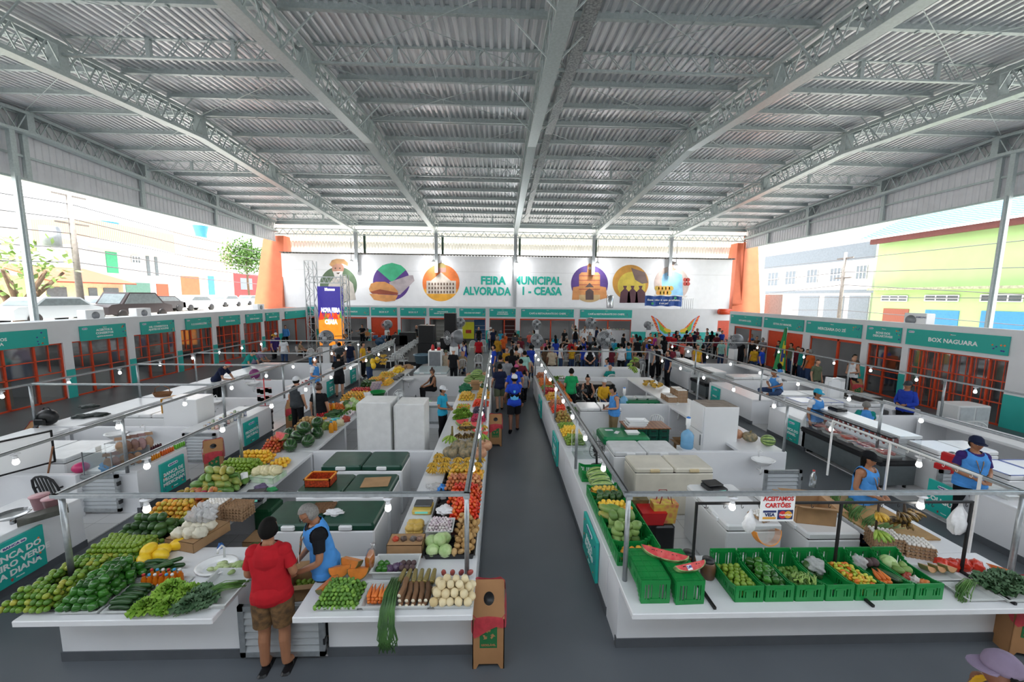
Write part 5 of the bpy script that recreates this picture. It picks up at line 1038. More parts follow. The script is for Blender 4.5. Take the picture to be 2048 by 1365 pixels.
place(PUMPO, (-.6, 15.1, ZS+.14), 0, 'cut orange pumpkin behind the long watermelons', 'pumpkins behind the long watermelons'); place(PUMPO, (-1.2, 15.1, ZS+.12), 0, 'pale pumpkin behind the long watermelons', 'pumpkins behind the long watermelons', scale=.85)
# ======== island of green crates
xs_ = [2.72+.336*k for k in range(7)]
names = ['limes', 'green peppers', 'pale gherkins and okra', 'a few bagged limes', 'mixed sweet chillies', 'carrots and aubergines', 'bagged squash']
ramp = [crate(x, 4.0, ZS, 0, f'green slotted crate of {n_} on the front counter') for x, n_ in zip(xs_, names)]
def fill(P, k, ly, lb, r, x0=-.14, x1=.14, y0=-.24, y1=.2, z=.02, **kw): heap(P, xs_[k]+x0, 4.0+y0, xs_[k]+x1, 4.0+y1, ZS+z, r, ly, lb, dome=.25, **kw)
fill(LIME, 0, 3, 'dark lime in the first crate of the crate row', .033); fill(PEPPER, 1, 3, 'glossy green pepper in the crate between limes and gherkins', .042); fill(MAXIXE, 2, 5, 'pale gherkin in the heaped crate of okra', .024, s=1.15, cap=120)
for i in range(30): place(OKRA, (xs_[2]+rnd.uniform(-.1, .12), 3.84+rnd.uniform(-.07, .06), ZS+.2+rnd.uniform(0, .03)), 0, 'pale okra pod at the low end of the gherkin crate', 'okra pods in the gherkin crate', rot=(0, 0, rnd.uniform(.2, 1.5)))
fill(BEET, 3, 1, 'brown root at the bottom of the nearly empty crate', .036, y1=-.1); heap(AVOC, xs_[3]-.12, 4.02, xs_[3]+.12, 4.2, ZS+.02, .045, 2, 'bagged green squash in the nearly empty crate', dome=.3)
blob('plastic_bag', xs_[3], 4.1, ZS+.1, .1, .1, .08, pbag, 'clear bag over the squash in the nearly empty crate', 'plastic bag', 101); fill(CHILI, 4, 6, 'green, yellow or orange sweet chilli in the overfull crate', .023, s=1.0, cap=190)
for i in range(8): place(CARROT, (xs_[5]-.1+.03*(i % 4), 3.9+.02*(i//4), ZS+.14+.03*(i//4)), 0, 'carrot in the crate beside the banana rack foot', 'carrots in the crate by the rack foot', rot=(0, 0, 1.2+rnd.uniform(-.3, .3)))
for i in range(3): place(COKE, (xs_[5]+.06+.03*i, 3.95, ZS+.13), 0, 'long dark courgette in the crate of carrots', 'courgettes in the carrot crate', rot=(0, 0, 1.9+.1*i), scale=1.1)
for i in range(3): place(BEET, (xs_[5]-.05+.08*i, 4.15, ZS+.14), 0, 'dark aubergine at the high end of the carrot crate', 'aubergines in the carrot crate', scale=1.6)
blob('plastic_bag', xs_[5]-.1, 4.12, ZS+.12, .07, .08, .08, pbag, 'wrapped bag at the high end of the carrot crate', 'plastic bag', 102)
place(CABB, (xs_[6]-.05, 4.15, ZS+.15), 0, 'small pale melon in the last crate', scale=1.0); fill(CHAYOTE, 6, 1, 'bagged green vegetable in the last crate', .05, y0=-.05, s=.7, z=.1)
for i in range(3): blob('food_bag', xs_[6]+.04*i-.04, 3.95-.06*i, ZS+.06, .05, .05, .06, [mat('red_goods', 'A84A3A', .4), mat('white_goods', 'D8D4CC', .4), mat('orange_goods', 'D07A3A', .4)][i], ['red', 'white', 'orange'][i]+' small food bag in the last crate', 'food bag', 103+i)
# two crates upside down with watermelon wedges
crate(1.69, 4.0, ZS, 0, 'upturned green crate at the corner post', upside=True, h=.27); crate(2.05, 3.98, ZS, .03, 'upturned green crate beside the jars under a melon wedge', upside=True, h=.27)
def wedge(label, loc, L, rz, tilt, rx=0):
 t = thing('watermelon_wedge', label, 'watermelon', loc, rz); t.rotation_euler = (tilt, rx, rz); n = 14
 o = [(L*cos(pi+pi*k/n), L*.42*sin(pi+pi*k/n)) for k in range(n+1)]
 b = MB(); b.add([(x*.95, -.0, z*.93) for x, z in o]+[(x*.95, .09*(1-abs(x/L)), z*.5) for x, z in o], [tuple(range(n+1)), tuple(range(n+1, 2*n+2))[::-1]]+[(i, i+1, n+2+i, n+1+i) for i in range(n)]); b.build('flesh', redf, t)
 b = MB(); b.prism(o+[(x*.95, z*.92) for x, z in reversed(o)], -.004, .05); b.build('rind', rindm, t)
 b = MB(); q = random.Random(4); [b.ball((q.uniform(-.6, .6)*L, -.004, -.12*L), .005, 5) for _ in range(9)]; b.build('seed', black, t); return t
tp = ZS+.27
w1 = wedge('long red watermelon wedge in film across the upturned crates', (1.93, 4.1, tp+.09), .26, -.45, -1.0); w2 = wedge('red watermelon wedge with a price tag on the jar-side crate', (2.12, 3.88, tp+.09), .2, .25, -1.0)
b = MB(); b.box(-.03, .03, -.002, .0, -.03, .02); pt_ = b.build('price_tag', signw, w2, (-.04, -.006, -.04)); text('2,80', .035, purple, pt_, (0, -.004, 0), bold=.02)
for i, (x, y, lb) in enumerate(((2.3, 4.25, 'brown spice jar with black lid behind the watermelon wedges'), (2.47, 4.12, 'brown spice jar with black lid beside the lime crate'))):
 t = thing('spice_jar', lb, 'jar', (x, y, ZS)); b = MB(); b.lathe([(.07, 0), (.08, .02), (.085, .14), (.07, .19), (.055, .2)], 16); b.build('jar_body', mat('brown_spice', '6A4A34', .3, var=.12, scale=14), t); b = MB(); b.lathe([(.065, .195), (.068, .2), (.068, .225), (0, .228)], 16); b.build('lid', black, t)
# crates along the aisle counter
cy = [4.44, 4.69, 4.94, 5.18, 5.42, 5.66, 5.9]; nm = ['a few oranges', 'ridged green squash, first of two', 'ridged green squash, second of two', 'papayas and oranges', 'yellow lemons', 'dark avocados', 'limes and lemons']
for y, n_ in zip(cy, nm): crate(1.72, y, ZS, -pi/2, f'green slotted crate of {n_} along the aisle', w=.235, h=.25)
def fc(P, y, ly, lb, r, z=.02, x0=1.5, x1=1.95, **kw): heap(P, x0, y-.11, x1, y+.11, ZS+z, r, ly, lb, dome=.2, **kw)
fc(ORANGE, cy[0], 2, 'mottled orange in the crate at the corner post', .042, s=1.15); fc(CHAYOTE, cy[1], 3, 'ridged green squash heaped along the aisle', .06, z=.05, group='ridged squash'); fc(CHAYOTE, cy[2], 3, 'ridged green squash heaped along the aisle', .06, z=.05, group='ridged squash')
fc(PAPAYA, cy[3], 2, 'half ripe papaya in the aisle crate', .056, z=.1, lay=(pi/2, 0, .6), x1=1.85); fc(ORANGE, cy[3], 1, 'orange among the papayas in the aisle crate', .04, z=.2, x0=1.75); fc(YLEMON, cy[4], 3, 'yellow lemon in the aisle crate', .036, z=.06, cap=70); fc(AVOC, cy[5], 2, 'dark avocado in the aisle crate', .052, z=.06); fc(LEMON, cy[6], 3, 'mixed lemon in the crate before the watermelons', .036, z=.04, cap=70)
crate(1.74, 6.62, ZS, -pi/2, 'green crate standing behind the pale watermelons', h=.3)
for i, (y, z) in enumerate(((6.08, .13), (6.27, .14), (6.46, .15))): place(WML, (1.73, y, ZS+z), 0, 'pale striped long watermelon before the black desk fan', 'pale long watermelons by the desk fan', rot=(pi/2, 0, pi/2+.1*i), scale=1.1)
for (P_, y0, y1, r, ly, lb) in ((LIME, 8.0, 8.45, .034, 3, 'green lime in the white tray along the aisle'), (YLEMON, 8.5, 9.0, .037, 3, 'yellow lemon in the white tray along the aisle'), (LIME, 9.05, 9.4, .034, 2, 'small lime in the second tray along the aisle'), (MANGO, 9.5, 10.1, .05, 3, 'mango in the tray beside the aubergines'), (PLUMT, 10.3, 10.8, .034, 3, 'orange tomato in the aisle tray'), (ONION, 10.85, 11.35, .036, 3, 'brown onion in the aisle tray'),
 (YMANGO, 11.6, 12.2, .042, 3, 'yellow cashew fruit on the aisle counter'), (RPEPPER, 12.3, 12.9, .036, 3, 'red pepper on the aisle counter'), (LIME, 12.95, 13.4, .036, 2, 'green lime beside the red peppers'), (CARROT, 13.5, 14.1, .03, 3, 'orange carrot near the end of the aisle counter'), (CHILI, 14.2, 14.6, .035, 2, 'green chilli near the end of the aisle counter'), (ONION, 14.8, 15.4, .04, 3, 'onion at the end of the aisle counter')):
 tray(1.46, y0, 1.9, y1, ZS, .05, wtray, 'white tray of '+lb.split(' in ')[0].split(' on ')[0].split(' near ')[0].split(' at ')[0]+' items on the aisle side'); heap(P_, 1.46, y0, 1.92, y1, ZS+.04, r, ly, lb)
for (P_, x0, y0, x1, y1, r, ly, lb) in ((CHILI, 2.0, 11.6, 2.3, 12.6, .03, 3, 'mixed chilli before the black table fan'), (AVOC, 1.95, 10.4, 2.2, 11, .05, 3, 'large avocado heap by the aisle partition'), (CARROT, 1.95, 13.0, 2.3, 13.8, .03, 3, 'carrot in the inner tray behind the chillies'), (PEPPER, 1.95, 14.0, 2.3, 14.5, .045, 2, 'green vegetable in the inner tray')): heap(P_, x0, y0, x1, y1, ZS, r, ly, lb, sp=1.15)
# glass case and desk fan
t = thing('glass_display_case', 'clear glass display case with shelves beside the desk fan', 'display case', (1.76, 7.62, ZS)); b = MB()
for z in (0, .16, .32, .48): b.box(-.22, .22, -.2, .2, z, z+.006)
b.box(-.22, -.215, -.2, .2, 0, .48); b.box(.215, .22, -.2, .2, 0, .48); b.box(-.22, .22, -.2, -.195, 0, .48); b.build('glass_panel', clear, t); b = MB(); [b.bar((sx*.22, sy*.2, 0), (sx*.22, sy*.2, .48), .008) for sx in (-1, 1) for sy in (-1, 1)]; b.build('case_frame', signw, t)
def fan(label, loc, rz, r, m, hub, stand=.3, name='desk_fan', tilt=0):
 t = thing(name, label, 'fan', loc, rz); b = MB(); b.lathe([(r*.75, 0), (r*.7, .03), (.03, .05)], 18, sx=1, sy=.75); b.build('fan_base', m, t)
 b = MB(); b.tube([(0, 0, .04), (0, .02, stand)], .022, 8); b.ball((0, .06, stand+.02), .05, 10, sc=(1, 1.4, 1)); b.build('fan_neck', m, t)
 b = MB(); z = stand+.05; n = 22
 for k in range(n): a = 2*pi*k/n; b.tube([(r*.12*cos(a), -.05, z+r*.12*sin(a)), (r*.8*cos(a), -.045, z+r*.8*sin(a)), (r*cos(a), 0, z+r*sin(a)), (r*.8*cos(a), .045, z+r*.8*sin(a))], r*.012, 3, cap=False)
 for q, y in ((1, 0), (.6, -.048), (.12, -.05)): b.tube([(r*q*cos(2*pi*k/24), y, z+r*q*sin(2*pi*k/24)) for k in range(24)], r*.03, 5, closed=True)
 b.lathe([(r*.15, 0), (r*.12, .02), (0, .02)], 10, (0, -.05, z), M=Matrix.Rotation(pi/2, 4, 'X')); b.build('fan_grille', m, t)
 for k in range(3):
  a = 2*pi*k/3; b = MB(); vs = [(r*.1*cos(a), -.01, z+r*.1*sin(a)), (r*.8*cos(a-.25), -.02, z+r*.8*sin(a-.25)), (r*.85*cos(a+.35), .02, z+r*.85*sin(a+.35)), (r*.3*cos(a+.7), .01, z+r*.3*sin(a+.7))]; b.add(vs+[(x, y+.004, zz) for x, y, zz in vs], [(0, 1, 2, 3), (7, 6, 5, 4), (0, 4, 5, 1), (1, 5, 6, 2), (2, 6, 7, 3), (3, 7, 4, 0)]); b.build('fan_blade', hub, t)
 return t
fan('black desk fan beside the pale watermelons', (1.9, 7.1, ZS), .3, .17, black, mat('smoky_blade', '3A3C40', .3), .28)
fan('black table fan behind the green-shirted man', (2.55, 11.7, ZS), -.1, .22, black, MATS['smoky_blade'], .3)
fan('white table fan beside the seated woman with a bun', (-3.0, 11.3, .75), .9, .2, whiteg, whiteg, .3)
# banana and egg end of the front counter
def hookrack(label, x0, x1, y, h, m, loc0=ZS, hooks=9, feet=True):
 t = thing('hanging_rack', label, 'rack', (0, y, loc0))
 b = MB(); b.box(x0, x1, -.012, .012, h-.025, h); b.build('crossbar', m, t)
 for x in (x0+.013, x0+(x1-x0)*.52, x1-.013): b = MB(); b.box(x-.012, x+.012, -.012, .012, .025, h-.025); b.build('upright', m, t)
 if feet:
  for x in (x0+.013, x0+(x1-x0)*.52, x1-.013): b = MB(); b.box(x-.014, x+.014, -.5, .1, 0, .028); b.build('foot', m, t)
 for k in range(hooks): x = x0+(x1-x0)*(k+.6)/hooks; b = MB(); b.tube([(x, 0, h-.02), (x, 0, h-.06), (x+.008, 0, h-.075), (x+.022, 0, h-.07), (x+.024, 0, h-.055)], .0035, 5); b.build('hook', m, t)
 return t
hookrack('black steel banana rack standing between the green crates', 2.28, 5.62, 4.14, .92, blackm, hooks=16)
def sign_cards():
 t = thing('card_sign', 'hanging sign ACEITAMOS CARTÕES with two card logos', 'sign', (3.22, 4.1, 1.7)); b = MB(); b.box(-.2, .2, -.006, .006, -.16, .16); b.build('sign_board', signw, t)
 rd = mat('sign_red', 'D02A2A', .4, var=0); text('ACEITAMOS', .07, rd, t, (0, -.009, .115), bold=.03, width=.36); text('CARTÕES', .075, rd, t, (0, -.009, .035), bold=.03, width=.3)
 nb = mat('navy_ink', '1F2E66', .4, var=0); ob = mat('amber_ink', 'E0A030', .4, var=0);
 b = MB(); b.box(-.175, -.01, -.009, -.006, -.135, -.02, 0); b.box(-.17, -.015, -.011, -.009, -.05, -.025, 1); b.box(-.17, -.015, -.011, -.009, -.13, -.105, 2); b.build('card_logo', [signw, nb, ob], t); text('VISA', .055, nb, t, (-.09, -.012, -.078), bold=.03, width=.12)
 b = MB(); b.box(.005, .185, -.009, -.006, -.135, -.02, 0)
 for s_, mi in ((-1, 1), (1, 2)): b.prism([(.095+s_*.032+.045*cos(k*pi/10), -.077+.045*sin(k*pi/10)) for k in range(20)], -.011-.001*mi, -.009, mi)
 b.build('card_logo', [nb, rd, ob], t); text('MasterCard', .03, signw, t, (.095, -.014, -.077), bold=.02, width=.15)
sign_cards()
for i, (x, lb) in enumerate(((4.45, 'half ripe plantain bunch hanging from the black rack'), (4.48, 'green plantain bunch lower on the black rack'))): place(BANG if i else BANY, (x, 4.14, 1.6-.22*i), -pi/2, lb, scale=.8)
for i in range(6): place(BANB, (4.72+.09*(i % 3), 4.14+.04*(i//3), 1.6-.13*(i//3)), -pi/2+i, 'dark overripe banana bunch hanging from the black rack', 'dark bananas on the black rack', scale=.85)
b = MB(); b.tube([(4.78, 4.14, 1.72), (4.8, 4.14, 1.6), (4.82, 4.14, 1.45)], [.01, .02, .025], 7); b.tube([(4.47, 4.14, 1.72), (4.47, 4.14, 1.4)], .012, 6); tag(b.build('banana_stalk', stalkd), 'dark stalks holding the hanging bananas on the black rack', 'stalk')
def hangbag(label, x, y, z, s, m, seed=0):
 q = random.Random(seed); b = MB(); prof = [(0.01, 0), (.02, -.05), (.06, -.12), (.085, -.2), (.07, -.28), (.03, -.33)]; n = 16; vs = []
 for r_, zz in prof: vs += [(r_*s*(1+.3*sin(k*2.1+zz*20+seed))*cos(2*pi*k/n), .5*r_*s*(1+.3*cos(k*1.7+zz*13))*sin(2*pi*k/n), zz*s) for k in range(n)]
 b.add(vs, [(i*n+k, i*n+(k+1) % n, (i+1)*n+(k+1) % n, (i+1)*n+k) for i in range(len(prof)-1) for k in range(n)], 0, True); tag(b.build('hanging_bag', m, None, (x, y, z)), label, 'plastic bag')
hangbag('white plastic bags hung on the rack beside the card sign', 2.93, 4.13, 1.68, .9, wbag, 2); hangbag('large white plastic bag hanging at the end of the rack', 5.55, 4.2, 1.72, 1.3, wbag, 5)
hangbag('grey translucent bag hanging behind the white bag', 5.75, 4.3, 1.75, 1.0, mat('grey_bag', '8A8C92', .3, bump=.4), 7)
eggtrays(5.12, 4.62, ZS, 5, -.35, 'pulp egg tray in the stack before the AÇOUGUE sign', EGG, glabel='white egg in the stack before the AÇOUGUE sign'); eggtrays(5.42, 4.5, ZS, 4, -.35, 'pulp egg tray in the second stack near the tied tomato bags', EGG, glabel='white egg in the second stack near the tomato bags')
for i in range(4): blob('tomato_bag', 5.45+.13*i, 4.22-.01*i, ZS, .08, .07, .08, mat('bagged_tomato', 'D23A28', .25, var=.15, scale=9, bump=.4), 'tied clear bag of red tomatoes at the corner', 'food bag', 110+i, .12)['group'] = 'tied tomato bags at the corner'
tray(4.98, 3.95, 5.4, 4.2, ZS, .07, wtray, 'pale tray of wrapped pumpkin triangles'); [slice_('pumpkin_slice', 'wrapped pale pumpkin triangle in the pale tray', (5.1+.12*k, 4.08, ZS+.17), .09, .2, -.2, mat('pale_pumpkin', 'D9A478', .4), MATS['pumpkin_rind'], 'pumpkin', arc=pi*.8).__setitem__('group', 'wrapped pale pumpkin triangles') for k in range(3)]
tray(5.12, 3.68, 5.5, 3.92, ZS, .05, wtray, 'pale tray of loose dark herbs'); bundle('herb_bundle', 'loose dark green herbs in the pale tray', 40, lambda k: [(x*.8, y*.6, z) for x, y, z in chv(k)], .004, chive, 'herbs', (5.32, 3.84, ZS+.02))
tray(5.55, 3.66, 5.95, 3.98, ZS, .05, wtray, 'pale tray of big kale leaves at the counter corner')
for i in range(4): place(KALE, (5.62+.07*i, 3.84+.03*(i % 2), ZS+.05+.02*i), i*1.5, 'large dark kale bunch in the corner tray', 'kale bunches in the corner tray', scale=1.15)
for i in range(5): place(CARROT, (5.95+.02*i, 4.0+.03*i, ZS+.08), 0, 'carrot on the far corner of the crate counter', 'carrots on the far corner', rot=(0, 0, 2.2))
slice_('melon_slice', 'orange melon wedge in film with a handwritten price', (3.28, 4.32, ZS+.45), .17, .1, -.3, glassmat('melon_film', (.9, .9, .88), .15, .3), mat('melon_rind_orange', 'E8933A', .4), 'melon')
# ---------------------------------------------------------------- people
SKIN = [mat('skin_light', 'C08E72', .5, var=.04, sub=.05), mat('skin_tan', 'A06E50', .5, var=.04), mat('skin_brown', '7A4E38', .5, var=.04)]
CLR = dict(white='E0E2E6', black='17181C', navy='1D2540', blue='2540A8', royal='2346B8', red='B01C26', maroon='6A2430', orange='D2602C', yellow='D6A62C', mustard='B98A2A', green='1E9A5C', teal='1E8E86', cyan='2DA3C6', mint='9AC8BE', grey='8A8E94', dgrey='3E4246', brown='6A5240', beige='B5A690', pink='C85A86', magenta='A8328A', lavender='84768C', olive='5E6650', tan='9A8468', coral='D8685A', vest='4E94DC', denim='34476A', khaki='8E7A5A', camo='4E4A3A', purple='3A2A6A')
def cm(n): return mat('cloth_'+n, CLR[n], .85, var=.07, scale=9, bump=.15, spec=.2)
HAIRM = {'k': mat('black_hair', '0E0C0A', .8, var=.15, scale=60, spec=.2), 'g': mat('grey_hair', '85827E', .6, var=.15, scale=60), 'r': mat('brown_hair', '4A2A1C', .5, var=.15, scale=60)}
V3 = lambda *a: Vector(a)
def joints(p):
 J = dict(pel=V3(0, 0, .95), sp=V3(0, 0, 1.1), ch=V3(0, .0, 1.29), nb=V3(0, .01, 1.43), nk=V3(0, .0, 1.5), hd=V3(0, -.015, 1.6))
 for s, k in ((-1, 'L'), (1, 'R')):
  J['sh'+k] = V3(.158*s, .01, 1.375); J['el'+k] = V3(.225*s, .02, 1.12); J['wr'+k] = V3(.235*s, -.05, .88)
  J['hp'+k] = V3(.085*s, 0, .9); J['kn'+k] = V3(.1*s, -.01, .5); J['an'+k] = V3(.105*s, .02, .09); J['to'+k] = V3(.125*s, -.13, .035)
 up = lambda d: [J.__setitem__(k, J[k]+d) for k in ('sp', 'ch', 'nb', 'nk', 'hd', 'shL', 'shR', 'elL', 'elR', 'wrL', 'wrR', 'pel')]
 if p in ('sit', 'sitfold'):
  up(V3(0, .05, -.47))
  for s, k in ((-1, 'L'), (1, 'R')): J['hp'+k] = V3(.09*s, .03, .46); J['kn'+k] = V3(.13*s, -.38, .5); J['an'+k] = V3(.13*s, -.36, .09); J['to'+k] = V3(.14*s, -.5, .035); J['el'+k] = V3(.23*s, -.08, .68); J['wr'+k] = V3(.13*s, -.3, .6)
 if p == 'situp':   # legs folded on a surface
  up(V3(0, .0, -.83))
  for s, k in ((-1, 'L'), (1, 'R')): J['hp'+k] = V3(.09*s, 0, .1); J['kn'+k] = V3(.3*s, -.4, .1); J['an'+k] = V3(.1*s, -.62, .06); J['to'+k] = V3(.14*s, -.72, .04); J['el'+k] = V3(.24*s, -.12, .34); J['wr'+k] = V3(.04*s, -.3, .24)
  for k in ('ch', 'nb', 'nk', 'hd', 'shL', 'shR'): J[k] = J[k]+V3(0, -.1 if k == 'ch' else -.16, -.03)
  J['hd'] += V3(0, -.04, -.02)
 if p == 'walk':
  J['knL'] += V3(0, -.12, .03); J['anL'] += V3(0, -.14, .0); J['toL'] += V3(0, -.14, 0); J['knR'] += V3(0, .04, .02); J['anR'] += V3(0, .24, .07); J['toR'] += V3(0, .22, .0)
  J['wrL'] += V3(0, .1, .02); J['elL'] += V3(-.03, .08, 0); J['wrR'] += V3(.02, -.1, .03); J['elR'] += V3(.03, 0, 0)
 if p in ('hands', 'look', 'till'):
  for s, k in ((-1, 'L'), (1, 'R')): J['el'+k] = V3(.23*s, .0, 1.1); J['wr'+k] = V3(.09*s, -.22, 1.06 if p != 'till' else .98)
  if p in ('look', 'till'): J['hd'] += V3(0, -.05, -.02); J['nk'] += V3(0, -.02, 0)
  if p == 'till':
   for k in ('ch', 'nb', 'nk', 'hd', 'shL', 'shR', 'elL', 'elR', 'wrL', 'wrR'): J[k] = J[k]+V3(0, -.06, -.01)
 if p == 'lean':
  for k in ('sp', 'ch', 'nb', 'nk', 'hd', 'shL', 'shR'): J[k] = J[k]+V3(0, -.35*(J[k].z-.95)/.5, -.1*(J[k].z-.95)/.5)
  for s, k in ((-1, 'L'), (1, 'R')): J['el'+k] = V3(.25*s, -.42, .98); J['wr'+k] = V3(.1*s, -.56, .93)
 if p == 'cross':
  for s, k in ((-1, 'L'), (1, 'R')): J['el'+k] = V3(.24*s, -.02, 1.13); J['wr'+k] = V3(-.08*s, -.17, 1.14+.03*s)
 if p == 'back_hands':
  for s, k in ((-1, 'L'), (1, 'R')): J['el'+k] = V3(.26*s, .08, 1.13); J['wr'+k] = V3(.05*s, .17, .98)
 if p == 'up': J['elR'] = V3(.3, -.12, 1.45); J['wrR'] = V3(.26, -.25, 1.68)
 if p == 'guitar': J['elL'] = V3(-.3, -.05, 1.18); J['wrL'] = V3(-.36, -.26, 1.2); J['elR'] = V3(.27, .02, 1.12); J['wrR'] = V3(.06, -.22, 1.05)
 if p == 'bend':
  for k in ('sp', 'ch', 'nb', 'nk', 'hd', 'shL', 'shR', 'elL', 'elR', 'wrL', 'wrR'): q = J[k].z-.95; J[k] = J[k]+V3(0, -.8*max(0, q), -.35*max(0, q))
  for s, k in ((-1, 'L'), (1, 'R')): J['el'+k] = J['sh'+k]+V3(.04*s, -.08, -.27); J['wr'+k] = J['el'+k]+V3(-.05*s, -.14, -.16)
 return J
RAD = dict(pel=(.15, .11), sp=(.135, .1), ch=(.155, .11), nb=(.06, .055), nk=(.055, .055), sh=(.05, .05), el=(.042, .042), wr=(.028, .028), hp=(.095, .095), kn=(.062, .062), an=(.042, .045), to=(.04, .034))
PC = {}
def pose_mesh(p, fat=1.0, vox=.011):
 key = (p, fat, vox)
 if key in PC: return PC[key]
 J = joints(p); names = ['pel', 'sp', 'ch', 'nb', 'nk']; E = [(0, 1), (1, 2), (2, 3), (3, 4)]
 for k in 'LR':
  a = len(names); names += ['sh'+k, 'el'+k, 'wr'+k]; E += [(2, a), (a, a+1), (a+1, a+2)]
  a = len(names); names += ['hp'+k, 'kn'+k, 'an'+k, 'to'+k]; E += [(0, a), (a, a+1), (a+1, a+2), (a+2, a+3)]
 me = bpy.data.meshes.new('body'); me.from_pydata([J[n] for n in names], E, []); o = bpy.data.objects.new('tmp', me); COL.objects.link(o)
 sk = o.modifiers.new('s', 'SKIN'); lay = me.skin_vertices[0] if me.skin_vertices else None
 if lay is None:
  bm = bmesh.new(); bm.from_mesh(me); bm.verts.layers.skin.verify(); bm.to_mesh(me); bm.free(); lay = me.skin_vertices[0]
 for i, n in enumerate(names):
  r = RAD[n if n in RAD else n[:2]]; f = fat if n in ('pel', 'sp', 'ch') else (fat+1)/2; lay.data[i].radius = (r[0]*f, r[1]*f); lay.data[i].use_root = (i == 0)
 o.modifiers.new('u', 'SUBSURF').levels = 2
 dg = bpy.context.evaluated_depsgraph_get(); ev = bpy.data.meshes.new_from_object(o.evaluated_get(dg)); bpy.data.objects.remove(o)
 b = MB(); b.add([v.co for v in ev.vertices], [list(f.vertices) for f in ev.polygons])
 # torso fullness and deltoids
 for k, s in (('L', -1), ('R', 1)): b.ball(J['sh'+k]+V3(-.01*s, 0, 0), .056*fat**.5, 10, sc=(1, 1, 1.05))
 b.ball(J['ch']+V3(0, 0, .02), .15*fat, 12, sc=(1.06, .7, .95)); b.ball(J['pel']+V3(0, .02, -.02), .15*fat, 12, sc=(1.05, .82, .75))
 for k in 'LR': d = J['kn'+k]-J['hp'+k]; b.tube([J['hp'+k]+d*.02, J['hp'+k]+d*.35, J['hp'+k]+d*.95], [.09*fat, .082*fat, .056], 10); d = J['an'+k]-J['kn'+k]; b.tube([J['kn'+k], J['kn'+k]+d*.3+V3(0, .015, 0), J['an'+k]], [.054, .056, .036], 10)
 def fn(q):
  x, y, z = q; jaw = 1-.28*max(0, -z)**1.3; nose = .16*math.exp(-((x/.16)**2))*math.exp(-((z+.12)/.2)**2) if y < -.5 else 0
  return V3(x*jaw, y*(1-.1*max(0, -z)) - nose - (.06 if (y < -.4 and z < -.6) else 0), z)
 look = -.45 if p in ('look', 'till', 'situp', 'sitfold', 'lean', 'bend') else 0
 HM = Matrix.Rotation(-look, 4, 'X')
 b.ball(J['hd'], .115, 18, sc=(.68, .82, 1), fn=fn, M=HM)
 for s in (-1, 1): b.ball(J['hd']+HM @ V3(.078*s, .01, -.005), .022, 6, sc=(.5, .8, 1.2))
 b.tube([J['nb'], J['nk'], J['hd']+V3(0, .01, -.03)], [.06, .052, .052], 10)
 for s, k in ((-1, 'L'), (1, 'R')):
  w, e = J['wr'+k], J['el'+k]; d = (w-e).normalized(); side = V3(0, -1, 0) if abs(d.y) < .8 else V3(-s, 0, 0); side = (side-d*side.dot(d)).normalized(); pn = d.cross(side)*(1 if s > 0 else -1)
  b.tube([w, w+d*.04, w+d*.085], [.026, .034, .033], 8)
  for f in range(4):
   o_ = side*(.027-.018*f); L = (.062, .072, .068, .052)[f]; r0 = w+d*.075+o_
   b.tube([r0, r0+d*L*.5+pn*.006, r0+d*L*.85+pn*.022, r0+d*L*.95+pn*.034], [.0105, .0098, .009, .007], 6)
  r0 = w+d*.03+side*.028; b.tube([r0, r0+d*.025+side*.02+pn*.006, r0+d*.055+side*.026+pn*.018], [.013, .011, .008], 6)
 me = b.mesh('body', [SKIN[0]]); o = bpy.data.objects.new('tmp', me); COL.objects.link(o); rm = o.modifiers.new('r', 'REMESH'); rm.mode = 'VOXEL'; rm.voxel_size = vox; rm.use_smooth_shade = True
 sm = o.modifiers.new('s', 'SMOOTH'); sm.iterations = 3 if vox < .01 else 2; sm.factor = .5
 dg = bpy.context.evaluated_depsgraph_get(); body = bpy.data.meshes.new_from_object(o.evaluated_get(dg)); bpy.data.objects.remove(o); body.name = 'body'
 for q in body.polygons: q.use_smooth = True
 body.materials.clear(); body.materials.append(SKIN[0])
 # nearest bone per vertex
 bones = [('torso', J['pel'], J['ch']), ('torso', J['ch'], J['nb']), ('neck', J['nb'], J['hd'])]
 for k in 'LR': bones += [('torso', J['ch'], J['sh'+k]), ('arm', J['sh'+k], J['el'+k]), ('fore', J['el'+k], J['wr'+k]), ('hand', J['wr'+k], J['wr'+k]+(J['wr'+k]-J['el'+k]).normalized()*.15), ('hip', J['pel'], J['hp'+k]), ('thigh', J['hp'+k], J['kn'+k]), ('shin', J['kn'+k], J['an'+k]), ('foot', J['an'+k], J['to'+k])]
 import numpy as np
 n = len(body.vertices); co = np.empty(n*3); body.vertices.foreach_get('co', co); co = co.reshape(-1, 3); no = np.empty(n*3); body.vertices.foreach_get('normal', no); no = no.reshape(-1, 3)
 best = np.full(n, 1e9); lab = np.zeros(n, int); tt = np.zeros(n)
 rr_ = {'torso': .13, 'hip': .1, 'thigh': .07, 'neck': .05, 'arm': .045, 'fore': .035, 'hand': .02, 'shin': .045, 'foot': .03}
 for i, (nm, a, c) in enumerate(bones):
  a, c = np.array(a), np.array(c); d = c-a; t = np.clip(((co-a)@d)/(d@d), 0, 1); ds = np.linalg.norm(co-(a+t[:, None]*d), axis=1)-rr_[nm]; m = ds < best; best[m] = ds[m]; lab[m] = i; tt[m] = t[m]
 kind = np.array([bones[i][0] for i in lab])
 PC[key] = dict(J=J, body=body, co=co, no=no, kind=kind, t=tt, HM=HM, cache={}, polys=[list(q.vertices) for q in body.polygons])
 return PC[key]
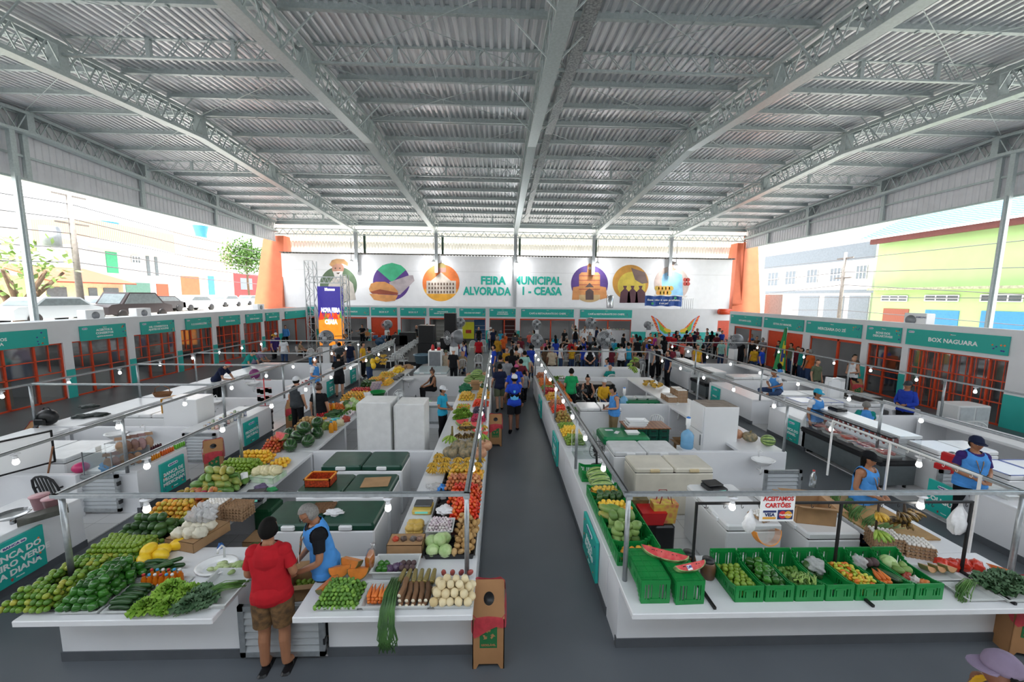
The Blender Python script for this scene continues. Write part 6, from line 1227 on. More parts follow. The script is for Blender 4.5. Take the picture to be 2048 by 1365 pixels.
def garment(P, typ):
 if typ in P['cache']: return P['cache'][typ]
 import numpy as np
 k, t, co, J = P['kind'], P['t'], P['co'], P['J']; z = co[:, 2]; wz = J['pel'].z
 T = k == 'torso'; H = k == 'hip'
 low = z > wz-(.1 if wz > .8 else .04); neckc = (k == 'neck') & (t < -1)
 if typ == 'tee': m = (T | (H & low) | neckc | ((k == 'arm') & (t < .62)) | ((k == 'thigh') & (t < .06))); off = .016
 elif typ == 'long': m = (T | (H & low) | neckc | (k == 'arm') | ((k == 'fore') & (t < .92))); off = .016
 elif typ == 'vest': m = (T | (H & low) | ((k == 'thigh') & (t < .08))); off = .026
 elif typ == 'tank': m = ((T & (np.abs(co[:, 0]) < .135)) | (H & low)) & ((z < J['ch'].z+.1) | (np.abs(co[:, 0]) > .055)); off = .014
 elif typ == 'shorts': m = (H | ((k == 'thigh') & (t < .86)) | (T & (z < wz+.06))); off = .02
 elif typ == 'pants': m = (H | (k == 'thigh') | ((k == 'shin') & (t < .93)) | (T & (z < wz+.06))); off = .014
 elif typ[:4] == 'shoe': m = ((k == 'foot') | ((k == 'shin') & (t > .94))) & (co[:, 0]*(1 if typ[-1] == 'R' else -1) > 0); off = .01
 elif typ == 'hair': hd = J['hd']; Hi = P['HM'].inverted(); loc = (co-np.array(hd))@np.array(Hi.to_3x3()).T; m = ((k == 'neck') | (co[:, 2] > hd.z-.2)) & (np.linalg.norm(loc, axis=1) < .16) & ((loc[:, 2] > .062) | ((loc[:, 1] > -.01) & (loc[:, 2] > -.06+.0) & (loc[:, 2] > -.075+.4*np.maximum(0, .03-loc[:, 1])))); off = .012
 if typ in ('vest', 'tee', 'tank', 'long', 'shorts'): extra = np.clip((J['ch'].z-z)/.45, 0, 1)*.012 if typ != 'shorts' else np.clip((wz-z)/.4, 0, 1)*.022
 else: extra = 0
 vv = co+P['no']*(off+extra)[:, None] if not np.isscalar(off+extra) else co+P['no']*(off+extra)
 if typ in ('tee', 'long', 'vest'): m = m & (np.linalg.norm(co-np.array(J['nk'])-np.array((0, -.02 if typ != 'vest' else -.05, .0)), axis=1) > (.085 if typ != 'vest' else .105)) & (z < J['nk'].z-.01)
 if typ == 'vest':
  for q_ in ('shL', 'shR'): ds = np.linalg.norm(co-np.array(J[q_]), axis=1); m = m & (ds > .078) & ~((ds < .2) & (np.abs(co[:, 0]) > .165))
 idx = -np.ones(len(co), int); f = []; vs = []
 for q in P['polys']:
  if all(m[i] for i in q):
   g = []
   for i in q:
    if idx[i] < 0: idx[i] = len(vs); vs.append(tuple(vv[i]))
    g.append(int(idx[i]))
   f.append(g)
 me = bpy.data.meshes.new(typ); me.from_pydata(vs, [], f); me.materials.append(white)
 for q in me.polygons: q.use_smooth = True
 P['cache'][typ] = me; return me
def part(me, name, m, parent):
 o = bpy.data.objects.new(name, me); COL.objects.link(o); o.parent = parent
 o.material_slots[0].link = 'OBJECT'; o.material_slots[0].material = m; return o
HX = {}
def headgear(P, typ, key):
 if (key, typ) in HX: return HX[(key, typ)]
 hd, HM = P['J']['hd'], P['HM']; b = MB()
 if typ in ('cap', 'net', 'hat'):
  r = .115; prof = [(.1, .0), (.102, .03), (.09, .075), (.055, .108), (0, .12)]; b.lathe(prof, 16, hd+HM @ V3(0, .008, .02), sx=.86, sy=1.02, M=HM)
  if typ == 'cap':
   vs = []
   for i in range(9):
    a = pi*(1+i/8); vs.append(hd+HM @ V3(.078*cos(a), -.055+.0*sin(a), .032)); vs.append(hd+HM @ V3(.082*cos(a), -.07+.1*sin(a), .018))
   b.add(vs+[v+V3(0, 0, -.006) for v in vs], [(2*i, 2*i+1, 2*i+3, 2*i+2) for i in range(8)]+[(18+2*i+2, 18+2*i+3, 18+2*i+1, 18+2*i) for i in range(8)]+[(2*i+1, 18+2*i+1, 18+2*i+3, 2*i+3) for i in range(8)])
 if typ == 'long': b.lathe([(.07, .05), (.088, 0), (.085, -.08), (.075, -.16), (.05, -.23), (.0, -.25)], 12, hd+V3(0, .055, 0), sx=1.05, sy=.55)
 if typ == 'bun': b.ball(hd+HM @ V3(0, .05, .13), .045, 8)
 HX[(key, typ)] = b.mesh(typ+'_mesh', [white]); return HX[(key, typ)]
def person(x, y, rz, label, pose='stand', top='tee', tc='white', bottom='pants', bc='denim', hair='k', cap=None, skin=1, h=1.0, fat=1.0, group=None, fine=False, z=0, shoes='black', name='person', face=False, under=None, bag=None):
 key = (pose, fat, .0075 if fine else .0125); P = pose_mesh(*key); t = thing(name, label, 'person', (x, y, z), rz, group); t.scale = (h,)*3
 part(P['body'], 'body', SKIN[skin], t)
 if under: part(garment(P, 'tee'), 'undershirt', cm(under), t)
 part(garment(P, top), {'tee': 'shirt', 'long': 'long_sleeved_shirt', 'vest': 'vest', 'tank': 'tank_top'}[top], cm(tc) if isinstance(tc, str) else tc, t)
 part(garment(P, bottom), {'pants': 'trousers', 'shorts': 'shorts'}[bottom], cm(bc) if isinstance(bc, str) else bc, t)
 if shoes: [part(garment(P, 'shoe'+s_), 'shoe', cm(shoes), t) for s_ in 'LR']
 hm = {'k': 'k', 'h': 'k', 'n': 'k', 'g': 'g', 'r': 'r', 'm': 'r'}.get(hair)
 if hm: part(garment(P, 'hair'), 'hair', HAIRM[hm], t)
 if hair == 'h': part(headgear(P, 'long', key), 'long_hair', HAIRM['k'], t)
 if hair in 'nm': part(headgear(P, 'bun', key), 'hair_bun', HAIRM[hm], t)
 if cap: part(headgear(P, 'net' if cap in ('net',) else 'cap', key), 'hair_net' if cap == 'net' else 'cap', cm('white' if cap == 'net' else cap), t)
 if bag:
  b = MB(); c = P['J']['ch']; b.rbox(c.x-.15, c.x+.15, c.y+.12, c.y+.28, c.z-.28, c.z+.12, .04); b.build('backpack', cm(bag), t)
 hd, HM = P['J']['hd'], P['HM']
 if face:
  for s in (-1, 1):
   b = MB(); b.ball(hd+HM @ V3(.031*s, -.083, .0), .0115, 8, sc=(1.2, .5, .7)); e = b.build('eye', mat('eye_white', 'E8E4E0', .3, var=0), t); b = MB(); b.ball(hd+HM @ V3(.031*s, -.087, .0), .006, 6); b.build('iris', black, e)
   b = MB(); b.tube([hd+HM @ V3((.031-.018)*s, -.088, .02), hd+HM @ V3(.031*s, -.089, .024), hd+HM @ V3((.031+.018)*s, -.08, .019)], .0035, 5); b.build('eyebrow', HAIRM[hm or 'k'], t)
  b = MB(); b.ball(hd+HM @ V3(0, -.083, -.055), .02, 8, sc=(1.1, .35, .3)); b.build('mouth', mat('lip', '8A4A44', .4, var=0), t)
 return t
def lanyard(t, P):
 c = P['J']['ch']; b = MB(); y = c.y-.15; b.tube([(-.06, y+.08, c.z+.14), (-.04, y, c.z+.02), (0, y-.025, c.z-.16), (.04, y, c.z+.02), (.06, y+.08, c.z+.14)], .008, 4); b.build('lanyard', mat('lanyard_ribbon', 'C86A3A', .6, kind='wave', scale=30, col2='1E7A6A'), t); b = MB(); b.box(-.03, .03, y-.04, y-.034, c.z-.25, c.z-.16); b.build('name_badge', signw, t)
def atp(px, py, z): p = at(px, py, z); return p.x, p.y
F_, B_, L_, R_r = 0, pi, -pi/2, pi/2
# main figures
x, y = atp(552, 1342, 0)
red = person(x, y+.02, pi+.1, 'man in a red T-shirt and brown shorts standing at the louvred gate', 'hands', 'tee', 'red', 'shorts', mat('brown_print_cloth', '7A5A36', .8, kind='noise', scale=16, col2='4E3A24'), 'k', None, 1, 1.02, 1.08, fine=True, shoes=None)
for s in (-1, 1):
 b = MB(); b.rbox(-.05, .05, -.14, .12, 0, .018, .02); sl = b.build('sandal', black, red); sl.location = (.115*s, -.02, 0); b = MB(); b.tube([(-.045, 0, .015), (-.02, -.05, .07), (0, -.09, .05), (.02, -.05, .07), (.045, 0, .015)], .007, 5); b.build('strap', blackm, sl)
x, y = atp(624, 1012, 1.66); vm = person(x+.1, y, -pi/2+.55, 'grey-haired man in blue vest over black T-shirt behind the red-shirted man', 'till', 'vest', 'vest', 'pants', 'dgrey', 'g', None, 1, 1.02, 1.08, fine=True, face=True, under='black'); lanyard(vm, pose_mesh('till', 1.08, .0075))
b = MB(); hd = pose_mesh('till', 1.08, .0075)['J']['hd']; HMx = pose_mesh('till', 1.08, .0075)['HM']
for s in (-1, 1): b.tube([hd+HMx @ V3(.032*s+.024*cos(a), -.1, .002+.017*sin(a)) for a in [k*pi/5 for k in range(10)]], .0025, 4, closed=True); b.tube([hd+HMx @ V3(.056*s, -.1, .005), hd+HMx @ V3(.078*s, 0, .01)], .0025, 4)
b.build('eyeglasses', blackm, vm)
cbx, cby = atp(607, 1160, .75); cb = cbox(cbx, 4.35, .72-.2, .42, .3, .2, .15, 'open cardboard box of limes held behind the louvred gate'); heap(LIME, cbx-.17, 4.22, cbx+.17, 4.48, .53, .034, 2, 'lime in the cardboard box behind the gate', dome=.3)
b = MB(); b.rbox(cbx-.3, cbx+.3, 4.18, 4.55, .44, .515, .01); [b.box(cbx+sx*.26-.02, cbx+sx*.26+.02, yy, yy+.04, .02, .44) for sx in (-1, 1) for yy in (4.2, 4.49)]; tag(b.build('low_table', slabm), 'low white bench carrying the cardboard box of limes', 'table')
x, y = atp(885, 785, 1.42); person(x, y, R_r-.4, 'boy in cyan polo shirt and white cap beside the tall white fridge', 'hands', 'tee', 'cyan', 'pants', 'black', 'k', 'white', 1, .93, .9, fine=True, face=True)
x, y = atp(863, 742, 1.17); person(x, y, L_+.5, 'seated woman with hair bun and black strap top at green table', 'sitfold', 'tank', 'black', 'pants', 'black', 'm', None, 1, 1)
x, y = atp(1029, 757, 1.68); wc = person(x, y, pi, 'man in white cap and blue team shirt walking up the aisle', 'walk', 'tee', 'royal', 'shorts', 'black', 'k', 'white', 2, 1.04, 1.08, fine=True)
wc.rotation_euler.z = pi
def crest(t, P, z, m=mat('print_cyan', '58B0E0', .6, var=0), s=1):
 c = P['J']['ch']; b = MB(); y = c.y+.165
 b.prism([(-.1*s, z-.06), (-.12*s, z+.03), (-.06*s, z), (0, z+.06), (.06*s, z), (.12*s, z+.03), (.1*s, z-.06), (0, z-.08)], y, y+.012); b.prism([(-.03*s, z+.2), (.03*s, z+.2), (.03*s, z+.15), (0, z+.12), (-.03*s, z+.15)], y, y+.012); b.build('shirt_print', m, t)
crest(wc, pose_mesh('walk', 1.08, .0075), 1.1)
x, y = atp(1230, 776, 1.6); wv = person(x, y, L_+.15, 'woman in blue vest and glasses with a phone beside green crates', 'look', 'vest', 'vest', 'pants', 'khaki', 'n', None, 0, .97, 1.0, fine=True, face=True); b = MB(); b.rbox(-.035, .035, -.33, -.31, 1.04, 1.17, .006); b.build('phone', black, wv)
x, y = atp(1738, 912, 1.62); wk = person(x, y, .25, 'woman in black cap and blue vest behind the chopped scallions', 'hands', 'vest', 'vest', 'pants', 'denim', 'h', 'black', 1, .98, 1.12, fine=True, face=True); lanyard(wk, pose_mesh('hands', 1.12, .0075))
x, y = atp(1952, 886, 1.66); mk = person(x, y, -.35, 'man in navy cap and blue vest behind the red meat', 'hands', 'vest', 'vest', 'pants', 'black', 'k', 'navy', 1, 1.03, 1.12, fine=True, face=True, under='purple'); lanyard(mk, pose_mesh('hands', 1.12, .0075))
x, y = atp(1817, 768, 1.68); person(x, y, L_+.3, 'man in long-sleeved blue shirt and dark cap at the empty counter', 'hands', 'long', 'blue', 'pants', 'black', 'k', 'dgrey', 1, 1.02, 1.1, fine=True, face=True)
x, y = atp(1635, 786, 1.62); person(x, y, .2, 'man in cyan cap and blue vest behind the meat showcase', 'stand', 'vest', 'vest', 'pants', 'denim', 'k', 'cyan', 1, 1, 1.1, fine=True, face=True, under='white')
x, y = atp(1733, 802, 1.25); person(x, y, 2.6, 'grey-haired seated man in blue vest seen from behind', 'sit', 'vest', 'vest', 'pants', 'denim', 'g', None, 1, 1, 1.0, under='teal')
x, y = atp(1556, 742, .95+.78); person(x, y, L_+.4, 'young man in blue vest sitting cross-legged on a chest freezer', 'situp', 'vest', 'vest', 'pants', 'denim', 'k', None, 1, 1, 1.0, z=.96, shoes=None, under='white')
x, y = at(2008, 1328, 1.66)[:2]; person(x, y, -1.9, 'person in a lavender-grey cap and yellow top at the corner below', 'stand', 'tank', 'yellow', 'shorts', 'denim', 'k', 'lavender', 2, 1.0, 1.0, fine=True)
# the others: head pixel, pose, facing, top, colours, hair, cap, place
PO = dict(s='stand', c='sit', w='walk', x='cross', h='hands', b='bend', u='up', l='lean', g='guitar', m='back_hands')
FA_ = dict(f=0, b=pi, l=-pi/2, r=pi/2, F=.5, G=-.5, B=pi-.5, C=pi+.5)
HN = dict(k='short black hair', h='long black hair', n='dark hair in a bun', g='grey hair', b='shaved head', r='brown hair', m='brown hair in a bun')
PN_ = dict(s='standing', c='seated', w='walking', x='cross-armed', h='hands-joined', b='bending', u='raising an arm', l='leaning', g='guitar-playing', m='standing')
CHAIRS = []; SEEN = set()
def crowd(lst, ox, oy, k, where):
 for e in lst.split(';'):
  e = e.strip()
  if not e: continue
  a = e.split(','); zx, zy = float(a[0]), float(a[1]); po, fa, tc = a[2], a[3], a[4]; ty = a[5] if len(a) > 5 and a[5] else 't'; hr = a[6] if len(a) > 6 and a[6] else 'k'; cp = a[7] if len(a) > 7 and a[7] else None; bc = a[8] if len(a) > 8 and a[8] else ('denim' if (int(zx)+int(zy)) % 2 else 'black'); hh = float(a[9]) if len(a) > 9 and a[9] else 1.0
  zh = {'c': 1.14, 'l': 1.5, 'b': 1.35}.get(po, 1.62)*hh; x, y = atp(ox+zx/k, oy+zy/k, zh)
  if y > 32.6: s_ = 32.6/y; x, y = x*s_, 32.6
  rz = FA_[fa]+rnd.uniform(-.25, .25); x, y = x-(-.05 if 0 else 0), y
  tp = {'t': 'tee', 'v': 'vest', 'n': 'tank', 'l': 'long'}[ty]; sh = bc.endswith('!'); bc = bc.rstrip('!')
  kid = 'child' if hh < .8 else 'person'
  col_ = {'dgrey': 'dark grey', 'vest': 'light blue', 'denim': 'blue denim'}; g_ = {'t': 'T-shirt', 'v': 'vest', 'n': 'tank top', 'l': 'long-sleeved shirt'}[ty]
  lb = f'{PN_[po]} {kid}, {col_.get(tc, tc)} {g_}, {cp+" cap" if cp and cp!="net" else "hair net" if cp else HN[hr]}, {where}'
  if lb in SEEN: lb = lb.replace(PN_[po]+' '+kid, f'{PN_[po]} {kid} in {bc} '+('shorts' if sh else 'trousers'))
  if lb in SEEN: lb = lb.replace(' in ', f' facing {dict(f="us", b="away", l="stage", r="flag", F="us")[fa]} in ', 1)
  SEEN.add(lb); lb = lb.replace(', short black hair', ', black hair').replace('long-sleeved ', '') if len(lb.split()) > 14 else lb
  person(x, y, rz, lb, PO[po], tp, tc, 'shorts' if sh else 'pants', bc, hr if hr != 'b' else 'x', cp, (int(zx*7+zy) % 5) % 3 if hr != 'g' else 1, hh*rnd.uniform(.98, 1.03), 1.0 if hh > .8 or po == 'c' else 1.0, under='white' if ty == 'v' else None)
  if po == 'c': CHAIRS.append((x, y, rz, hh))
crowd('190,140,s,F,navy;155,130,s,f,white,,,white;205,410,s,l,royal;265,345,c,l,white;295,560,w,b,dgrey;395,430,s,f,mustard,,r;465,470,w,b,black,,h;395,580,w,b,grey;290,690,w,b,navy,,,,olive!;490,740,w,b,royal,,,,black!;535,700,w,b,blue,,,pink,black,.92;600,600,w,b,maroon,,,,black;650,770,w,b,grey,,n,,black,.75;655,490,w,b,mint,,k;610,355,b,l,grey;530,440,s,b,tan,n,n;555,545,w,b,pink,,n,,denim,.8;700,560,w,b,beige,,h,,denim,.85;745,390,s,b,blue;510,395,c,f,black,,h;595,262,s,f,maroon,,h;560,370,s,f,white', 960, 640, 7.314, 'far down the central aisle')
crowd('790,170,s,l,green,,h;980,315,c,f,pink,,h;990,375,c,f,white,,h;920,365,c,f,coral,,k,,denim,.75;1240,150,s,f,black,,h;1395,100,u,b,beige,,k,khaki;1400,135,s,b,black,v,k;1530,160,s,f,white;1535,105,s,f,white,,k;1610,190,s,f,grey,,h,,denim,.9;1630,225,s,f,navy,,k,,denim,.75;1710,120,s,l,navy;1765,150,s,l,black;1885,110,s,f,white,,k;1670,270,c,l,beige,,r;1525,290,u,l,blue', 960, 640, 7.314, 'before the restaurant front')
crowd('1185,375,s,r,white,,h,,denim,.9;1270,310,c,b,black;1230,300,c,b,brown;1345,410,s,b,yellow,,k,,denim,.8;1395,350,c,f,orange,,r;1440,425,c,b,camo,,h;1470,405,c,b,brown,,h;1520,410,s,b,blue,,k,,denim,.85;1560,350,c,b,maroon;1610,370,c,b,black,,h;1685,360,s,b,dgrey;1745,410,c,b,teal;1790,440,c,b,pink,,h;1925,440,s,b,maroon,,h,,denim,.85;1140,530,c,b,mint,,k,,denim,.7;1330,345,c,f,red;1505,350,c,b,navy;1450,330,c,f,white', 960, 640, 7.314, 'among the white chairs')
crowd('1605,425,m,b,black,v,k,,denim', 960, 640, 7.314, 'before the large drum fan')
crowd('1340,740,h,b,green,,k;1580,860,c,f,black,n,n;1825,910,c,f,yellow,l,x,net;1900,690,c,b,teal,,b;1845,605,c,l,vest,v,n', 960, 640, 7.314, 'beside the black table fan')
crowd('255,285,x,r,black;230,390,c,b,brown;220,480,s,b,white,,k;345,470,s,b,cyan,n,k;430,300,c,f,coral,,k,white;490,300,s,b,grey,,h;560,330,s,b,teal,,h;515,410,c,b,pink,,b;570,385,c,b,red,,k,red;665,360,s,f,brown;755,270,s,f,orange;840,290,s,l,magenta,,n;910,290,s,f,beige;945,375,c,l,tan,,g;740,395,s,b,royal,,k,white;800,520,s,l,grey;870,510,s,b,black,,k;940,480,s,l,white,,g;1010,340,s,b,black,,h;1100,270,s,f,red', 1220, 640, 9.31, 'beside the painted wings')
crowd('1190,290,s,f,red,,k,red;1200,345,c,f,grey;1260,245,s,f,black;1290,320,s,l,dgrey;1430,240,s,b,black,,n;1490,260,s,f,maroon;1580,230,s,b,navy;1630,190,x,l,maroon,,g;1670,330,s,f,mint;1700,390,c,l,denim,,k;1635,510,s,f,yellow,,h;1735,500,x,b,black;1815,175,s,l,white;1815,250,s,l,dgrey;1900,240,s,b,black,,h;1990,290,s,b,maroon;1920,390,c,b,grey,,h;2030,180,s,f,white;1230,545,c,b,white;1150,520,s,b,maroon;1065,480,c,b,orange,,r', 1220, 640, 9.31, 'near the fish case')
crowd('1470,430,s,b,white;1090,620,s,l,navy', 1220, 640, 9.31, 'close behind the fish case')
crowd('495,730,c,l,camo,,g;560,665,c,b,grey;480,620,c,f,beige,,n', 1220, 640, 9.31, 'by the hanging green bananas')
crowd('690,45,s,f,black;490,130,s,r,black,,b;110,250,c,r,black;1650,155,s,b,black,,b;1650,360,s,b,red;1400,400,s,l,black;1375,440,s,l,blue,v,k;1265,345,s,l,red,,k,,denim,.85;1020,420,b,r,black;1180,590,s,b,black,,x,net;1040,605,s,f,beige,,k,olive,denim,.9;1345,620,c,b,tan,,b', 780, 640, 9.31, 'around the snack stall')
crowd('180,370,s,r,purple,,k,mustard;215,340,s,f,purple,,k,white,white;320,390,s,b,white,,h,,denim;345,225,s,f,vest,l,k;560,440,c,r,tan,,r', 520, 620, 6.827, 'by the dark corner shop')
crowd('1040,250,h,r,black;1210,225,g,f,black;1395,215,g,f,black,,k;1465,245,c,f,grey', 520, 620, 6.827, 'on the stage')
crowd('1045,430,s,b,white,,b;1080,470,m,b,dgrey;1225,450,s,b,navy;1400,480,s,r,yellow;1490,545,h,l,olive,,k;1750,325,c,f,black;1855,325,c,f,dgrey', 520, 620, 6.827, 'watching the band')
crowd('1070,650,x,b,black,,k,,black!;740,705,h,r,vest,v,m', 520, 620, 6.827, 'beside the sausage trays')
crowd('490,965,s,b,dgrey,v,k,white,black;800,1050,s,b,black,,m,,black', 520, 620, 6.827, 'near the red snack rack')
crowd('410,105,l,r,teal;490,85,l,r,lavender,,g;135,215,l,r,navy,,k,red', 400, 680, 4.55, 'leaning on the long white counter')
crowd('65,60,s,f,white;90,90,s,f,blue;85,200,s,f,mint;325,215,s,f,black;315,180,s,f,dgrey;455,130,s,f,vest,v,b;460,210,s,f,black,,h;595,185,s,b,grey,,g;520,160,s,f,brown,,r;490,290,s,b,yellow,,k,,denim,.9;590,290,s,F,royal,,r', 1430, 650, 6.206, 'near BOX SANTA LUZIA')
crowd('795,215,s,l,dgrey;910,210,s,f,maroon,,k,red;950,245,s,l,olive;1030,290,s,f,maroon;1085,310,s,l,teal;1155,320,s,l,black;1190,345,s,b,orange,,g;1275,455,s,f,olive,,r;1730,430,h,l,white,n,b;1735,400,s,f,brown,,k;795,505,c,b,vest,v,h', 1430, 650, 6.206, 'near MERCEARIA DO ZÉ')
# ---------------------------------------------------------------- equipment and furniture
def chest(x0, x1, y0, y1, h, label, lid=whiteg, body=whiteg, handle=whiteg, along='x', rim=None, lids=2, front=-1, z=.02):
 t = thing('chest_freezer', label, 'freezer', ((x0+x1)/2, (y0+y1)/2, z)); w, d = (x1-x0)/2, (y1-y0)/2; h -= z
 b = MB(); b.rbox(-w, w, -d, d, .04, h-.1, .02); b.box(-w+.03, w-.03, -d+.03, d-.03, 0, .04); b.build('freezer_body', body, t)
 b = MB(); b.box(-w+.01, w-.01, -d+.01, d-.01, h-.1, h-.085); b.build('door_seal', black, t)
 for i in range(lids):
  a, c = (-w+2*w*i/lids+.006, -w+2*w*(i+1)/lids-.006) if along == 'x' else (-w, w); e, f = (-d, d) if along == 'x' else (-d+2*d*i/lids+.006, -d+2*d*(i+1)/lids-.006)
  b = MB(); b.rbox(a, c, e, f, h-.085, h, .025); l = b.build('lid', lid, t)
  if rim: r = MB(); r.box(a, c, e, e+.03, h, h+.004); r.box(a, c, f-.03, f, h, h+.004); r.box(a, a+.03, e, f, h, h+.004); r.box(c-.03, c, e, f, h, h+.004); r.build('lid_rim', rim, l)
  r = MB(); m = (a+c)/2 if along == 'x' else -w
  if along == 'x': r.rbox(m-.09, m+.09, -d-.03, -d+.02, h-.07, h-.015, .012)
  else: r.rbox(-w-.03, -w+.02, (e+f)/2-.08, (e+f)/2+.08, h-.07, h-.015, .012)
  r.build('handle', handle, l)
 return t
beige = mat('cream_enamel', 'DAD4C4', .35, var=.06, scale=3)
chest(-3.24, -1.7, 4.99, 5.62, .98, 'green-covered chest freezer right behind the man in blue vest', greenc); chest(-3.23, -1.74, 5.88, 6.5, .98, 'green-covered chest freezer carrying the orange basket', greenc); chest(-3.26, -1.78, 6.81, 7.48, .98, 'green-covered chest freezer against the low white wall', greenc)
chest(2.52, 4.0, 6.72, 7.34, .96, 'cream two-lid chest freezer below the wall sink', beige, beige, mat('cream_handle', 'D8C49A', .4)); x, y = atp(1290, 898, .95); chest(2.35, 3.72, y-.2, y+.45, .96, 'white chest freezer in plastic film behind the low wall', mat('film_white', 'D6D8DA', .3, bump=.4))
chest(3.2, 4.0, 4.95, 6.15, .95, 'white chest freezer carrying the flat scale', along='y'); chest(4.2, 4.95, 4.75, 5.9, .95, 'white chest freezer carrying the open cardboard box', along='y')
x, y = atp(1390, 808, .9); chest(2.3, 3.5, 10.6, 11.25, .95, 'white chest freezer below the black table fan'); blue_r = mat('blue_trim', '3A5AB0', .4)
chest(9.2, 10.6, 11.2, 11.85, .96, 'blue-rimmed chest freezer below the sitting young man', rim=blue_r); chest(10.65, 11.7, 11.1, 11.8, .94, 'white chest freezer next to the blue-rimmed one'); chest(9.3, 10.7, 6.4, 7.1, .95, 'blue-rimmed chest freezer beside the red meat slicer', rim=blue_r); chest(9.25, 10.6, 7.5, 8.15, .95, 'white chest freezer behind the meat showcase'); chest(9.6, 10.9, 5.2, 5.9, .95, 'white chest freezer behind the man in navy cap'); chest(9.5, 11.4, 12.3, 13.0, .9, 'white display freezer behind the sitting young man', rim=galvl); chest(9.4, 10.8, 3.9, 4.6, .95, 'blue-edged chest freezer at the frame corner', rim=blue_r)
chest(9.6, 11.2, 15.2, 15.9, .9, 'white chest freezer near the woman in long hair'); chest(-3.6, -2.2, 15.9, 17.4, .9, 'wide white freezer table beside the plastic chairs', lid=mat('glass_lid', 'C4D2D4', .1, var=.02), along='x')
chest(-9.9, -8.4, 10.1, 10.9, .9, 'open-top white freezer beside the steel pots'); chest(-9.8, -8.3, 7.3, 8.3, .9, 'glass-topped freezer in plastic film beside the two sinks', lid=MATS['film_white'])
def fridge(pxl, pxr, pyt, Y, dep, label, doors=2, z0=.02, m=whiteg, back=None):
 a, c = at(pxl, pyt, Y, 1), at(pxr, pyt, Y, 1); w = (c.x-a.x)/2; h = a.z-z0; t = thing('upright_fridge', label, 'refrigerator', ((a.x+c.x)/2, Y+dep/2, z0)); b = MB(); b.rbox(-w, w, -dep/2, dep/2, .03, h, .015); b.box(-w+.04, w-.04, -dep/2+.04, dep/2-.04, 0, .03); b.build('fridge_body', m, t)
 if back: b = MB(); b.box(-w+.05, w-.05, -dep/2-.02, -dep/2, .1, h-.05); [b.box(-w+.06, w-.06, -dep/2-.03, -dep/2-.02, .12+.06*i, .14+.06*i) for i in range(8)]; b.build('coil_panel', mat('coil_grey', '7A7E84', .5), t)
 else:
  b = MB(); s = h*.62 if doors == 2 else h-.03
  b.rbox(-w-.03, -w, -dep/2+.02, dep/2, .05, s-.01, .01);
  if doors == 2: b.rbox(-w-.03, -w, -dep/2+.02, dep/2, s+.01, h-.01, .01)
  b.build('door', m, t); b = MB(); b.box(-w-.045, -w-.03, -dep/2+.05, -dep/2+.08, s-.3, s-.05); b.build('handle', galvl, t)
 return t
rusty = mat('rusty_top_enamel', 'DFE0E0', .35, var=.04); fridge(714, 780, 806, 8.25, .6, 'white upright freezer beside its twin, farther from the boy', 1, m=rusty); fridge(789, 848, 809, 8.25, .6, 'white upright freezer right beside the boy in cyan', 1, m=rusty)
fridge(1411, 1480, 815, 8.35, .62, 'tall white two-door fridge with dusty top in the next stall', 2); fridge(324, 392, 800, 9.75, .6, 'white fridge carrying the wicker basket', 1); fridge(856, 883, 702, 17.6, .6, 'white fridge with grey back panel carrying the red blender', back=1)
b = MB(); x, y = atp(1450, 800, 1.5); f = at(1446, 806, 8.66, 1); b.box(at(1413, 815, 8.35, 1).x, at(1478, 815, 8.35, 1).x, 8.36, 8.96, at(1446, 815, 8.35, 1).z+.001, at(1446, 815, 8.35, 1).z+.004); tag(b.build('dust_sheet', mat('dusty_board', '9A8C80', .9, var=.15, scale=5)), 'thin brownish board lying on the tall white fridge', 'board')
def sink(x, y, z, rz, label, s=1, pipe=True):
 t = thing('wall_sink', label, 'sink', (x, y, z), rz); b = MB(); b.lathe([(.02, -.12), (.12, -.1), (.2, -.02), (.24, 0), (.24, .015), (.21, .015), (.17, -.02), (.1, -.07), (0, -.08)], 20, sx=s, sy=.8*s); b.build('basin', mat('white_ceramic', 'EEEEEE', .12, var=0), t)
 b = MB(); b.tube([(0, .14*s, .01), (0, .15*s, .13), (0, .11*s, .18), (0, .04*s, .17), (0, .03, .13)], .013, 7); b.build('tap', whiteg, t)
 if pipe: b = MB(); b.tube([(0, 0, -.11), (0, 0, -.28), (0, .05, -.34), (0, .06, -.26), (0, .16*s, -.26)], .02, 7); b.build('drain_pipe', whiteg, t)
 return t
sink(at(1508, 908, .75).x, 7.58, .74, 0, 'white wall sink with tap on the partition beside the tall fridge'); sink(at(1353, 815, .75).x, 11.22, .74, 0, 'white wall sink on the partition beside the egg trays'); sink(-3.36, 4.36, ZS+.03, 0, 'white oval basin with tap at the end of the lime counter', .95, False); sink(at(1288, 754, .75).x, 15.2, .74, 0, 'white wall sink behind the big blue water bottle')
for i, px in enumerate((218, 266)): sink(at(px, 872, .75).x, 9.12, .74, 0, 'white wall sink with curved tap, '+('nearer the whiteboard' if i == 0 else 'nearer the small bottles'))
sink(at(595, 733, .8).x, 14.4, .76, 0, 'white wall sink beside the woman in blue vest'); sink(at(815, 758, .8).x, 15.2, .76, 0, 'white wall sink beside the maroon bin'); sink(at(518, 768, .8).x, 11.85, .76, 0, 'white wall sink behind the red snack rack'); sink(at(1840, 905, .8).x, 6.9, .8, .3, 'white sink beside the man in navy cap')
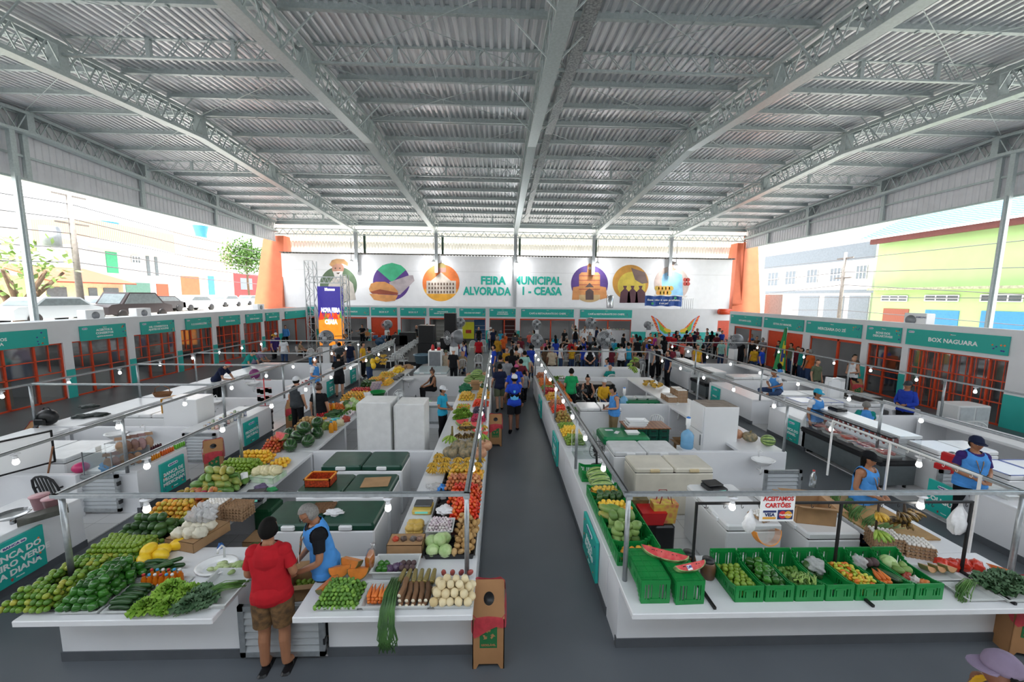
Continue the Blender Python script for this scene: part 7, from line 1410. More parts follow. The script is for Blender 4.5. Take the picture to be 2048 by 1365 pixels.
# recycling boxes
rgm = mat('recycle_green', '1F6A3A', .6, var=.03)
def bin_(x, y, rz, label, bag=True, lab=True):
 t = thing('recycling_box', label, 'recycling bin', (x, y, 0), rz); w, d, h0, h1 = .175, .17, .6, .8; b = MB()
 for yy in (-d, d-.01):
  zt = h0 if yy < 0 else h1; b.prism([(-w, 0), (-w+.04, 0), (-w+.07, .06), (w-.07, .06), (w-.04, 0), (w, 0), (w, zt), (-w, zt)], yy, yy+.01)
 for xx in (-w, w-.01): b.add([(xx, -d, .0), (xx, d, 0), (xx, d, h1), (xx, -d, h0), (xx+.01, -d, 0), (xx+.01, d, 0), (xx+.01, d, h1), (xx+.01, -d, h0)], [(0, 1, 2, 3), (7, 6, 5, 4), (0, 4, 5, 1), (1, 5, 6, 2), (2, 6, 7, 3), (3, 7, 4, 0)])
 b.build('bin_body', kraft, t); b = MB(); M = Matrix.Translation((0, 0, (h0+h1)/2)) @ Matrix.Rotation(atan2(h1-h0, 2*d), 4, 'X'); L = sqrt((h1-h0)**2+4*d*d)/2
 b.box(-w, w, -L, L, 0, .012, M=M); b.build('sloping_top', kraft, t); b = MB(); b.lathe([(0, .0135), (.07, .0135), (.07, .0125), (0, .0125)], 18, M=M, sx=.85); b.build('round_hole', black, t)
 if bag:
  b = MB(); n = 20; vs = []
  for q, (r_, dz) in enumerate(((1.04, .03), (1.1, -.03), (1.12, -.14))):
   for k in range(n):
    a = 2*pi*k/n; sxx = max(-1, min(1, 1.3*cos(a))); syy = max(-1, min(1, 1.3*sin(a))); zt = (h0+h1)/2+(h1-h0)/2*syy; vs.append((w*r_*sxx+.008*sin(5*a+q), d*r_*syy, zt+dz*(1+.5*sin(3*a+q))))
  b.add(vs, [(i*n+k, i*n+(k+1) % n, (i+1)*n+(k+1) % n, (i+1)*n+k) for i in range(2) for k in range(n)], 0, True); b.build('red_bag', redbag2, t)
 if lab:
  b = MB(); b.box(-.095, .095, -d-.004, -d, .26, .52); lb = b.build('label_plate', rgm, t); b = MB()
  for k in range(3):
   a0 = pi/2+2*pi*k/3; p = [(cos(a0+u)*r_, sin(a0+u)*r_) for u, r_ in ((-.45, .062), (.25, .062), (.25, .078), (.75, .05), (.25, .022), (.25, .04), (-.45, .04))]; b.prism([(x_, .42+z_) for x_, z_ in p], -d-.007, -d-.004)
  b.build('recycling_arrows', kraft, lb); text('RECICLÁVEL', .03, kraft, lb, (0, -d-.006, .295), bold=.03, width=.16)
 return t
x, y = atp(977, 1330, 0); bin_(-.1, y+.12, 0, 'kraft recycling box with red bag at the corner of the root counter'); x, y = atp(988, 893, 0); bin_(-.1, y+.15, 0, 'kraft recycling box with red bag halfway along the central aisle')
bin_(-6.35, at(402, 958, 0).y+.1, .6, 'kraft recycling box with red bag beside the BANCA 07 sign'); bin_(-6.35, at(575, 850, 0).y-.2, .3, 'kraft recycling box behind the man in dark vest'); bin_(-11.6, 9.7, .4, 'kraft recycling box behind the dark cloths'); bin_(14.9, 15.3, -.5, 'kraft recycling box beside the man in white tank top'); x, y = atp(2046, 1310, 0); bin_(x+.02, y+.1, -.3, 'kraft recycling box at the end of the crate counter', True)
# things on freezers and floor of the stalls
t = thing('plastic_basket', 'orange perforated plastic basket on the green freezer', 'basket', (at(644, 966, .98).x, 6.15, .98)); pb = mat('orange_red_plastic', 'D24A22', .4, kind='voronoi', scale=30, col2='5A1E10'); b = MB()
for (a, c, e, f) in ((-.2, .2, -.14, -.13), (-.2, .2, .13, .14), (-.2, -.19, -.14, .14), (.19, .2, -.14, .14)): b.box(a, c, e, f, 0, .13)
b.box(-.2, .2, -.14, .14, 0, .01); b.build('basket_wall', pb, t); b = MB(); [b.box(*q, .13, .145) for q in ((-.215, .215, -.155, -.13), (-.215, .215, .13, .155), (-.215, -.19, -.155, .155), (.19, .215, -.155, .155))]; b.build('basket_rim', mat('orange_plastic', 'E8922A', .4), t)
b = MB(); b.box(-.22, .22, -.17, .17, 0, .006); tag(b.build('cardboard_sheet', card, None, (at(752, 966, .98).x, 6.18, .985), .1), 'flat brown cardboard sheet on the green freezer', 'cardboard')
eggtrays(at(640, 1026, .98).x, 5.38, .985, 1, .1, 'brown pulp egg tray on the freezer behind blue vest man', None, m=mat('brown_pulp', '7A5A3E', .9)); blob('cloth_rag', at(663, 1033, .98).x, 5.25, .98, .12, .07, .04, wbag, 'crumpled white rag on the green freezer', 'rag', 130)
b = MB(); b.rbox(-.14, .14, -.2, .2, 0, .55, .03); tag(b.build('storage_bin', mat('bottle_green', '14502E', .4), None, (at(560, 990, .6).x-.05, 6.25, .02)), 'dark green plastic bin under the produce counter', 'bin'); b = MB(); [b.box(-.19, .19, -.16, .16, .02+.3*i, .3+.3*i-.02) for i in range(2)]; tag(b.build('storage_crate', mat('moss_crate', '5A6A34', .5), None, (-3.3, 5.05, 0)), 'moss green crates stacked behind the red-shirted man', 'crate'); cbox(-3.55, 5.45, .02, .3, .3, .5, 0, 'cardboard boxes stored under the lime counter end', False)
scale_(3.55, 5.95, .15, 'flat grey and black scale on the white freezer').location.z = .96
eggtrays(3.85, 5.15, .96, 1, .3, 'egg tray on the white freezer behind the card sign', EGG, glabel='white egg on the freezer behind the card sign')
cbox(4.5, 5.15, .95, .5, .42, .26, -.2, 'large open cardboard box on the white freezer by the bananas')
b = MB(); b.box(-.42, .42, -.6, .6, 0, .02); tag(b.build('cutting_board', mat('raw_plywood', 'B8935F', .7, var=.1), None, (5.65, 5.35, ZS)), 'plywood board covered with cut scallions', 'board')
for i in range(5): bundle('scallion_bundle', 'cut scallion bundle on the plywood board', 18, chv, .005, chive, 'scallions', (5.55+.04*(i % 2), 4.95+.22*i, ZS+.0), -.3+.15*i)['group'] = 'scallions on the plywood board'
b = MB(); b.lathe([(.05, 0), (.052, .2), (.02, .26), (.018, .29)], 14); t = tag(b.build('water_bottle', glassmat('frosted_plastic', (.8, .84, .86), .2, .4), None, (5.5, 6.25, ZS)), 'clear water bottle with red cap beside the scallions', 'bottle'); b = MB(); b.lathe([(.02, .29), (.02, .31)], 8); b.build('cap', capr, t)
hr = hookrack('white steel hook rack beside the woman in black cap', -.1, 2.1, 0, 1.08, mat('white_steel', 'E4E4E2', .35), hooks=14, feet=False); hr.location = (6.1, 4.55, ZS); hr.rotation_euler = (0, 0, pi/2)
x, y = atp(1325, 1112, 0); b = MB(); b.rbox(-.17, .17, -.13, .13, .05, .52, .03); t = tag(b.build('trolley_case', black, None, (x, y+.1, 0)), 'black trolley case on the tiles behind the squash crates', 'suitcase'); [MB().lathe([(.025, 0), (.025, .05)], 8, (sx*.13, 0, 0)).build('wheel', blackm, t) for sx in (-1, 1)]
t = thing('tote_bag', 'flower-printed tote bag on the black trolley case', 'bag', (x+.02, y+.1, .52)); b = MB(); b.box(-.2, .2, -.09, .09, 0, .34, taper=.03); b.build('bag_body', mat('floral_print', 'C42E5A', .5, kind='voronoi', scale=13, col2='D8D24A'), t); b = MB(); [b.tube([(-.1, yy, .34), (-.06, yy, .5), (.06, yy, .5), (.1, yy, .34)], .008, 5) for yy in (-.07, .07)]; b.build('handle', mat('red_strap', 'B81E3A', .5), t)
b = MB(); b.box(-.16, .16, -.1, .1, 0, .3, taper=.02); tag(b.build('tote_bag', mat('camo_print', '2E2A20', .6, kind='voronoi', scale=12, col2='8A7A4A'), None, (x-.32, y+.35, .5)), 'dark patterned tote bag beside the floral one', 'bag')
b = MB(); b.box(-.15, .15, -.15, .15, 0, .5); tag(b.build('stool', blackm, None, (x-.32, y+.35, 0)), 'low dark stool under the patterned tote bag', 'stool')
t = thing('shopping_basket', 'red plastic shopping basket beside the avocados crate', 'basket', (2.45, 5.75, .02)); b = MB(); b.box(-.2, .2, -.15, .15, .5, .72, taper=.04); b.build('basket_wall', mat('bright_red_plastic', 'C81E24', .35), t); b = MB(); b.box(-.17, .17, -.12, .12, 0, .5); b.build('stand', blackm, t)
# green tables, crate stack, water
def cloth_table(x, y, w, d, h, rz, label, m):
 t = thing('cloth_covered_table', label, 'table', (x, y, 0), rz); b = MB(); b.rbox(-w/2, w/2, -d/2, d/2, h-.18, h, .05); b.build('table_cloth', m, t)
 for sx in (-1, 1):
  for sy in (-1, 1): b = MB(); b.tube([(sx*(w/2-.08), sy*(d/2-.08), .02), (sx*(w/2-.08), sy*(d/2-.08), h-.05)], .025, 8); b.build('leg', whiteg, t)
 return t
gcl = mat('emerald_cloth', '1E8A55', .35, var=.08, bump=.3); x, y = atp(1245, 865, .74); cloth_table(x, y, 1.15, .75, .74, 0, 'table under an emerald cloth beside the dark green crates', gcl)
for i, (dx, dy, lb) in enumerate(((-.3, .15, 'handwritten paper card on the emerald table'), (-.15, -.02, 'folded paper note on the emerald table'))): b = MB(); b.box(-.1, .1, -.05, .05, 0, .003); tag(b.build('paper_note', signw, None, (x+dx, y+dy, .742), i), lb, 'paper')
tray(x+.05, y-.22, x+.35, y-.02, .742, .06, signw, 'white styrofoam tray on the emerald table', 'foam_tray')
cloth_table(-2.75, 11.75, 1.2, .9, .75, 0, 'green cloth table where the woman with the bun sits', gcl); b = MB(); b.lathe([(.04, 0), (.045, .2), (.015, .28), (.015, .32)], 12); tag(b.build('dark_bottle', black, None, (-2.55, 11.55, .75)), 'dark bottle on the green table of the seated woman', 'bottle')
X0, X1 = at(1252, 880, 9.3, 1).x, at(1338, 880, 9.3, 1).x; dgc = mat('bottle_green_crate', '0E5C4A', .4, kind='wave', scale=7, col2='06332A')
for i in range(4):
 for k in range(5): b = MB(); w_ = (X1-X0)/4; b.rbox(-w_/2+.008, w_/2-.008, -.27, .27, .004, .155, .01); b.box(-w_*.22, w_*.22, -.275, -.268, .08, .11, 1); tag(b.build('stacking_crate', [dgc, black], None, (X0+w_*(i+.5), 9.55, .02+k*.157)), 'dark green stacking crate in the block under the wooden top', 'crate', 'dark green crates under the wooden top')
b = MB(); b.rbox(X0-.02, X1+.02, 9.25, 9.85, .808, .83, .005); tag(b.build('wooden_board', mat('varnished_wood', '9A5F34', .4, kind='wave', scale=3, col2='7A4526')), 'brown wooden board lying on the dark green crates', 'board')
for i in range(3): tray(X0+.02+.03*i, 9.3, X0+.5+.03*i, 9.6, .83+.05*i, .06, signw, 'white tray in the stack on the wooden board', 'white_tray')['group'] = 'white trays on the wooden board'
x, y = atp(1298, 868, .44)
def chair(x, y, rz, label, group=None, m=None, used={}):
 if 'p' not in used:
  t = thing('plastic_chair', label, 'chair', (0, 0, -5)); m = mat('white_chair_plastic', 'DADCDC', .35, var=.02)
  b = MB(); b.rbox(-.21, .21, -.22, .2, .415, .44, .02); b.build('seat', m, t)
  b = MB(); pts = [(-.2, .2, .43), (-.205, .25, .65), (-.17, .285, .8), (-.09, .3, .86), (0, .305, .875), (.09, .3, .86), (.17, .285, .8), (.205, .25, .65), (.2, .2, .43)]; b.tube(pts, .02, 6)
  for k in range(5): xx = -.12+.06*k; b.bar((xx, .2, .44), (xx, .295, .85), .028, .012)
  b.build('backrest', m, t)
  for sx in (-1, 1):
   for sy in (-1, 1): b = MB(); b.tube([(sx*.18, .18 if sy > 0 else -.19, .42), (sx*.215, .25 if sy > 0 else -.225, 0)], [.024, .016], 6); b.build('leg', m, t)
   b = MB(); b.tube([(sx*.2, .24, .62), (sx*.235, .05, .64), (sx*.235, -.15, .62), (sx*.2, -.2, .43)], .016, 6); b.build('armrest', m, t)
  used['p'] = t
 return place(used['p'], (x, y, 0), rz, label, group)
chair(x+.1, y+.1, -.9, 'white plastic chair at the emerald cloth table')
def jug20(x, y, z, label, pump=True):
 t = thing('water_jug', label, 'water jug', (x, y, z)); b = MB(); b.lathe([(.12, 0), (.135, .02), (.135, .12), (.13, .14), (.135, .16), (.135, .3), (.09, .37), (.03, .41), (.03, .44)], 18); b.build('jug_body', mat('jug_blue', '7FB8E0', .15, var=.04, alpha=.85), t)
 if pump: b = MB(); b.lathe([(.035, .43), (.035, .5), (.05, .52), (.05, .68), (.0, .69)], 12); b.build('pump_head', signw, t); b = MB(); b.lathe([(.042, .62), (.045, .7), (0, .72)], 12); b.build('pump_button', mat('pump_blue', '3A7FD0', .4), t)
x = at(1375, 870, 8.15, 1).x; jug20(x, 8.15, at(1375, 835, 8.15, 1).z-.7, 'blue water jug with pump on the floor by the tall fridge'); jx, y = atp(1252, 800, .83); jug20(jx, y+.2, .83-.35, 'blue water jug with pump beside the yellow-shirted woman'); b = MB(); zj = at(1375, 835, 8.15, 1).z-.7; b.box(x-.16, x+.16, 8.0, 8.3, .02, zj); tag(b.build('stool', whiteg), 'low white stool under the blue water jug by the tall fridge', 'stool') if zj > .06 else None; cbox(at(1355, 880, .1).x, 9.9, .02, .5, .35, .2, 0, 'open cardboard box on the floor under the wall sink')
place(PUMPO, (5.55, at(1483, 868, .95).y, ZS+.12), 0, 'tan pumpkin on the counter behind the tall fridge', 'x'); place(PUMPG, (5.75, 8.35, ZS+.12), 0, 'mottled pumpkin beside the round watermelon'); place(WML, (6.0, 8.1, ZS+.13), 0, 'round striped watermelon near the frame post', rot=(pi/2, 0, 1.2), scale=(1.1, 1.1, .85))
place(WMD, (5.35, 9.4, ZS+.13), 0, 'striped watermelon half hidden by the tall fridge', rot=(pi/2, 0, .5))
for i in range(4): eggtrays(5.75+.0*i, 11.75+.33*(i % 2)+.0*i, ZS, 9-5*(i//2), .0, 'egg tray stack beside the wall sink', EGG) if i < 2 else eggtrays(5.45, 11.75+.33*(i-2), ZS, 4, 0, 'egg tray in the shorter stack beside the wall sink', EGG, glabel='white egg in the shorter stack beside the sink')
for i in range(9): place(BANY, (5.45+.2*(i % 3), 13.4+.35*(i//3), ZS+.12), i*1.1, 'ripe banana bunch in the heap at the frame post', 'ripe bananas near the fish case')
for i in range(5): place(BANG, (5.5+.05*(i % 2), 15.5+.02*i, 1.62-.13*i), i*1.4, 'green banana bunch hanging before the fish case', 'hanging green bananas', scale=1.2)
for i in range(3): tray(4.2+.35*i, 12.2, 4.5+.35*i, 12.5, .76, .06, wtray, ['white', 'pale', 'clear'][i]+' tray on the inner table by the bananas')
b = MB(); b.rbox(4.1, 5.2, 12.0, 12.7, .7, .76, .01); [b.box(4.15+.9*i, 4.2+.9*i, 12.05, 12.1, .02, .7) for i in range(2)]; [b.box(4.15+.9*i, 4.2+.9*i, 12.6, 12.65, .02, .7) for i in range(2)]; tag(b.build('side_table', mat('green_table', '1E7A4E', .4)), 'green inner table with trays beside the water jug', 'table')
t = thing('black_counter_fridge', 'black counter fridge with white lettering CONG beside the net-capped woman', 'refrigerator', (3.2, 14.2, .02)); b = MB(); b.rbox(-1.1, 1.1, -.3, .3, 0, .85, .02); b.build('fridge_body', black, t); text('CONGELADOS', .22, signw, t, (0, -.31, .45), bold=.03); b = MB(); b.box(-1.1, 1.1, -.32, -.31, .12, .16); b.build('trim_stripe', MATS['scale_yellow'], t)
heap(GARLIC, 2.3, 14.7, 2.6, 15.1, .88, .05, 1, 'pale vegetable root behind the green-shirted man', s=2);
for i in range(4): place(LETT, (2.15+.12*i, 14.9, ZS+.03), i, 'green lettuce head behind the green-shirted man', 'lettuces behind the green-shirted man')
# meat showcases
def showcase(X, y0, y1, label, tz=1.22):
 t = thing('meat_showcase', label, 'display case', (X, (y0+y1)/2, .0)); d = (y1-y0)/2; M = Matrix.Identity(4); b = MB()
 b.box(.05, .8, -d, d, .12, .55); b.build('case_base', mat('showcase_grey', '6F777A', .4, .3), t); b = MB(); b.box(0, .82, -d, d, .55, .68); b.box(-.02, .02, -d, d, .6, .65); b.build('bumper', black, t); b = MB(); b.box(.35, .85, -d, d, tz-.06, tz); b.build('top_shelf', whiteg, t)
 b = MB(); pr = [(0, .68), (.02, .85), (.1, 1.02), (.22, tz-.04), (.36, tz)]; vs = [(x_, -d, z_) for x_, z_ in pr]+[(x_, d, z_) for x_, z_ in pr]; b.add(vs, [(i, i+1, 6+i, 5+i) for i in range(4)], 0, True); b.build('curved_glass', clear, t)
 b = MB(); b.bar((.22, -d, tz-.04), (.22, d, tz-.04), .14, .03); b.build('hood_edge', blackm, t)
 for sy in (-1, 1): b = MB(); b.prism([(.0, .6), (.02, .85), (.1, 1.02), (.22, tz-.04), (.36, tz), (.82, tz), (.82, .6)], sy*d-.02, sy*d+.02); b.build('end_panel', clear if sy < 0 else whiteg, t)
 [MB().tube([(x_, yy, 0), (x_, yy, .12)], .03, 8).build('leg', black, t) for x_ in (.15, .7) for yy in (-d+.1, d-.1)]
 return t
meatm = rmat('raw_meat', ['A83A38', 'B9524C', '8E2A2C', 'C97A70'], .3, .3, 20); MEAT = proto('meat_cut', lambda b: b.ball((0, 0, 0), .1, 12, sc=(1.3, .8, .35), fn=lambda p: p*(1+.2*sin(5*p.x+1)*sin(4*p.y))), meatm)
ym1 = y1
ysh0, ysh1 = at(1762, 960, XR, 0).y, at(1614, 850, XR, 0).y; ysh0 = max(6.9, ysh0); showcase(XR-.05, ysh0, max(ysh1, ysh0+2.2), 'curved glass meat showcase with hanging cuts')
ysh1 = max(ysh1, ysh0+2.2)
for i in range(5): yy = ysh0+.25+i*(ysh1-ysh0-.4)/4; tray(XR+.12, yy-.16, XR+.55, yy+.16, .68, .06, wtray, f'{ORD[i]} white tray of cuts inside the meat showcase counted from the pole'); [place(MEAT, (XR+.25+.1*(k % 2), yy-.06+.1*(k//2), .77), k, 'raw meat cut in a tray inside the showcase', 'meat cuts inside the showcase') for k in range(4)]
for i in range(14): place(MEAT, (XR+.45, ysh0+.2+i*(ysh1-ysh0-.4)/13, 1.0), 0, 'long raw cut hanging inside the meat showcase', 'hanging cuts inside the showcase', rot=(0, pi/2, .3*i), scale=(1, .6, .8))
scale_(XR+.55, ysh1-.35, pi/2, 'black butcher scale on top of the meat showcase').location.z = 1.22
showcase(XR+.05, 15.0, 16.2, 'dark-based fish showcase near the hanging green bananas', 1.15); showcase(XR+.05, 16.6, 18.6, 'long fish showcase at the far end of the butcher row', 1.15)
t = thing('meat_slicer', 'red meat slicer on the counter beside the man in navy cap', 'slicer', (8.75, at(1800, 925, 1.0, 2).y-.0, ZS)); b = MB(); b.rbox(-.18, .18, -.15, .15, 0, .12, .03); b.rbox(-.1, .0, -.12, .12, .12, .35, .03); b.build('slicer_body', MATS['bright_red_plastic'], t); b = MB(); b.lathe([(.13, 0), (.13, .015), (0, .02)], 20, (.03, 0, .24), M=Matrix.Rotation(pi/2, 4, 'Y')); b.build('blade', steel, t)
for i in range(12): place(MEAT, (XR+.25+.2*(i % 3), 4.6+.28*(i//3), ZS+.06), .4*i, 'large raw beef piece spread before the man in navy cap', 'raw beef spread on the butcher counter', scale=1.5)
tray(XR+.15, 5.75, XR+.7, 6.2, ZS, .08, wtray, 'white tray beside the raw beef')
b = MB(); [b.ball((rnd.uniform(-.35, .35), rnd.uniform(-.2, .2), .06), .1, 8, sc=(1.3, .8, .6)) for _ in range(9)]; tag(b.build('dark_packages', mat('dark_wrap', '3A2A28', .3, kind='voronoi', scale=8, col2='A8786A', bump=.4), None, (12.2, 12.4, ZS), 1.4), 'heap of dark wrapped packages near the plaid-shirted man', 'packages')['kind'] = 'stuff'
b = MB(); b.box(-.35, .35, -.3, .3, .04, .16); tag(b.build('market_scale', mat('dark_brown_box', '2E2420', .4), None, (11.6, 11.65, ZS+.1)), 'dark brown box scale beside the sitting young man', 'scale'); b = MB(); b.rbox(-.28, .28, -.05, .05, 0, .75, .12); tag(b.build('plastic_board', whiteg, None, (10.9, 11.95, .83)), 'white rounded board standing on the freezer rim', 'board');
for i, (px, py) in enumerate(((1755, 795), (1662, 830))): pass
chair(13.1, 9.9, 2.4, 'white plastic chair beside the barred shop front'); t = thing('storage_cabinet', 'white plastic cabinet behind the man in long-sleeved blue shirt', 'cabinet', (14.4, 11.2, 0)); b = MB(); b.rbox(-.5, .5, -.3, .3, 0, .95, .02); b.build('cabinet_body', whiteg, t); [MB().rbox(-.47+.5*i, -.03+.5*i, -.315, -.3, .06+.45*k, .46+.45*k, .01).build('door', mat('cabinet_door', 'CFD2D6', .3), t) for i in range(2) for k in range(2)]
# drinks and dry goods side
def bottles(x, y, n, m, lab, r=.018, h=.11, rows=2, dy=.05):
 for i in range(n):
  for k in range(rows): b = MB(); b.lathe([(r, 0), (r, h*.7), (r*.5, h*.85), (r*.5, h*.9)], 8); o = b.build('small_bottle', m, None, (x+.05*k, y+dy*i, ZS)); tag(o, lab, 'bottle', lab); b = MB(); b.lathe([(r*.6, h*.88), (r*.6, h), (0, h)], 8); b.build('cap', capw, o)
yb = at(303, 925, ZS).y; bottles(-6.8, 7.35, 5, mat('amber_drink', 'D98A1E', .2, var=.05), 'small amber bottle in the row above the BANCA 07 sign'); bottles(-6.8, 7.62, 6, mat('orange_drink', 'D9621E', .2, var=.05), 'small orange bottle in the row above the BANCA 07 sign'); bottles(-6.8, 7.95, 5, mat('green_drink', '6FB83A', .2, var=.05), 'small green bottle in the row above the BANCA 07 sign'); bottles(-7.2, 7.4, 14, mat('dark_syrup', '4A1E2A', .2, var=.05), 'small dark syrup bottle in the inner row above BANCA 07')
t = thing('glass_display_case', 'small glass case with coloured bags beside the pink bowl', 'display case', (-7.15, 6.98, ZS)); b = MB(); [b.box(*q) for q in ((-.25, .25, -.2, -.195, 0, .42), (-.25, .25, .195, .2, 0, .42), (-.25, -.245, -.2, .2, 0, .42), (.245, .25, -.2, .2, 0, .42), (-.25, .25, -.2, .2, .42, .425))]; b.build('glass_panel', clear, t); b = MB(); [b.bar((sx*.25, sy*.2, 0), (sx*.25, sy*.2, .43), .014) for sx in (-1, 1) for sy in (-1, 1)]; b.build('case_frame', steel, t); blob('coloured_bag', -7.15, 6.98, ZS+.02, .16, .12, .09, mat('blue_cloth', '3A8AC0', .6, bump=.4), 'blue bag inside the small glass case', 'bag', 140)
b = MB(); b.ball((0, 0, .08), .12, 16, sc=(1, 1, .8)); tag(b.build('pink_bowl', mat('pink_plastic', 'C42E6A', .35), None, (-7.6, 6.92, ZS)), 'upturned bright pink bowl beside the glass case', 'bowl')
spm = rmat('dried_herb', ['8A6A4E', 'A8866A', '6E4E3A', '9A7A7A'], .7, .5, 14)
for i in range(10): b = MB(); b.ball((0, 0, .1), .07, 8, sc=(1, .5, 1.7)); b.add([(-.07, 0, .24), (.07, 0, .24), (.06, 0, .3), (-.06, 0, .3)], [(0, 1, 2, 3)]); tag(b.build('spice_packet', spm, None, (-7.0+.09*(i % 5)-.02*i, 7.05+.07*(i % 5)-.14*(i//5), ZS+(.3 if i < 5 else .05)), .4), 'clear packet of dried bark and herbs by the frame post', 'spice packet', 'dried herb packets at the frame post')
b = MB(); b.box(-.35, .3, -.01, .01, 0, .36); tag(b.build('display_board', galvl, None, (-7.0, 7.3, ZS)), 'grey board holding up the dried herb packets', 'board')
t = thing('backpack', 'black backpack on the bare white counter', 'bag', (at(97, 850, ZS).x, at(97, 850, ZS).y, ZS)); b = MB(); b.ball((0, 0, .19), .21, 14, sc=(1.1, .75, .95)); b.build('bag_body', black, t); b = MB(); b.tube([(-.1, 0, .36), (-.05, 0, .44), (.05, 0, .44), (.1, 0, .36)], .012, 5); b.rbox(-.13, .13, -.2, -.13, .05, .2, .03); b.build('front_pocket', blackm, t)
for i, (px, py) in enumerate(((165, 835), (195, 832), (180, 815))): x, y = atp(px, py, ZS); blob('dark_cloth', x, y, ZS, .22, .14, .05, mat('dark_teal_cloth', '25302E', .6, bump=.5), ['dark folded cloth nearer the backpack', 'dark folded cloth nearer the low wall', 'dark folded cloth beside the recycling box'][i], 'cloth', 150+i)
t = thing('whiteboard', 'framed whiteboard leaning at the stall edge', 'whiteboard', (at(20, 915, 1.15).x, at(20, 915, 1.15).y, .83), 1.15); b = MB(); b.box(-.7, .5, -.01, .01, .05, .62); b.build('board_face', signw, t); b = MB(); [b.box(*q) for q in ((-.73, .53, -.02, .02, .02, .05), (-.73, .53, -.02, .02, .62, .65), (-.73, -.7, -.02, .02, .02, .65), (.5, .53, -.02, .02, .02, .65))]; b.build('board_frame', blackm, t)
t = thing('market_scale', 'old steel pan scale on the BANCA 06 counter', 'scale', (at(62, 1045, ZS).x, at(62, 1045, ZS).y, ZS), .9); b = MB(); b.box(-.12, .35, -.1, .1, .02, .1); b.build('scale_body', mat('worn_steel', '6F7068', .5, .4, var=.2), t); b = MB(); b.lathe([(.02, .14), (.12, .15), (.18, .19), (.185, .195), (.12, .16), (0, .15)], 20, (-.15, 0, 0)); b.tube([(-.15, 0, .05), (-.15, 0, .15)], .03, 8); b.build('pan', steel, t)
tray(-7.0, 4.65, -6.68, 5.0, ZS, .06, wtray, 'white tray of yellow chillies on the BANCA 06 counter'); heap(CHILI, -7.0, 4.65, -6.68, 5.0, ZS+.03, .022, 3, 'yellow-green chilli in the tray above the BANCA 06 sign')
for i, (px, py) in enumerate(((80, 1005), (105, 1010))): x, y = atp(px, py, ZS+.1); b = MB(); b.lathe([(.07, 0), (.1, .2), (.11, .2), (.11, .215), (0, .215)], 16); tag(b.build('plastic_pot', mat('dusty_pink_plastic', 'B88A90', .4), None, (x, y, ZS)), ['dusty pink plastic pot next to the steel scale', 'dusty pink plastic pot beside the green leaves'][i], 'pot')
x, y = atp(105, 975, .6); ch = chair(x, y+.15, pi, 'dark plastic chair behind the pink pots');
for c in ch.children: c.material_slots[0].link = 'OBJECT'; c.material_slots[0].material = black
b = MB(); b.tube([(0, 0, 0), (.25, .1, 1.25)], .014, 6); tag(b.build('broom_handle', mat('broom_wood', '8A5A3A', .6), None, (at(78, 1000, .3).x, at(78, 1000, .3).y, .02)), 'wooden broom handle leaning beside the dark chair', 'broom')
blob('green_net', at(25, 985, .3).x, at(25, 985, .3).y, .02, .3, .25, .2, mat('dark_green_net', '0F4A34', .7, bump=.6), 'dark green net heap behind the steel scale', 'net', 160)
t = thing('wicker_basket', 'wicker basket with a tall handle on the white fridge', 'basket', (at(350, 790, 1.35).x, 10.05, at(356, 796, 9.9, 1).z)); b = MB(); b.lathe([(.16, 0), (.2, .09), (.205, .1), (.19, .1), (.15, .01)], 20, sx=1.1, sy=.8); b.build('basket_wall', mat('wicker', '9A6A42', .7, kind='wave', scale=18, col2='6A4428'), t); b = MB(); b.tube([(-.2, 0, .08), (-.17, 0, .22), (0, 0, .3), (.17, 0, .22), (.2, 0, .08)], .01, 5); b.build('handle', MATS['wicker'], t)
# yellow shelf, jars and the red snack rack
x, y = atp(445, 835, ZS); t = thing('yellow_shelf', 'yellow wooden shelf unit behind the small jars', 'shelf', (-8.5, y+.3, .02)); ym = mat('yellow_wood', 'D99A2A', .5, var=.05)
for z in (.0, .4, .8, 1.25): b = MB(); b.box(-.45, .45, -.2, .2, z, z+.02); b.build('shelf_board', ym, t)
b = MB(); b.box(-.45, -.43, -.2, .2, 0, 1.27); b.box(.43, .45, -.2, .2, 0, 1.27); b.box(-.45, .45, .18, .2, 0, 1.27); b.build('side_panel', ym, t)
yj = at(470, 825, ZS).y
for i in range(36):
 c_ = ['C83A2A', 'D9A63A', '3A6AB0', '8A5A3A', 'E0E0D8', '4A8A3A'][i % 6]; b = MB(); hh = .08+.05*((i*7) % 3)/2; b.lathe([(.035, 0), (.036, hh), (.03, hh+.005), (.03, hh+.02), (0, hh+.02)], 10); o = b.build('food_jar', mat(f'jar_{i%6}', c_, .25, kind='voronoi', scale=30, col2='E8E4DA'), None, (-6.8-.09*(i % 4), yC+.15+.13*(i//4), ZS)); tag(o, ['red', 'amber', 'blue', 'brown', 'white', 'green'][i % 6]+' food jar above the PRODUTOS NATURAIS sign', 'jar', ['red', 'amber', 'blue', 'brown', 'white', 'green'][i % 6]+' jars above PRODUTOS NATURAIS')
t = thing('snack_rack', 'red wire rack hung with snack packets near the man in dark vest', 'rack', (at(533, 850, .1, 2).x, at(533, 850, .1, 2).y, 0)); rm_ = MATS['bright_red_plastic']; b = MB(); b.tube([(0, 0, 0), (0, 0, 1.55)], .015, 6); [b.tube([(0, 0, .01), (.25*cos(a), .25*sin(a), 0)], .012, 5) for a in (0, pi/2, pi, 3*pi/2)]; b.build('rack_pole', rm_, t); b = MB(); [b.tube([(-.22, 0, z), (.22, 0, z)], .008, 5) or b.tube([(0, -.22, z), (0, .22, z)], .008, 5) for z in (1.5, 1.25, 1.0, .7, .4)]; b.build('rack_arm', rm_, t)
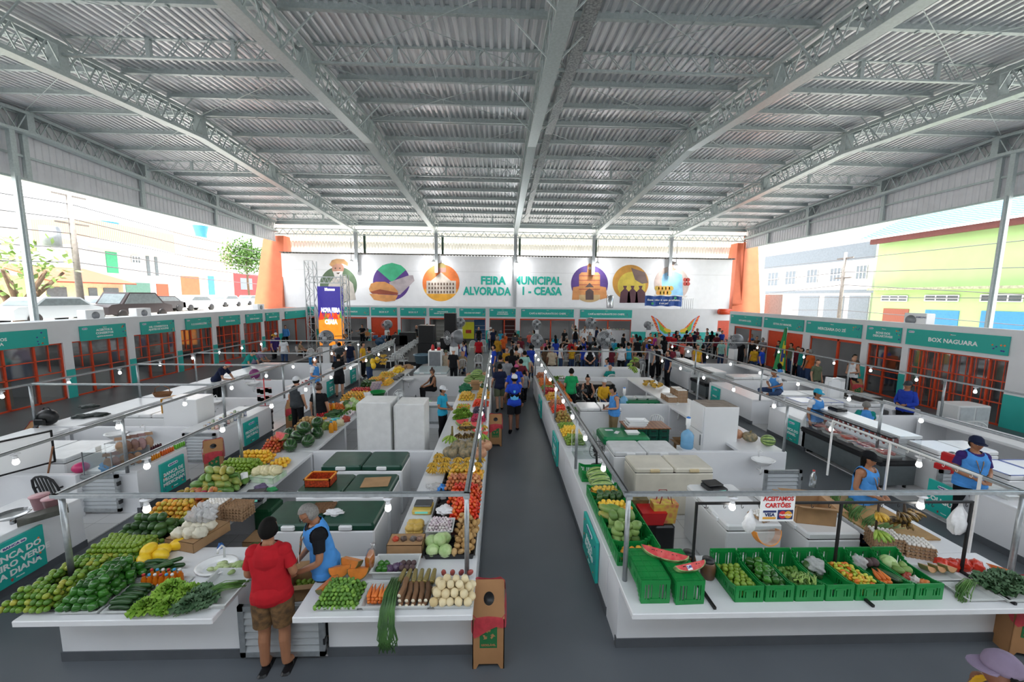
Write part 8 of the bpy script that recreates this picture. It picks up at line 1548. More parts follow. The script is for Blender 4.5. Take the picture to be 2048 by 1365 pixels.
for i in range(24): a = i*pi/2; z = (1.22, .97, .67)[i % 3]; b = MB(); b.box(-.045, .045, -.012, .012, -.13, 0); b.build('snack_packet', mat(f'snack_{i%3}', ['B8AA7A', 'A84A3A', '7A8A4A'][i % 3], .3, kind='voronoi', scale=25, col2='D8D0C0'), t, (.17*cos(a)*(1-.3*(i % 2)), .17*sin(a)*(1-.3*(i % 2)), z))
for i in range(14): place(SWEETP, (-7.2+.12*(i % 4), yE+.3+.28*(i//4), ZS+.04), 0, 'orange sausage in the trays beside the man in black shorts', 'sausages on the far counter', rot=(pi/2, 0, i))
b = MB(); b.lathe([(.15, 0), (.16, .3), (.17, .3), (.17, .33), (0, .34)], 16); tag(b.build('blue_bucket', mat('sky_blue_plastic', '2A8AD0', .35), None, (at(659, 712, .95).x, 18.0, ZS)), 'sky blue lidded bucket on the far counter', 'bucket'); b = MB(); b.ball((0, 0, .2), .2, 12, sc=(1, .6, 1)); tag(b.build('purple_backpack', mat('purple_nylon', '7A2A6A', .5), None, (at(594, 725, .95).x, 14.75, ZS)), 'purple backpack on the low wall beside the sink', 'bag'); b = MB(); b.lathe([(.2, 0), (.22, .55), (.23, .55), (.2, .57)], 16); tag(b.build('waste_bin', mat('maroon_plastic', '6A1E28', .4), None, (-3.35, 12.4, .02)), 'maroon plastic bin beside the wall sink', 'bin')
# ---------------------------------------------------------------- fans, stage, chairs
fgm = mat('fan_grey', '8A8D92', .45, .3)
def pillar_fan(px, py, Y, r, rz, label):
 p = at(px, py, Y, 1); t = thing('pedestal_fan', label, 'fan', (p.x, Y, 0), rz); z = p.z
 b = MB(); b.box(-.16, .16, .1, .42, 0, z-r-.1, taper=0); b.build('pedestal', whiteg, t); b = MB(); b.box(-.13, .13, .12, .4, z-r-.1, z-.05); b.lathe([(r*.7, 0), (r, -.22), (r*1.02, -.36), (r*.97, -.36)], 24, (0, .22, z), M=Matrix.Rotation(-pi/2, 4, 'X') @ Matrix.Scale(-1, 4, (0, 0, 1))); b.build('fan_housing', fgm, t)
 b = MB(); [b.tube([(r*q*cos(2*pi*k/24), -.13, z+r*q*sin(2*pi*k/24)) for k in range(24)], .008, 4, closed=True) for q in (.95, .75, .55, .3)]; [b.tube([(r*.2*cos(a), -.13, z+r*.2*sin(a)), (r*.95*cos(a), -.13, z+r*.95*sin(a))], .006, 3) for a in [2*pi*k/14 for k in range(14)]]; b.lathe([(r*.3, 0), (r*.25, .03), (0, .03)], 14, (0, -.13, z), M=Matrix.Rotation(pi/2, 4, 'X')); b.build('fan_grille', mat('pale_grille', 'B4B7BA', .4, .3), t)
 for k in range(4): a = pi*k/2; b = MB(); b.add([(r*.1*cos(a), -.02, z+r*.1*sin(a)), (r*.85*cos(a-.3), -.06, z+r*.85*sin(a-.3)), (r*.85*cos(a+.3), .02, z+r*.85*sin(a+.3))], [(0, 1, 2)]); b.build('fan_blade', MATS['smoky_blade'], t)
pillar_fan(650, 677, 19.6, .36, .3, 'grey drum fan in front of the stage screen'); pillar_fan(772, 650, 31, .36, 0, 'grey drum fan before the orange shutter'); pillar_fan(921, 646, 28, .37, .2, 'grey drum fan beside the yellow snack poster'); pillar_fan(899, 676, 19.5, .37, -.9, 'large grey drum fan turned sideways by the blender fridge'); pillar_fan(1075, 682, 21, .34, 0, 'grey drum fan at the far end of the central aisle'); pillar_fan(1074, 649, 31, .36, 0, 'small-looking drum fan behind the aisle crowd'); pillar_fan(1184, 646, 30, .4, 0, 'grey drum fan at the restaurant corner'); pillar_fan(1214, 680, 19.5, .4, 0, 'large grey drum fan behind the man in black vest'); pillar_fan(1300, 651, 31, .3, 0, 'grey drum fan beside the painted wing'); pillar_fan(1462, 682, 20, .34, -1.1, 'grey drum fan near the BOX SANTA LUZIA shop')
y0 = 19.2; b = MB(); b.box(-13.5, -4.6, 21.5, 31.5, .0, .35); tag(b.build('stage_platform', mat('stage_black', '1C1D20', .7)), 'low black stage platform for the band', 'stage')
YS = at(640, 697, .35).y; YS = min(YS, 27); a, c = at(634, 573, YS, 1), at(689, 683, YS, 1); t = thing('led_screen', 'tall glowing stage screen reading NOVA FEIRA ALVORADA 1 CEASA', 'screen', ((a.x+c.x)/2, YS, 0)); w_ = (c.x-a.x)/2; zt, zb = a.z, max(.5, c.z-.3)
b = MB(); b.box(-w_, w_, .02, .12, zb, zt); b.build('screen_case', black, t); mid = zb+(zt-zb)*.48
b = MB(); b.box(-w_, w_, .0, .02, mid, zt, 0); b.add([(-w_, 0, zb), (w_, 0, zb), (w_, 0, mid+.1), (0, -.002, mid+.35), (-w_, 0, mid-.2), (-w_, .02, zb), (w_, .02, zb), (w_, .02, mid), (0, .02, mid), (-w_, .02, mid-.2)], [(0, 1, 2, 3, 4)], 1)
for k in range(5): b.add([(-w_+w_*.4*k, -.004, mid-.2+.05*k), (-w_+w_*.4*(k+1), -.004, mid-.15), (-w_+w_*.4*(k+.5), -.004, mid+.5)], [(0, 1, 2)], 2+k % 3)
b.build('screen_image', [mat('screen_indigo', '30258A', .4, emit=.5), mat('screen_orange', 'F08A22', .4, emit=.6, col2='E8A83A', scale=2), mat('screen_red', 'E0432A', .4, emit=.5), mat('screen_green', '3FA04A', .4, emit=.5), mat('screen_blue', '3A6AE0', .4, emit=.5)], t)
wt_ = mat('screen_white', 'FFFFFF', .4, var=0, emit=.9)
for s, f, sz, m_ in (('NOVA FEIRA', .52, .42, wt_), ('ALVORADA 1', .42, .5, MATS['screen_red']), ('CEASA', .32, .42, wt_), ('Manaus', .87, .25, wt_)): text(s, sz, m_, t, (0, -.03, zb+(zt-zb)*(f+.08)), bold=.05, width=2*w_*(.75 if s != 'Manaus' else .4) if s != 'CEASA' else w_)
def lattice_tower(x, y, h, label, s=.28):
 t = thing('lattice_tower', label, 'truss', (x, y, 0)); b = MB(); [b.bar((sx*s/2, sy*s/2, 0), (sx*s/2, sy*s/2, h), .05) for sx in (-1, 1) for sy in (-1, 1)]; b.build('tower_tube', galvl, t); b = MB(); n = int(h/s/1.2)
 for k in range(n): z0, z1 = h*k/n, h*(k+1)/n; q = 1 if k % 2 else -1; [b.bar(p0, p1, .025) for p0, p1 in (((-s/2*q, -s/2, z0), (s/2*q, -s/2, z1)), ((-s/2, -s/2*q, z0), (-s/2, s/2*q, z1)), ((s/2, -s/2*q, z0), (s/2, s/2*q, z1)), ((-s/2, -s/2, z1), (s/2, -s/2, z1)))]
 b.build('tower_lacing', galvl, t); return t
za = at(640, 556, YS, 1).z; xa, xb = at(627, 600, YS, 1).x, at(693, 600, YS, 1).x; lattice_tower(xa, YS-.2, za+1.1, 'aluminium lattice tower between the dark shop and the stage screen', .55); lattice_tower(xb, YS-.2, za+.2, 'aluminium lattice tower between screen and guitarist', .4)
b = MB(); n = 14; [b.bar((xa, YS-.2+sy, za+z), (xb, YS-.2+sy, za+z), .05) for sy in (-.2, .2) for z in (-.35, .05)]; [b.bar((xa+(xb-xa)*k/n, YS-.4, za+(.05 if k % 2 else -.35)), (xa+(xb-xa)*(k+1)/n, YS-.4, za+(-.35 if k % 2 else .05)), .025) for k in range(n)]; tag(b.build('lattice_beam', galvl), 'horizontal aluminium lattice beam above the stage screen', 'truss')
def speaker(px, py, Y, w, h, z0, label): x = at(px, py, Y, 1).x; t = thing('loudspeaker', label, 'speaker', (x, Y, z0)); b = MB(); b.rbox(-w/2, w/2, 0, .6, 0, h, .03); b.build('speaker_cabinet', black, t); b = MB(); b.box(-w/2+.05, w/2-.05, -.01, 0, .05, h-.05); b.build('grille', blackm, t)
speaker(852, 670, 22, 1.0, 1.0, .36, 'lower big black loudspeaker beside the stage'); speaker(852, 660, 22.1, .9, 1.0, 1.37, 'upper big black loudspeaker beside the stage'); speaker(893, 680, 22.6, .8, 1.6, 0, 'black loudspeaker behind the sideways drum fan'); speaker(900, 645, 26, .8, 1.2, 1.7, 'dark raised loudspeaker beside the yellow poster'); b = MB(); b.box(895+0, 896, 0, 0.1, 0, .1) if 0 else b.box(at(895, 650, 26, 1).x-.25, at(895, 650, 26, 1).x+.6, 26.1, 26.6, 0, 1.7); tag(b.build('speaker_stand', blackm), 'black stand under the raised loudspeaker', 'stand')
for k, (px, py) in enumerate(((803, 668), (818, 670))): x = at(px, py, 29, 1).x; b = MB(); b.rbox(x-.7, x+.5, 28.8, 29.4, .36, 1.1+.2*k, .03); tag(b.build('mixing_desk', blackm), ['black mixing desk near the dark doorway', 'taller black equipment rack near the dark doorway'][k], 'equipment')
t = thing('drum_kit', 'drum kit with cymbals beside the orange shutter', 'drums', (at(763, 680, 29, 1).x, 28.6, .36)); b = MB(); b.lathe([(.3, -.2), (.3, .2)], 20, (0, 0, .3), M=Matrix.Rotation(pi/2, 4, 'X')); b.build('bass_drum', mat('drum_blue', '3A5A7A', .3), t); [MB().lathe([(.17, 0), (.17, .25)], 16, (sx*.3, -.05, .5)).build('tom_drum', MATS['drum_blue'], t) for sx in (-1, 1)]; [MB().lathe([(.22, 0), (.02, .03)], 16, (sx*.55, .1, 1.0+.1*sx)).tube([(sx*.55, .1, 0), (sx*.55, .1, 1)], .012, 5).build('cymbal', steel, t) for sx in (-1, 1)]
t = thing('keyboard', 'electric keyboard on a stand before the keyboardist', 'keyboard', (at(683, 700, 24, 1).x, 24, .36)); b = MB(); b.box(-.5, .5, -.12, .12, .88, .96); b.build('key_bed', black, t); b = MB(); b.box(-.47, .47, -.11, 0, .96, .965); b.build('keys', signw, t); b = MB(); b.bar((-.35, 0, 0), (.35, 0, .88), .03); b.bar((.35, 0, 0), (-.35, 0, .88), .03); b.build('stand', blackm, t)
for i, (px, py) in enumerate(((697, 672), (724, 668))):
 p = at(px, py, at(px, py, 1.45).y if 0 else 27.5, 1); t = thing('acoustic_guitar', ['wooden guitar held beside the screen tower', 'wooden guitar held by the musician near the drums'][i], 'guitar', (p.x+.12, 26.6 if i == 0 else 28.2, 1.25), .4); b = MB(); b.prism([(.19*cos(a)*(1 if cos(a) > 0 else .8)+.0, .15*sin(a)*(1-.2*cos(a))) for a in [k*pi/10 for k in range(20)]], -.04, .04); b.build('guitar_body', mat('guitar_wood', 'B87A3A', .3), t); b = MB(); b.box(-.65, -.15, -.01, .02, -.02, .02); b.build('guitar_neck', mat('dark_wood', '4A2E1E', .4), t)
for i in range(11): x, y = -9.6+.55*i, 20.4+.85*i; x, y = at(742+7.3*i, 704-3.4*i, .6)[:2]; chair(x, y, -2.2, 'empty white plastic chair in the rear row beside the stage', 'empty chairs in the rear row by the stage')
for i in range(9): x, y = at(782+6*i, 716-4.2*i, .6)[:2]; chair(x, y, -2.2, 'empty white plastic chair in the front row beside the stage', 'empty chairs in the front row by the stage')
for (px, py, rz, lb) in ((806, 716, 2.8, 'single white chair beside the stage stairs'), (617, 708, 0, 'white plastic chair under the seated hat wearer'), (640, 705, .3, 'white plastic chair beside the drum fan by the screen'), (945, 690, 0, 'white plastic chair beside the red-shirted man with bag'), (966, 688, 0, 'white plastic chair near the man in navy shirt'), (957, 720, 0, 'white plastic chair behind the snack counter')): x, y = at(px, py, .6)[:2]; chair(x, y, rz, lb)
for k in range(6): c = chair(*at(897, 733, .6)[:2], 3.0, 'white plastic chair in the tall stack beside the grey fridge', 'stacked white chairs'); c.location.z = .1*k
for (x, y, rz, hh) in CHAIRS:
 if hh > .8: chair(x, y+0, rz, 'white plastic chair occupied by a seated person', 'occupied white chairs')
q_ = random.Random(9)
for i in range(44):
 px, py = q_.uniform(1085, 1215) if i % 2 else q_.uniform(1225, 1330), q_.uniform(682, 722); x, y = at(px, py, .6)[:2]; chair(x, min(y, 31), pi+q_.uniform(-.4, .4), 'empty white plastic chair among the seated audience', 'empty chairs among the audience')
b = MB(); b.rbox(1.5, 6.1, 16.3, 16.9, 0, 1.0, .01); tag(b.build('service_counter', white), 'long white service counter behind the produce stalls', 'counter')
for i in range(6): b = MB(); b.lathe([(.1, 0), (.11, .28), (.05, .34), (.04, .36)], 12); tag(b.build('water_jug', MATS['jug_blue'], None, (2.2+.35*i, 16.1, .02)), 'small blue jug in the row before the service counter', 'water jug', 'blue jugs before the service counter')
t = thing('brazilian_flag', 'Brazilian flag hanging limp on a white pole', 'flag', (at(1562, 740, 17.5, 1).x, 17.5, 0)); px_ = t.location.x; b = MB(); ft, fb_ = at(1575, 655, 17.5, 1), at(1560, 755, 17.5, 1); b.tube([(0, 0, 0), (ft.x-px_, 0, ft.z)], .02, 8); b.build('flag_pole', white, t)
b = MB(); vs = []; fm = []; n = 8; m_ = 12
for j in range(m_+1):
 for i in range(n+1): u = i/n; v = j/m_; vs.append((ft.x-px_-.1*v+(-.12-.35*v)*(1-u)+.22*u*v, .05*sin(u*14+v*2), ft.z-.05-v*(ft.z-fb_.z)))
for j in range(m_):
 for i in range(n): cxx, cyy = (i+.5)/n-.6, (j+.5)/m_-.55; fm.append((2 if abs(cxx)*3+abs(cyy)*3.2 < .42 else 1 if abs(cxx)*2+abs(cyy)*1.9 < .62 else 0))
b.add(vs, [(j*(n+1)+i, j*(n+1)+i+1, (j+1)*(n+1)+i+1, (j+1)*(n+1)+i) for j in range(m_) for i in range(n)], 0, True); b.m = fm; b.build('flag_cloth', [mat('flag_green', '1E8A4A', .6), mat('flag_yellow', 'E0C22A', .6), mat('flag_blue', '2A3A8A', .6)], t)
t = thing('blender', 'red blender on the grey-backed fridge', 'blender', (at(878, 700, 17.9, 1).x, 17.85, at(870, 702, 17.6, 1).z)); b = MB(); b.lathe([(.09, 0), (.07, .12)], 12); b.build('motor_base', MATS['bright_red_plastic'], t); b = MB(); b.lathe([(.06, .12), (.08, .34), (.08, .36)], 12); b.build('blender_jar', glassmat('jar_glass', (.8, .82, .84), .05, .35), t)
b = MB(); b.lathe([(.07, 0), (.09, .1), (.05, .22), (.03, .26)], 12); tag(b.build('thermos_jug', MATS['bright_red_plastic'], None, (at(866, 700, 17.9, 1).x, 17.85, at(870, 702, 17.6, 1).z)), 'red thermos jug beside the blender', 'jug')
b = MB(); b.lathe([(.3, 0), (.38, .45), (.42, .45), (.42, .5), (.36, .5), (.28, .02)], 18, sx=1.2); tag(b.build('storage_tub', mat('slate_plastic', '6F8A9A', .4), None, (*at(845, 725, .4)[:2], .35)), 'slate blue storage tub beside the grey-backed fridge', 'tub')
# snack kitchens inside the back shops
for i, (px, w_, c_, lb) in enumerate(((960, 1.1, '3A6FA8', 'blue drinks fridge in the snack shop'), (1018, 1.2, '5A2A2A', 'dark red drinks fridge in the aconchego shop'), (887, 1.4, 'A8A8A0', 'stainless kitchen unit behind the drum fan'))): x = at(px, 660, 35.5, 1).x; b = MB(); b.rbox(x-w_/2, x+w_/2, 35.4, 36.1, 0, 1.9, .03); [b.box(x-w_/2+.1, x+w_/2-.1, 35.37, 35.4, .3+.35*k, .33+.35*k, 1) for k in range(4)]; tag(b.build('drinks_fridge', [mat(f'fridge_{i}', c_, .3), whiteg]), lb, 'refrigerator')  # each fridge body has one plain colour
p = at(936, 658, 34.5, 1); b = MB(); b.box(p.x-.55, p.x+.55, 34.5, 34.53, p.z-.9, p.z+.6); b.box(p.x-.2, p.x+.3, 34.48, 34.5, p.z-.4, p.z-.1, 1); tag(b.build('snack_poster', [mat('poster_yellow', 'D8D82A', .5, var=.03), mat('poster_red', 'B83A2A', .5)]), 'yellow snack poster inside the delicias shop', 'poster')
b = MB(); x0, x1 = at(1160, 660, 34, 1).x, at(1262, 660, 34, 1).x; b.rbox(x0, x1, 34.2, 34.8, 0, 1.15, .01); b.rbox(x0, x1, 36.2, 36.8, 0, 1.0, .01); tag(b.build('kitchen_counter', white), 'white kitchen counter inside the corner restaurant', 'counter')
for i in range(8): b = MB(); b.lathe([(.1, 0), (.12, .08), (.03, .12)], 10); tag(b.build('food_container', mat(f'jar_{i%6}', 'C83A2A'), None, (x0+2.0+.3*i, 34.5, 1.15)), 'small food container on the restaurant counter', 'container', 'containers on the restaurant counter')
# shelves seen through the street-side shops
for i, (yy, lb) in enumerate(((ul(200, 720), 'inside the ACERTOS & CONSERTOS shop'), (ul(310, 710), 'inside the DEL CONSERTOS shop'))):
 t = thing('shop_shelf', 'shelf of coloured thread spools '+lb, 'shelf', (-19.2, yy, 0), pi/2)
 for z in (.5, 1.2, 1.7): b = MB(); b.box(-1.1, 1.1, -.15, .15, z, z+.03); b.build('shelf_board', signw, t)
 for k in range(10): b = MB(); b.lathe([(.05, 0), (.05, .2)], 8); b.build('thread_spool', mat(f'spool_{k%5}', ['D9C22A', 'C8302A', '3FA03A', '2A2A5A', '8A2A5A'][k % 5], .6), t, (-.9+.2*k, 0, 1.23 if i == 0 else 1.73))
t = thing('wooden_cupboard', 'light wooden cupboard inside the SERVIÇOS shop', 'cupboard', (-17.6, ul(30, 800), 0)); b = MB(); b.box(-.3, .3, -.6, .6, 0, 1.0); b.build('cupboard_body', mat('light_wood', 'B8A27A', .5, kind='wave', scale=4, col2='9A8460'), t)
for i, (px, py, s_) in enumerate(((182, 630, 'near the utility pole'), (280, 622, 'behind the F. E CONFECÇÕES sign'), (517, 613, 'at the far hall corner'))): p = at(px, py, -18.2, 0); t = thing('air_conditioner', 'small white outdoor air conditioner '+s_, 'air conditioner', (-18.2, p.y, 2.78)); b = MB(); b.rbox(-.2, .2, -.4, .4, 0, .5, .02); b.build('unit_case', whiteg, t); b = MB(); b.lathe([(.17, 0), (.17, .01)], 18, (.205, 0, .25), M=Matrix.Rotation(pi/2, 4, 'Y')); b.build('fan_grille', fgm, t)
p = at(1838, 640, 18.0, 0); t = thing('air_conditioner', 'white outdoor air conditioner above the BOX NAGUARA shop', 'air conditioner', (18.0, p.y, 2.95)); b = MB(); b.rbox(-.2, .2, -.45, .45, 0, .62, .02); b.build('unit_case', whiteg, t); b = MB(); b.lathe([(.22, 0), (.22, .012)], 20, (-.21, .15, .31), M=Matrix.Rotation(-pi/2, 4, 'Y')); b.build('fan_grille', fgm, t); text('SAMSUNG', .09, MATS['navy_ink'], t, (-.205, -.25, .45), bold=.02, rot=(R(90), 0, -pi/2))
# ---------------------------------------------------------------- outside, beyond the open sides
b = MB(); b.box(-90, -21.2, -20, 90, 2.0, 2.3); struct(b.build('floor_street', mat('street_asphalt', 'C8C4BC', .9, var=.08, scale=.6)))
b = MB(); b.box(25.5, 95, -20, 90, -.3, .0); struct(b.build('floor_yard', MATS['street_asphalt']))
b = MB(); b.box(-21.2, 25.5, 42, 90, -.3, 0); struct(b.build('floor_yard_back', MATS['street_asphalt']))
b = MB(); b.box(-24, 26.5, -4.2, -4.0, 0, 9.5); struct(b.build('wall_front', mat('front_wall', 'B4B4B2', .8)))  # unseen wall behind the camera, added to cut light on the counter fronts
wdark = mat('outside_dark_glass', '5A6468', .3, var=.1); grn = mat('green_joinery', '2E9A6A', .5); blu = mat('blue_shutter', '3F8AC8', .5, kind='wave', scale=6, col2='2F72B0'); gsh = mat('grey_shutter', '757E86', .5); clay = mat('clay_tile', 'B0553A', .8, kind='wave', scale=5, col2='8A4430')
def house(name, label, X, pa, pb, zb, m, wins=(), dep=7, roof=None, cat='building', zt=None):
 a, c = at(*pa, X, 0), at(*pb, X, 0); y0, y1 = min(a.y, c.y), max(a.y, c.y); z = zt or (a.z+c.z)/2; s = -1 if X < 0 else 1
 t = thing(name, label, cat, (X, (y0+y1)/2, zb)); h = z-zb; D = (y1-y0)/2
 b = MB(); b.box(min(0, s*dep), max(0, s*dep), -D, D, 0, h); b.build('facade_wall', m, t)
 if roof: b = MB(); q = -s*.9; b.add([(q, -D-.3, h-.15), (q, D+.3, h-.15), (s*dep/2, D+.3, h+1.1), (s*dep/2, -D-.3, h+1.1), (q, -D-.3, h-.25), (q, D+.3, h-.25), (s*dep/2, D+.3, h+1), (s*dep/2, -D-.3, h+1)], [(0, 1, 2, 3), (7, 6, 5, 4), (0, 4, 5, 1), (3, 2, 6, 7), (0, 3, 7, 4), (1, 5, 6, 2)]); b.build('roof', roof, t)
 for nm, x0, z0, x1, z1, wm in wins:
  p, q = at(x0, z0, X, 0), at(x1, z1, X, 0); ya, yb_ = min(p.y, q.y)-t.location.y, max(p.y, q.y)-t.location.y; za, zc = max(.02, min(p.z, q.z)-zb), max(p.z, q.z)-zb
  b = MB(); f = -s*.05; b.box(min(f, 0), max(f, 0), ya, yb_, za, zc); o = b.build(nm, wm, t)
  if nm == 'window': b = MB(); [b.box(min(2*f, f), max(2*f, f), ya+(yb_-ya)*k/3-.03, ya+(yb_-ya)*k/3+.03, za, zc) for k in range(4)]; [b.box(min(2*f, f), max(2*f, f), ya, yb_, zz-.03, zz+.03) for zz in (za, (za+zc)/2, zc)]; b.build('window_bars', signw, o)
 return t
paint = mat('pale_house_paint', 'C9C6C2', .7, var=.05, scale=.6); brk = mat('pale_brick', 'B98A6C', .8, kind='brick', scale=2.2, col2='C9AE98'); crm = mat('cream_house_paint', 'E8D2A8', .7)
house('brick_building', 'pale brick upper building with blue roof tank behind the green-trimmed house', -44, (195, 456), (346, 458), 2.3, brk); house('corner_house', 'pale orange-white building between the brick block and the leafy tree', -46, (346, 458), (462, 490), 2.3, mat('peach_paint', 'EBC7AE', .7), (('window', 372, 490, 380, 505, wdark), ('window', 436, 495, 443, 512, wdark), ('door', 360, 552, 400, 590, orangew), ('door', 415, 552, 430, 590, blu)))
house('green_trimmed_house', 'white two-storey house with green shutters and balcony', -38, (170, 470), (357, 512), 2.3, paint, (('shutter', 210, 503, 237, 547, grn), ('window', 262, 512, 280, 527, wdark), ('shutter', 291, 512, 301, 552, wdark), ('shutter', 308, 514, 317, 552, wdark), ('shop_front', 250, 565, 302, 598, mat('green_glass', '4E7A6A', .3)), ('door', 312, 568, 338, 598, orangep)), roof=mat('pale_roof', 'C9CCC8', .6), zt=at(260, 500, -38, 0).z)
house('cream_garage', 'cream single-storey garage with clay-tiled roof and dark grilles', -33, (88, 560), (245, 562), 2.3, crm, (('grille', 92, 574, 135, 602, wdark), ('grille', 176, 576, 196, 604, wdark), ('notice_board', 206, 576, 238, 598, wdark)), roof=clay)
house('lime_house', 'pale lime-green wall behind the pruned tree', -34, (-60, 545), (85, 555), 2.3, mat('lime_paint', 'BFE08A', .7)); house('red_shop', 'dark red low shop behind the leafy tree', -48, (462, 545), (530, 552), 2.3, mat('dark_red_paint', '9A3A3A', .7), (('shutter', 480, 556, 505, 580, gsh),))
house('white_upper_house', 'far white house on the hillside at the street', -60, (-40, 430), (120, 428), 2.3, paint, (('window', 20, 440, 30, 450, wdark),))
def tank(X, px, py, s_): p = at(px, py, X, 0); b = MB(); b.lathe([(.7, -2.2), (.75, 0), (1.0, 1.1), (1.05, 1.2), (0, 1.3)], 18); tag(b.build('water_tank', mat('tank_blue', '3A8AD0', .4), None, p), s_, 'water tank')
tank(-45, 216, 466, 'blue water tank on the pale brick building'); tank(-47, 402, 468, 'blue water tank on the pale orange-white building')
def car(X, px, py, L, col, label, rz=pi/2, kind=0):
 p = at(px, py, X, 0); t = thing('car', label, 'car', (X, p.y, 2.3), rz); m = mat('car_'+col, col, .25, .3, var=0); k = L/4.2; H = 1.45 if not kind else 1.75
 prof = [(-2.1, .3), (-2.1, .8), (-1.9, .95), (-1.3, 1.0), (-.8, H), (.9, H), (1.5, 1.0), (2.05, .85), (2.1, .35)]; b = MB(); b.prism([(x_*k, z_) for x_, z_ in prof], -.85, .85); b.build('car_body', m, t)
 b = MB(); b.prism([(-1.15*k, 1.0), (-.75*k, H-.08), (.85*k, H-.08), (1.35*k, 1.0)], -.87, .87); b.prism([(-.9*k, H-.1), (.9*k, H-.1), (1.48*k, 1.02), (-1.32*k, 1.02)], -.7, .7); b.build('car_window', wdark, t)
 for sx in (-1, 1):
  for sy in (-1, 1): b = MB(); b.lathe([(.32, -.1), (.32, .1), (.18, .11), (0, .11)], 16, (sx*1.3*k, sy*.8, .32), M=Matrix.Rotation(-sy*pi/2, 4, 'X')); b.build('wheel', blackm, t)
for X, px, py, L, c_, lb, kd in ((-25, 95, 620, 4.4, 'B8C0C6', 'silver sedan parked behind the shop roofs', 0), (-28, 215, 615, 4.4, 'EDEDED', 'white hatchback behind the dark pickup', 0), (-25.5, 262, 618, 4.8, '3A3436', 'dark pickup car with roof rack by the shops', 1), (-31, 315, 606, 4.2, '2E2C2E', 'black hatchback in front of the green shop front', 0), (-31, 385, 603, 4.4, 'F0F0F0', 'white sedan beside the hedge of parked cars', 0), (-36, 450, 590, 4.2, 'E8E4E4', 'white car with red lights near the red shop', 0), (-38, 498, 583, 4.2, 'B0B4BA', 'grey car partly behind the orange pillar', 0)): car(X, px, py, L, c_, lb, pi/2, kd)
def pole(X, px, pyt, zb, label, r=.16): p = at(px, pyt, X, 0); t = thing('utility_pole', label, 'utility pole', (X, p.y, zb)); b = MB(); b.tube([(0, 0, 0), (0, 0, p.z-zb)], [r*1.2, r*.8], 10); b.build('pole_shaft', mat('grey_concrete', '8E8780', .8, var=.1), t); b = MB(); [b.bar((-.1, -.9, z), (.1, .9, z), .1) for z in (p.z-zb-.5, p.z-zb-2.2)]; b.build('crossarm', MATS['grey_concrete'], t); return t, p
wirem = mat('cable_dark', '5A5A5C', .6, var=0); t, p = pole(-27, 135, 375, 2.3, 'tall concrete utility pole rising above the parked silver sedan'); b = MB(); b.lathe([(.45, 0), (.45, 1.2)], 14, (-.6, -.7, p.z-6)); b.build('transformer', mat('transformer_grey', 'A8ACB0', .5), t)
for k in range(5): b = MB(); z = p.z-1-.9*k; b.tube([(-27, p.y+u*9, z-.35*sin(min(1, abs(u)/3)*pi)-.25*abs(u)) for u in (-2, -1, 0, 1, 2, 3)], .03, 4); tag(b.build('power_cable', wirem), 'power cable strung from the tall concrete utility pole', 'cable', 'street power cables')
t, p2 = pole(30, 1692, 505, 0, 'concrete utility pole before the white upper-floor windows', .14)
for k in range(5): b = MB(); z = p2.z-.6-1.1*k; b.tube([(30, p2.y+u*8, z-.3*abs(u)*(k % 3)) for u in (-3, -2, -1, 0, 1, 2)], .025, 4); tag(b.build('power_cable', wirem), 'thin cable crossing before the green building', 'cable', 'cables before the green building')
def tree(X, px, py, R_, label, n=900, zb=2.3, col='5E8A3E', trunk=1):
 p = at(px, py, X, 0); t = thing('street_tree', label, 'tree', (X, p.y, zb)); q = random.Random(n); b = MB(); h = p.z-zb
 for k in range(1 if trunk == 1 else 7): a = k*.9; e = (R_*.7*cos(a)*(trunk > 1), R_*.8*sin(a)*(trunk > 1), h*(.9 if trunk > 1 else 1)); b.tube([(.15*cos(a), .15*sin(a), 0), (e[0]*.3, e[1]*.3, h*.45), e], [.2, .15, .07], 7)
 b.build('trunk', mat('bark_grey', '7A6450', .9, var=.15), t); b = MB()
 for _ in range(n):
  v = Vector((q.gauss(0, 1), q.gauss(0, 1), q.gauss(0, 1))).normalized()*R_*q.random()**.35*(.85+.25*sin(q.random()*9)); c_ = Vector((v.x, v.y, h+v.z*.85)); u = Vector((q.uniform(-1, 1), q.uniform(-1, 1), q.uniform(-1, 1))).normalized()*.22; w_ = u.cross(Vector((q.random(), q.random(), 1))).normalized()*.14; b.add([c_-u, c_-w_, c_+u, c_+w_], [(0, 1, 2, 3)])
 b.build('foliage', mat('leaf_'+col, col, .6, var=.25, scale=.8), t)
tree(-40, 492, 512, 3.3, 'round leafy tree beside the orange pillar', 2600); tree(-27, 30, 530, 2.3, 'pruned street tree with many bare branches by the silver sedan', 260, col='8FAE5A', trunk=3)
GX = 36; gl = mat('light_green_wall', 'AED08A', .7, var=.04, scale=.5)
g = house('green_building', 'light green building with blue roof and blue shutters', GX, (1758, 490), (2150, 440), 0, gl, (('window', 1765, 592, 1815, 603, wdark), ('window', 1852, 591, 1918, 603, wdark), ('window', 1964, 590, 2046, 604, wdark), ('doorway', 1768, 617, 1814, 655, mat('old_brick', '9A5A48', .8, kind='brick', scale=3, col2='7A4236')), ('shutter', 1852, 620, 1914, 660, blu), ('shutter', 1964, 622, 2046, 665, blu)), zt=at(1900, 462, GX, 0).z)
D = (at(1758, 490, GX, 0).y-at(2150, 440, GX, 0).y)/2; hz = at(1900, 462, GX, 0).z
b = MB(); n = 60; vs = []
for k in range(n+1): vs += [(-1.2, -D-1+(2*D+2)*k/n, hz+.2+.08*(k % 2)), (9, -D-1+(2*D+2)*k/n, hz+5.2+.08*(k % 2))]
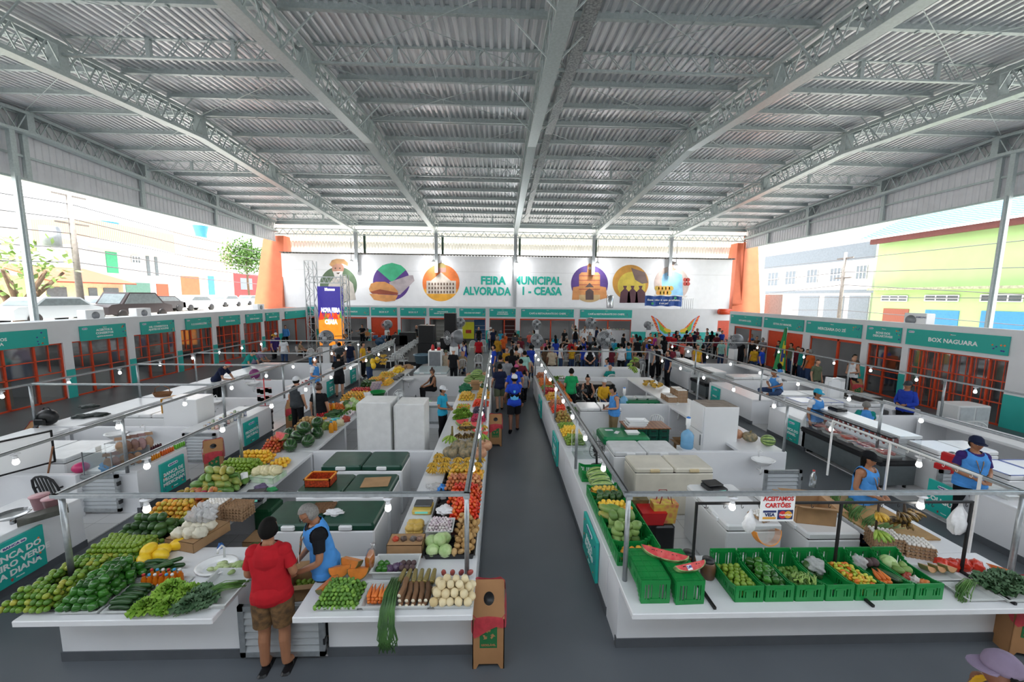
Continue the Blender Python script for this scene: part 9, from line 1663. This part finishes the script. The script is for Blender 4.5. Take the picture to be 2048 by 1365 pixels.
b.add(vs, [(2*i, 2*i+2, 2*i+3, 2*i+1) for i in range(n)]); b.build('roof', mat('blue_metal_roof', '1F78B8', .5, 0, kind='wave', scale=1.1, col2='5AA0D0'), g); b = MB(); b.box(-.9, -.5, -D, D, hz-.35, hz+.1); b.build('roof_truss_edge', mat('rust_brown', '6A3A34', .8), g); b = MB(); zl = at(1850, 580, GX, 0).z; b.box(-.7, .1, -D-1, D, zl, zl+.2); b.build('ledge', mat('mossy_ledge', 'B8B89A', .8, var=.2), g)
house('white_building', 'white building with five barred upper windows beside the green building', 38, (1530, 512), (1752, 502), 0, paint, tuple(('window', x-9, y, x+9, y+26, gsh) for x, y in ((1547, 546), (1582, 543), (1625, 540), (1672, 537), (1724, 532)))+tuple(('shutter', x, y, x+34, 640, gsh) for x, y in ((1600, 592), (1650, 592), (1700, 592)))+(('cornice', 1531, 583, 1751, 586, gsh), ('cornice', 1531, 514, 1751, 516, gsh)), zt=at(1650, 512, 38, 0).z)
house('far_hall', 'tall white hall rising behind the white building', 52, (1525, 470), (1760, 452), 0, paint)
b = MB(); p = at(1557, 602, 27, 0); b.box(26.5, 27.5, p.y-1.2, p.y+1.2, 0, p.z+.6); tag(b.build('roof_shed', mat('plain_render', 'D0CEC8', .8)), 'small rendered shed beside the orange pillar', 'shed')
# lamps in the shops
for X, y0_, y1_, n_, s_ in ((-18.5, 10, 32, 8, 'street-side'), (18.5, 9, 26, 5, 'green-building side')):
 for i in range(n_): b = MB(); b.tube([(0, -.5, 0), (0, .5, 0)], .03, 8); tag(b.build('tube_lamp', mat('tube_glow', 'FFFFFF', .4, var=0, emit=9), None, (X, y0_+(y1_-y0_)*i/max(1, n_-1), 2.55)), 'lit tube lamp inside a '+s_+' shop', 'lamp', s_+' shop lamps')
for i in range(9): b = MB(); b.tube([(-.5, 0, 0), (.5, 0, 0)], .03, 8); tag(b.build('tube_lamp', MATS['tube_glow'], None, (-14.5+4*i, 35.5, 2.7)), 'lit tube lamp inside a back-row shop', 'lamp', 'back-row shop lamps')
# more of the audience
seen = set(); q = random.Random(21); cols = [c for c in CLR if c not in ('vest', 'denim', 'khaki', 'purple')]; k = 0
while k < 34:
 c_, hr, po = q.choice(cols), q.choice('khngr'), q.choice('ccs'); key = (c_, hr, po)
 if key in seen: continue
 seen.add(key); k += 1
 if k < 14: px, py = q.uniform(1090, 1215), q.uniform(672, 700)
 elif k < 26: px, py = q.uniform(1225, 1400), q.uniform(664, 700)
 else: px, py = q.uniform(985, 1060), q.uniform(662, 690)
 x, y = atp(px, py, 1.14 if po == 'c' else 1.62); y = min(y, 32)
 person(x, y, pi+q.uniform(-.6, .6), f'{PN_[po]} person, {c_.replace("dgrey", "dark grey")} T-shirt, {HN[hr]}, deep in the audience', PO[po], 'tee', c_, 'pants', q.choice(['black', 'denim']), hr, None, q.randrange(3), q.uniform(.93, 1.03))
for nm_, (pr_, mb_) in OVER.items():
 o = mb_.build(nm_.split('.')[0].replace('sweet_', '')+'_mass', pr_.data.materials[0]); o['kind'] = 'stuff'; o['label'] = 'mass of '+pr_.data.materials[0].name.replace('_skin', '').replace('_', ' ')+' '+nm_.split('.')[0].replace('_', ' ')+' pieces in the farther heaps'; o['category'] = nm_.split('.')[0].replace('_', ' ')
for o in [o for o in COL.objects if o.parent is None and o.location.z < -3]:
 for c in list(o.children_recursive): bpy.data.objects.remove(c)
 bpy.data.objects.remove(o)
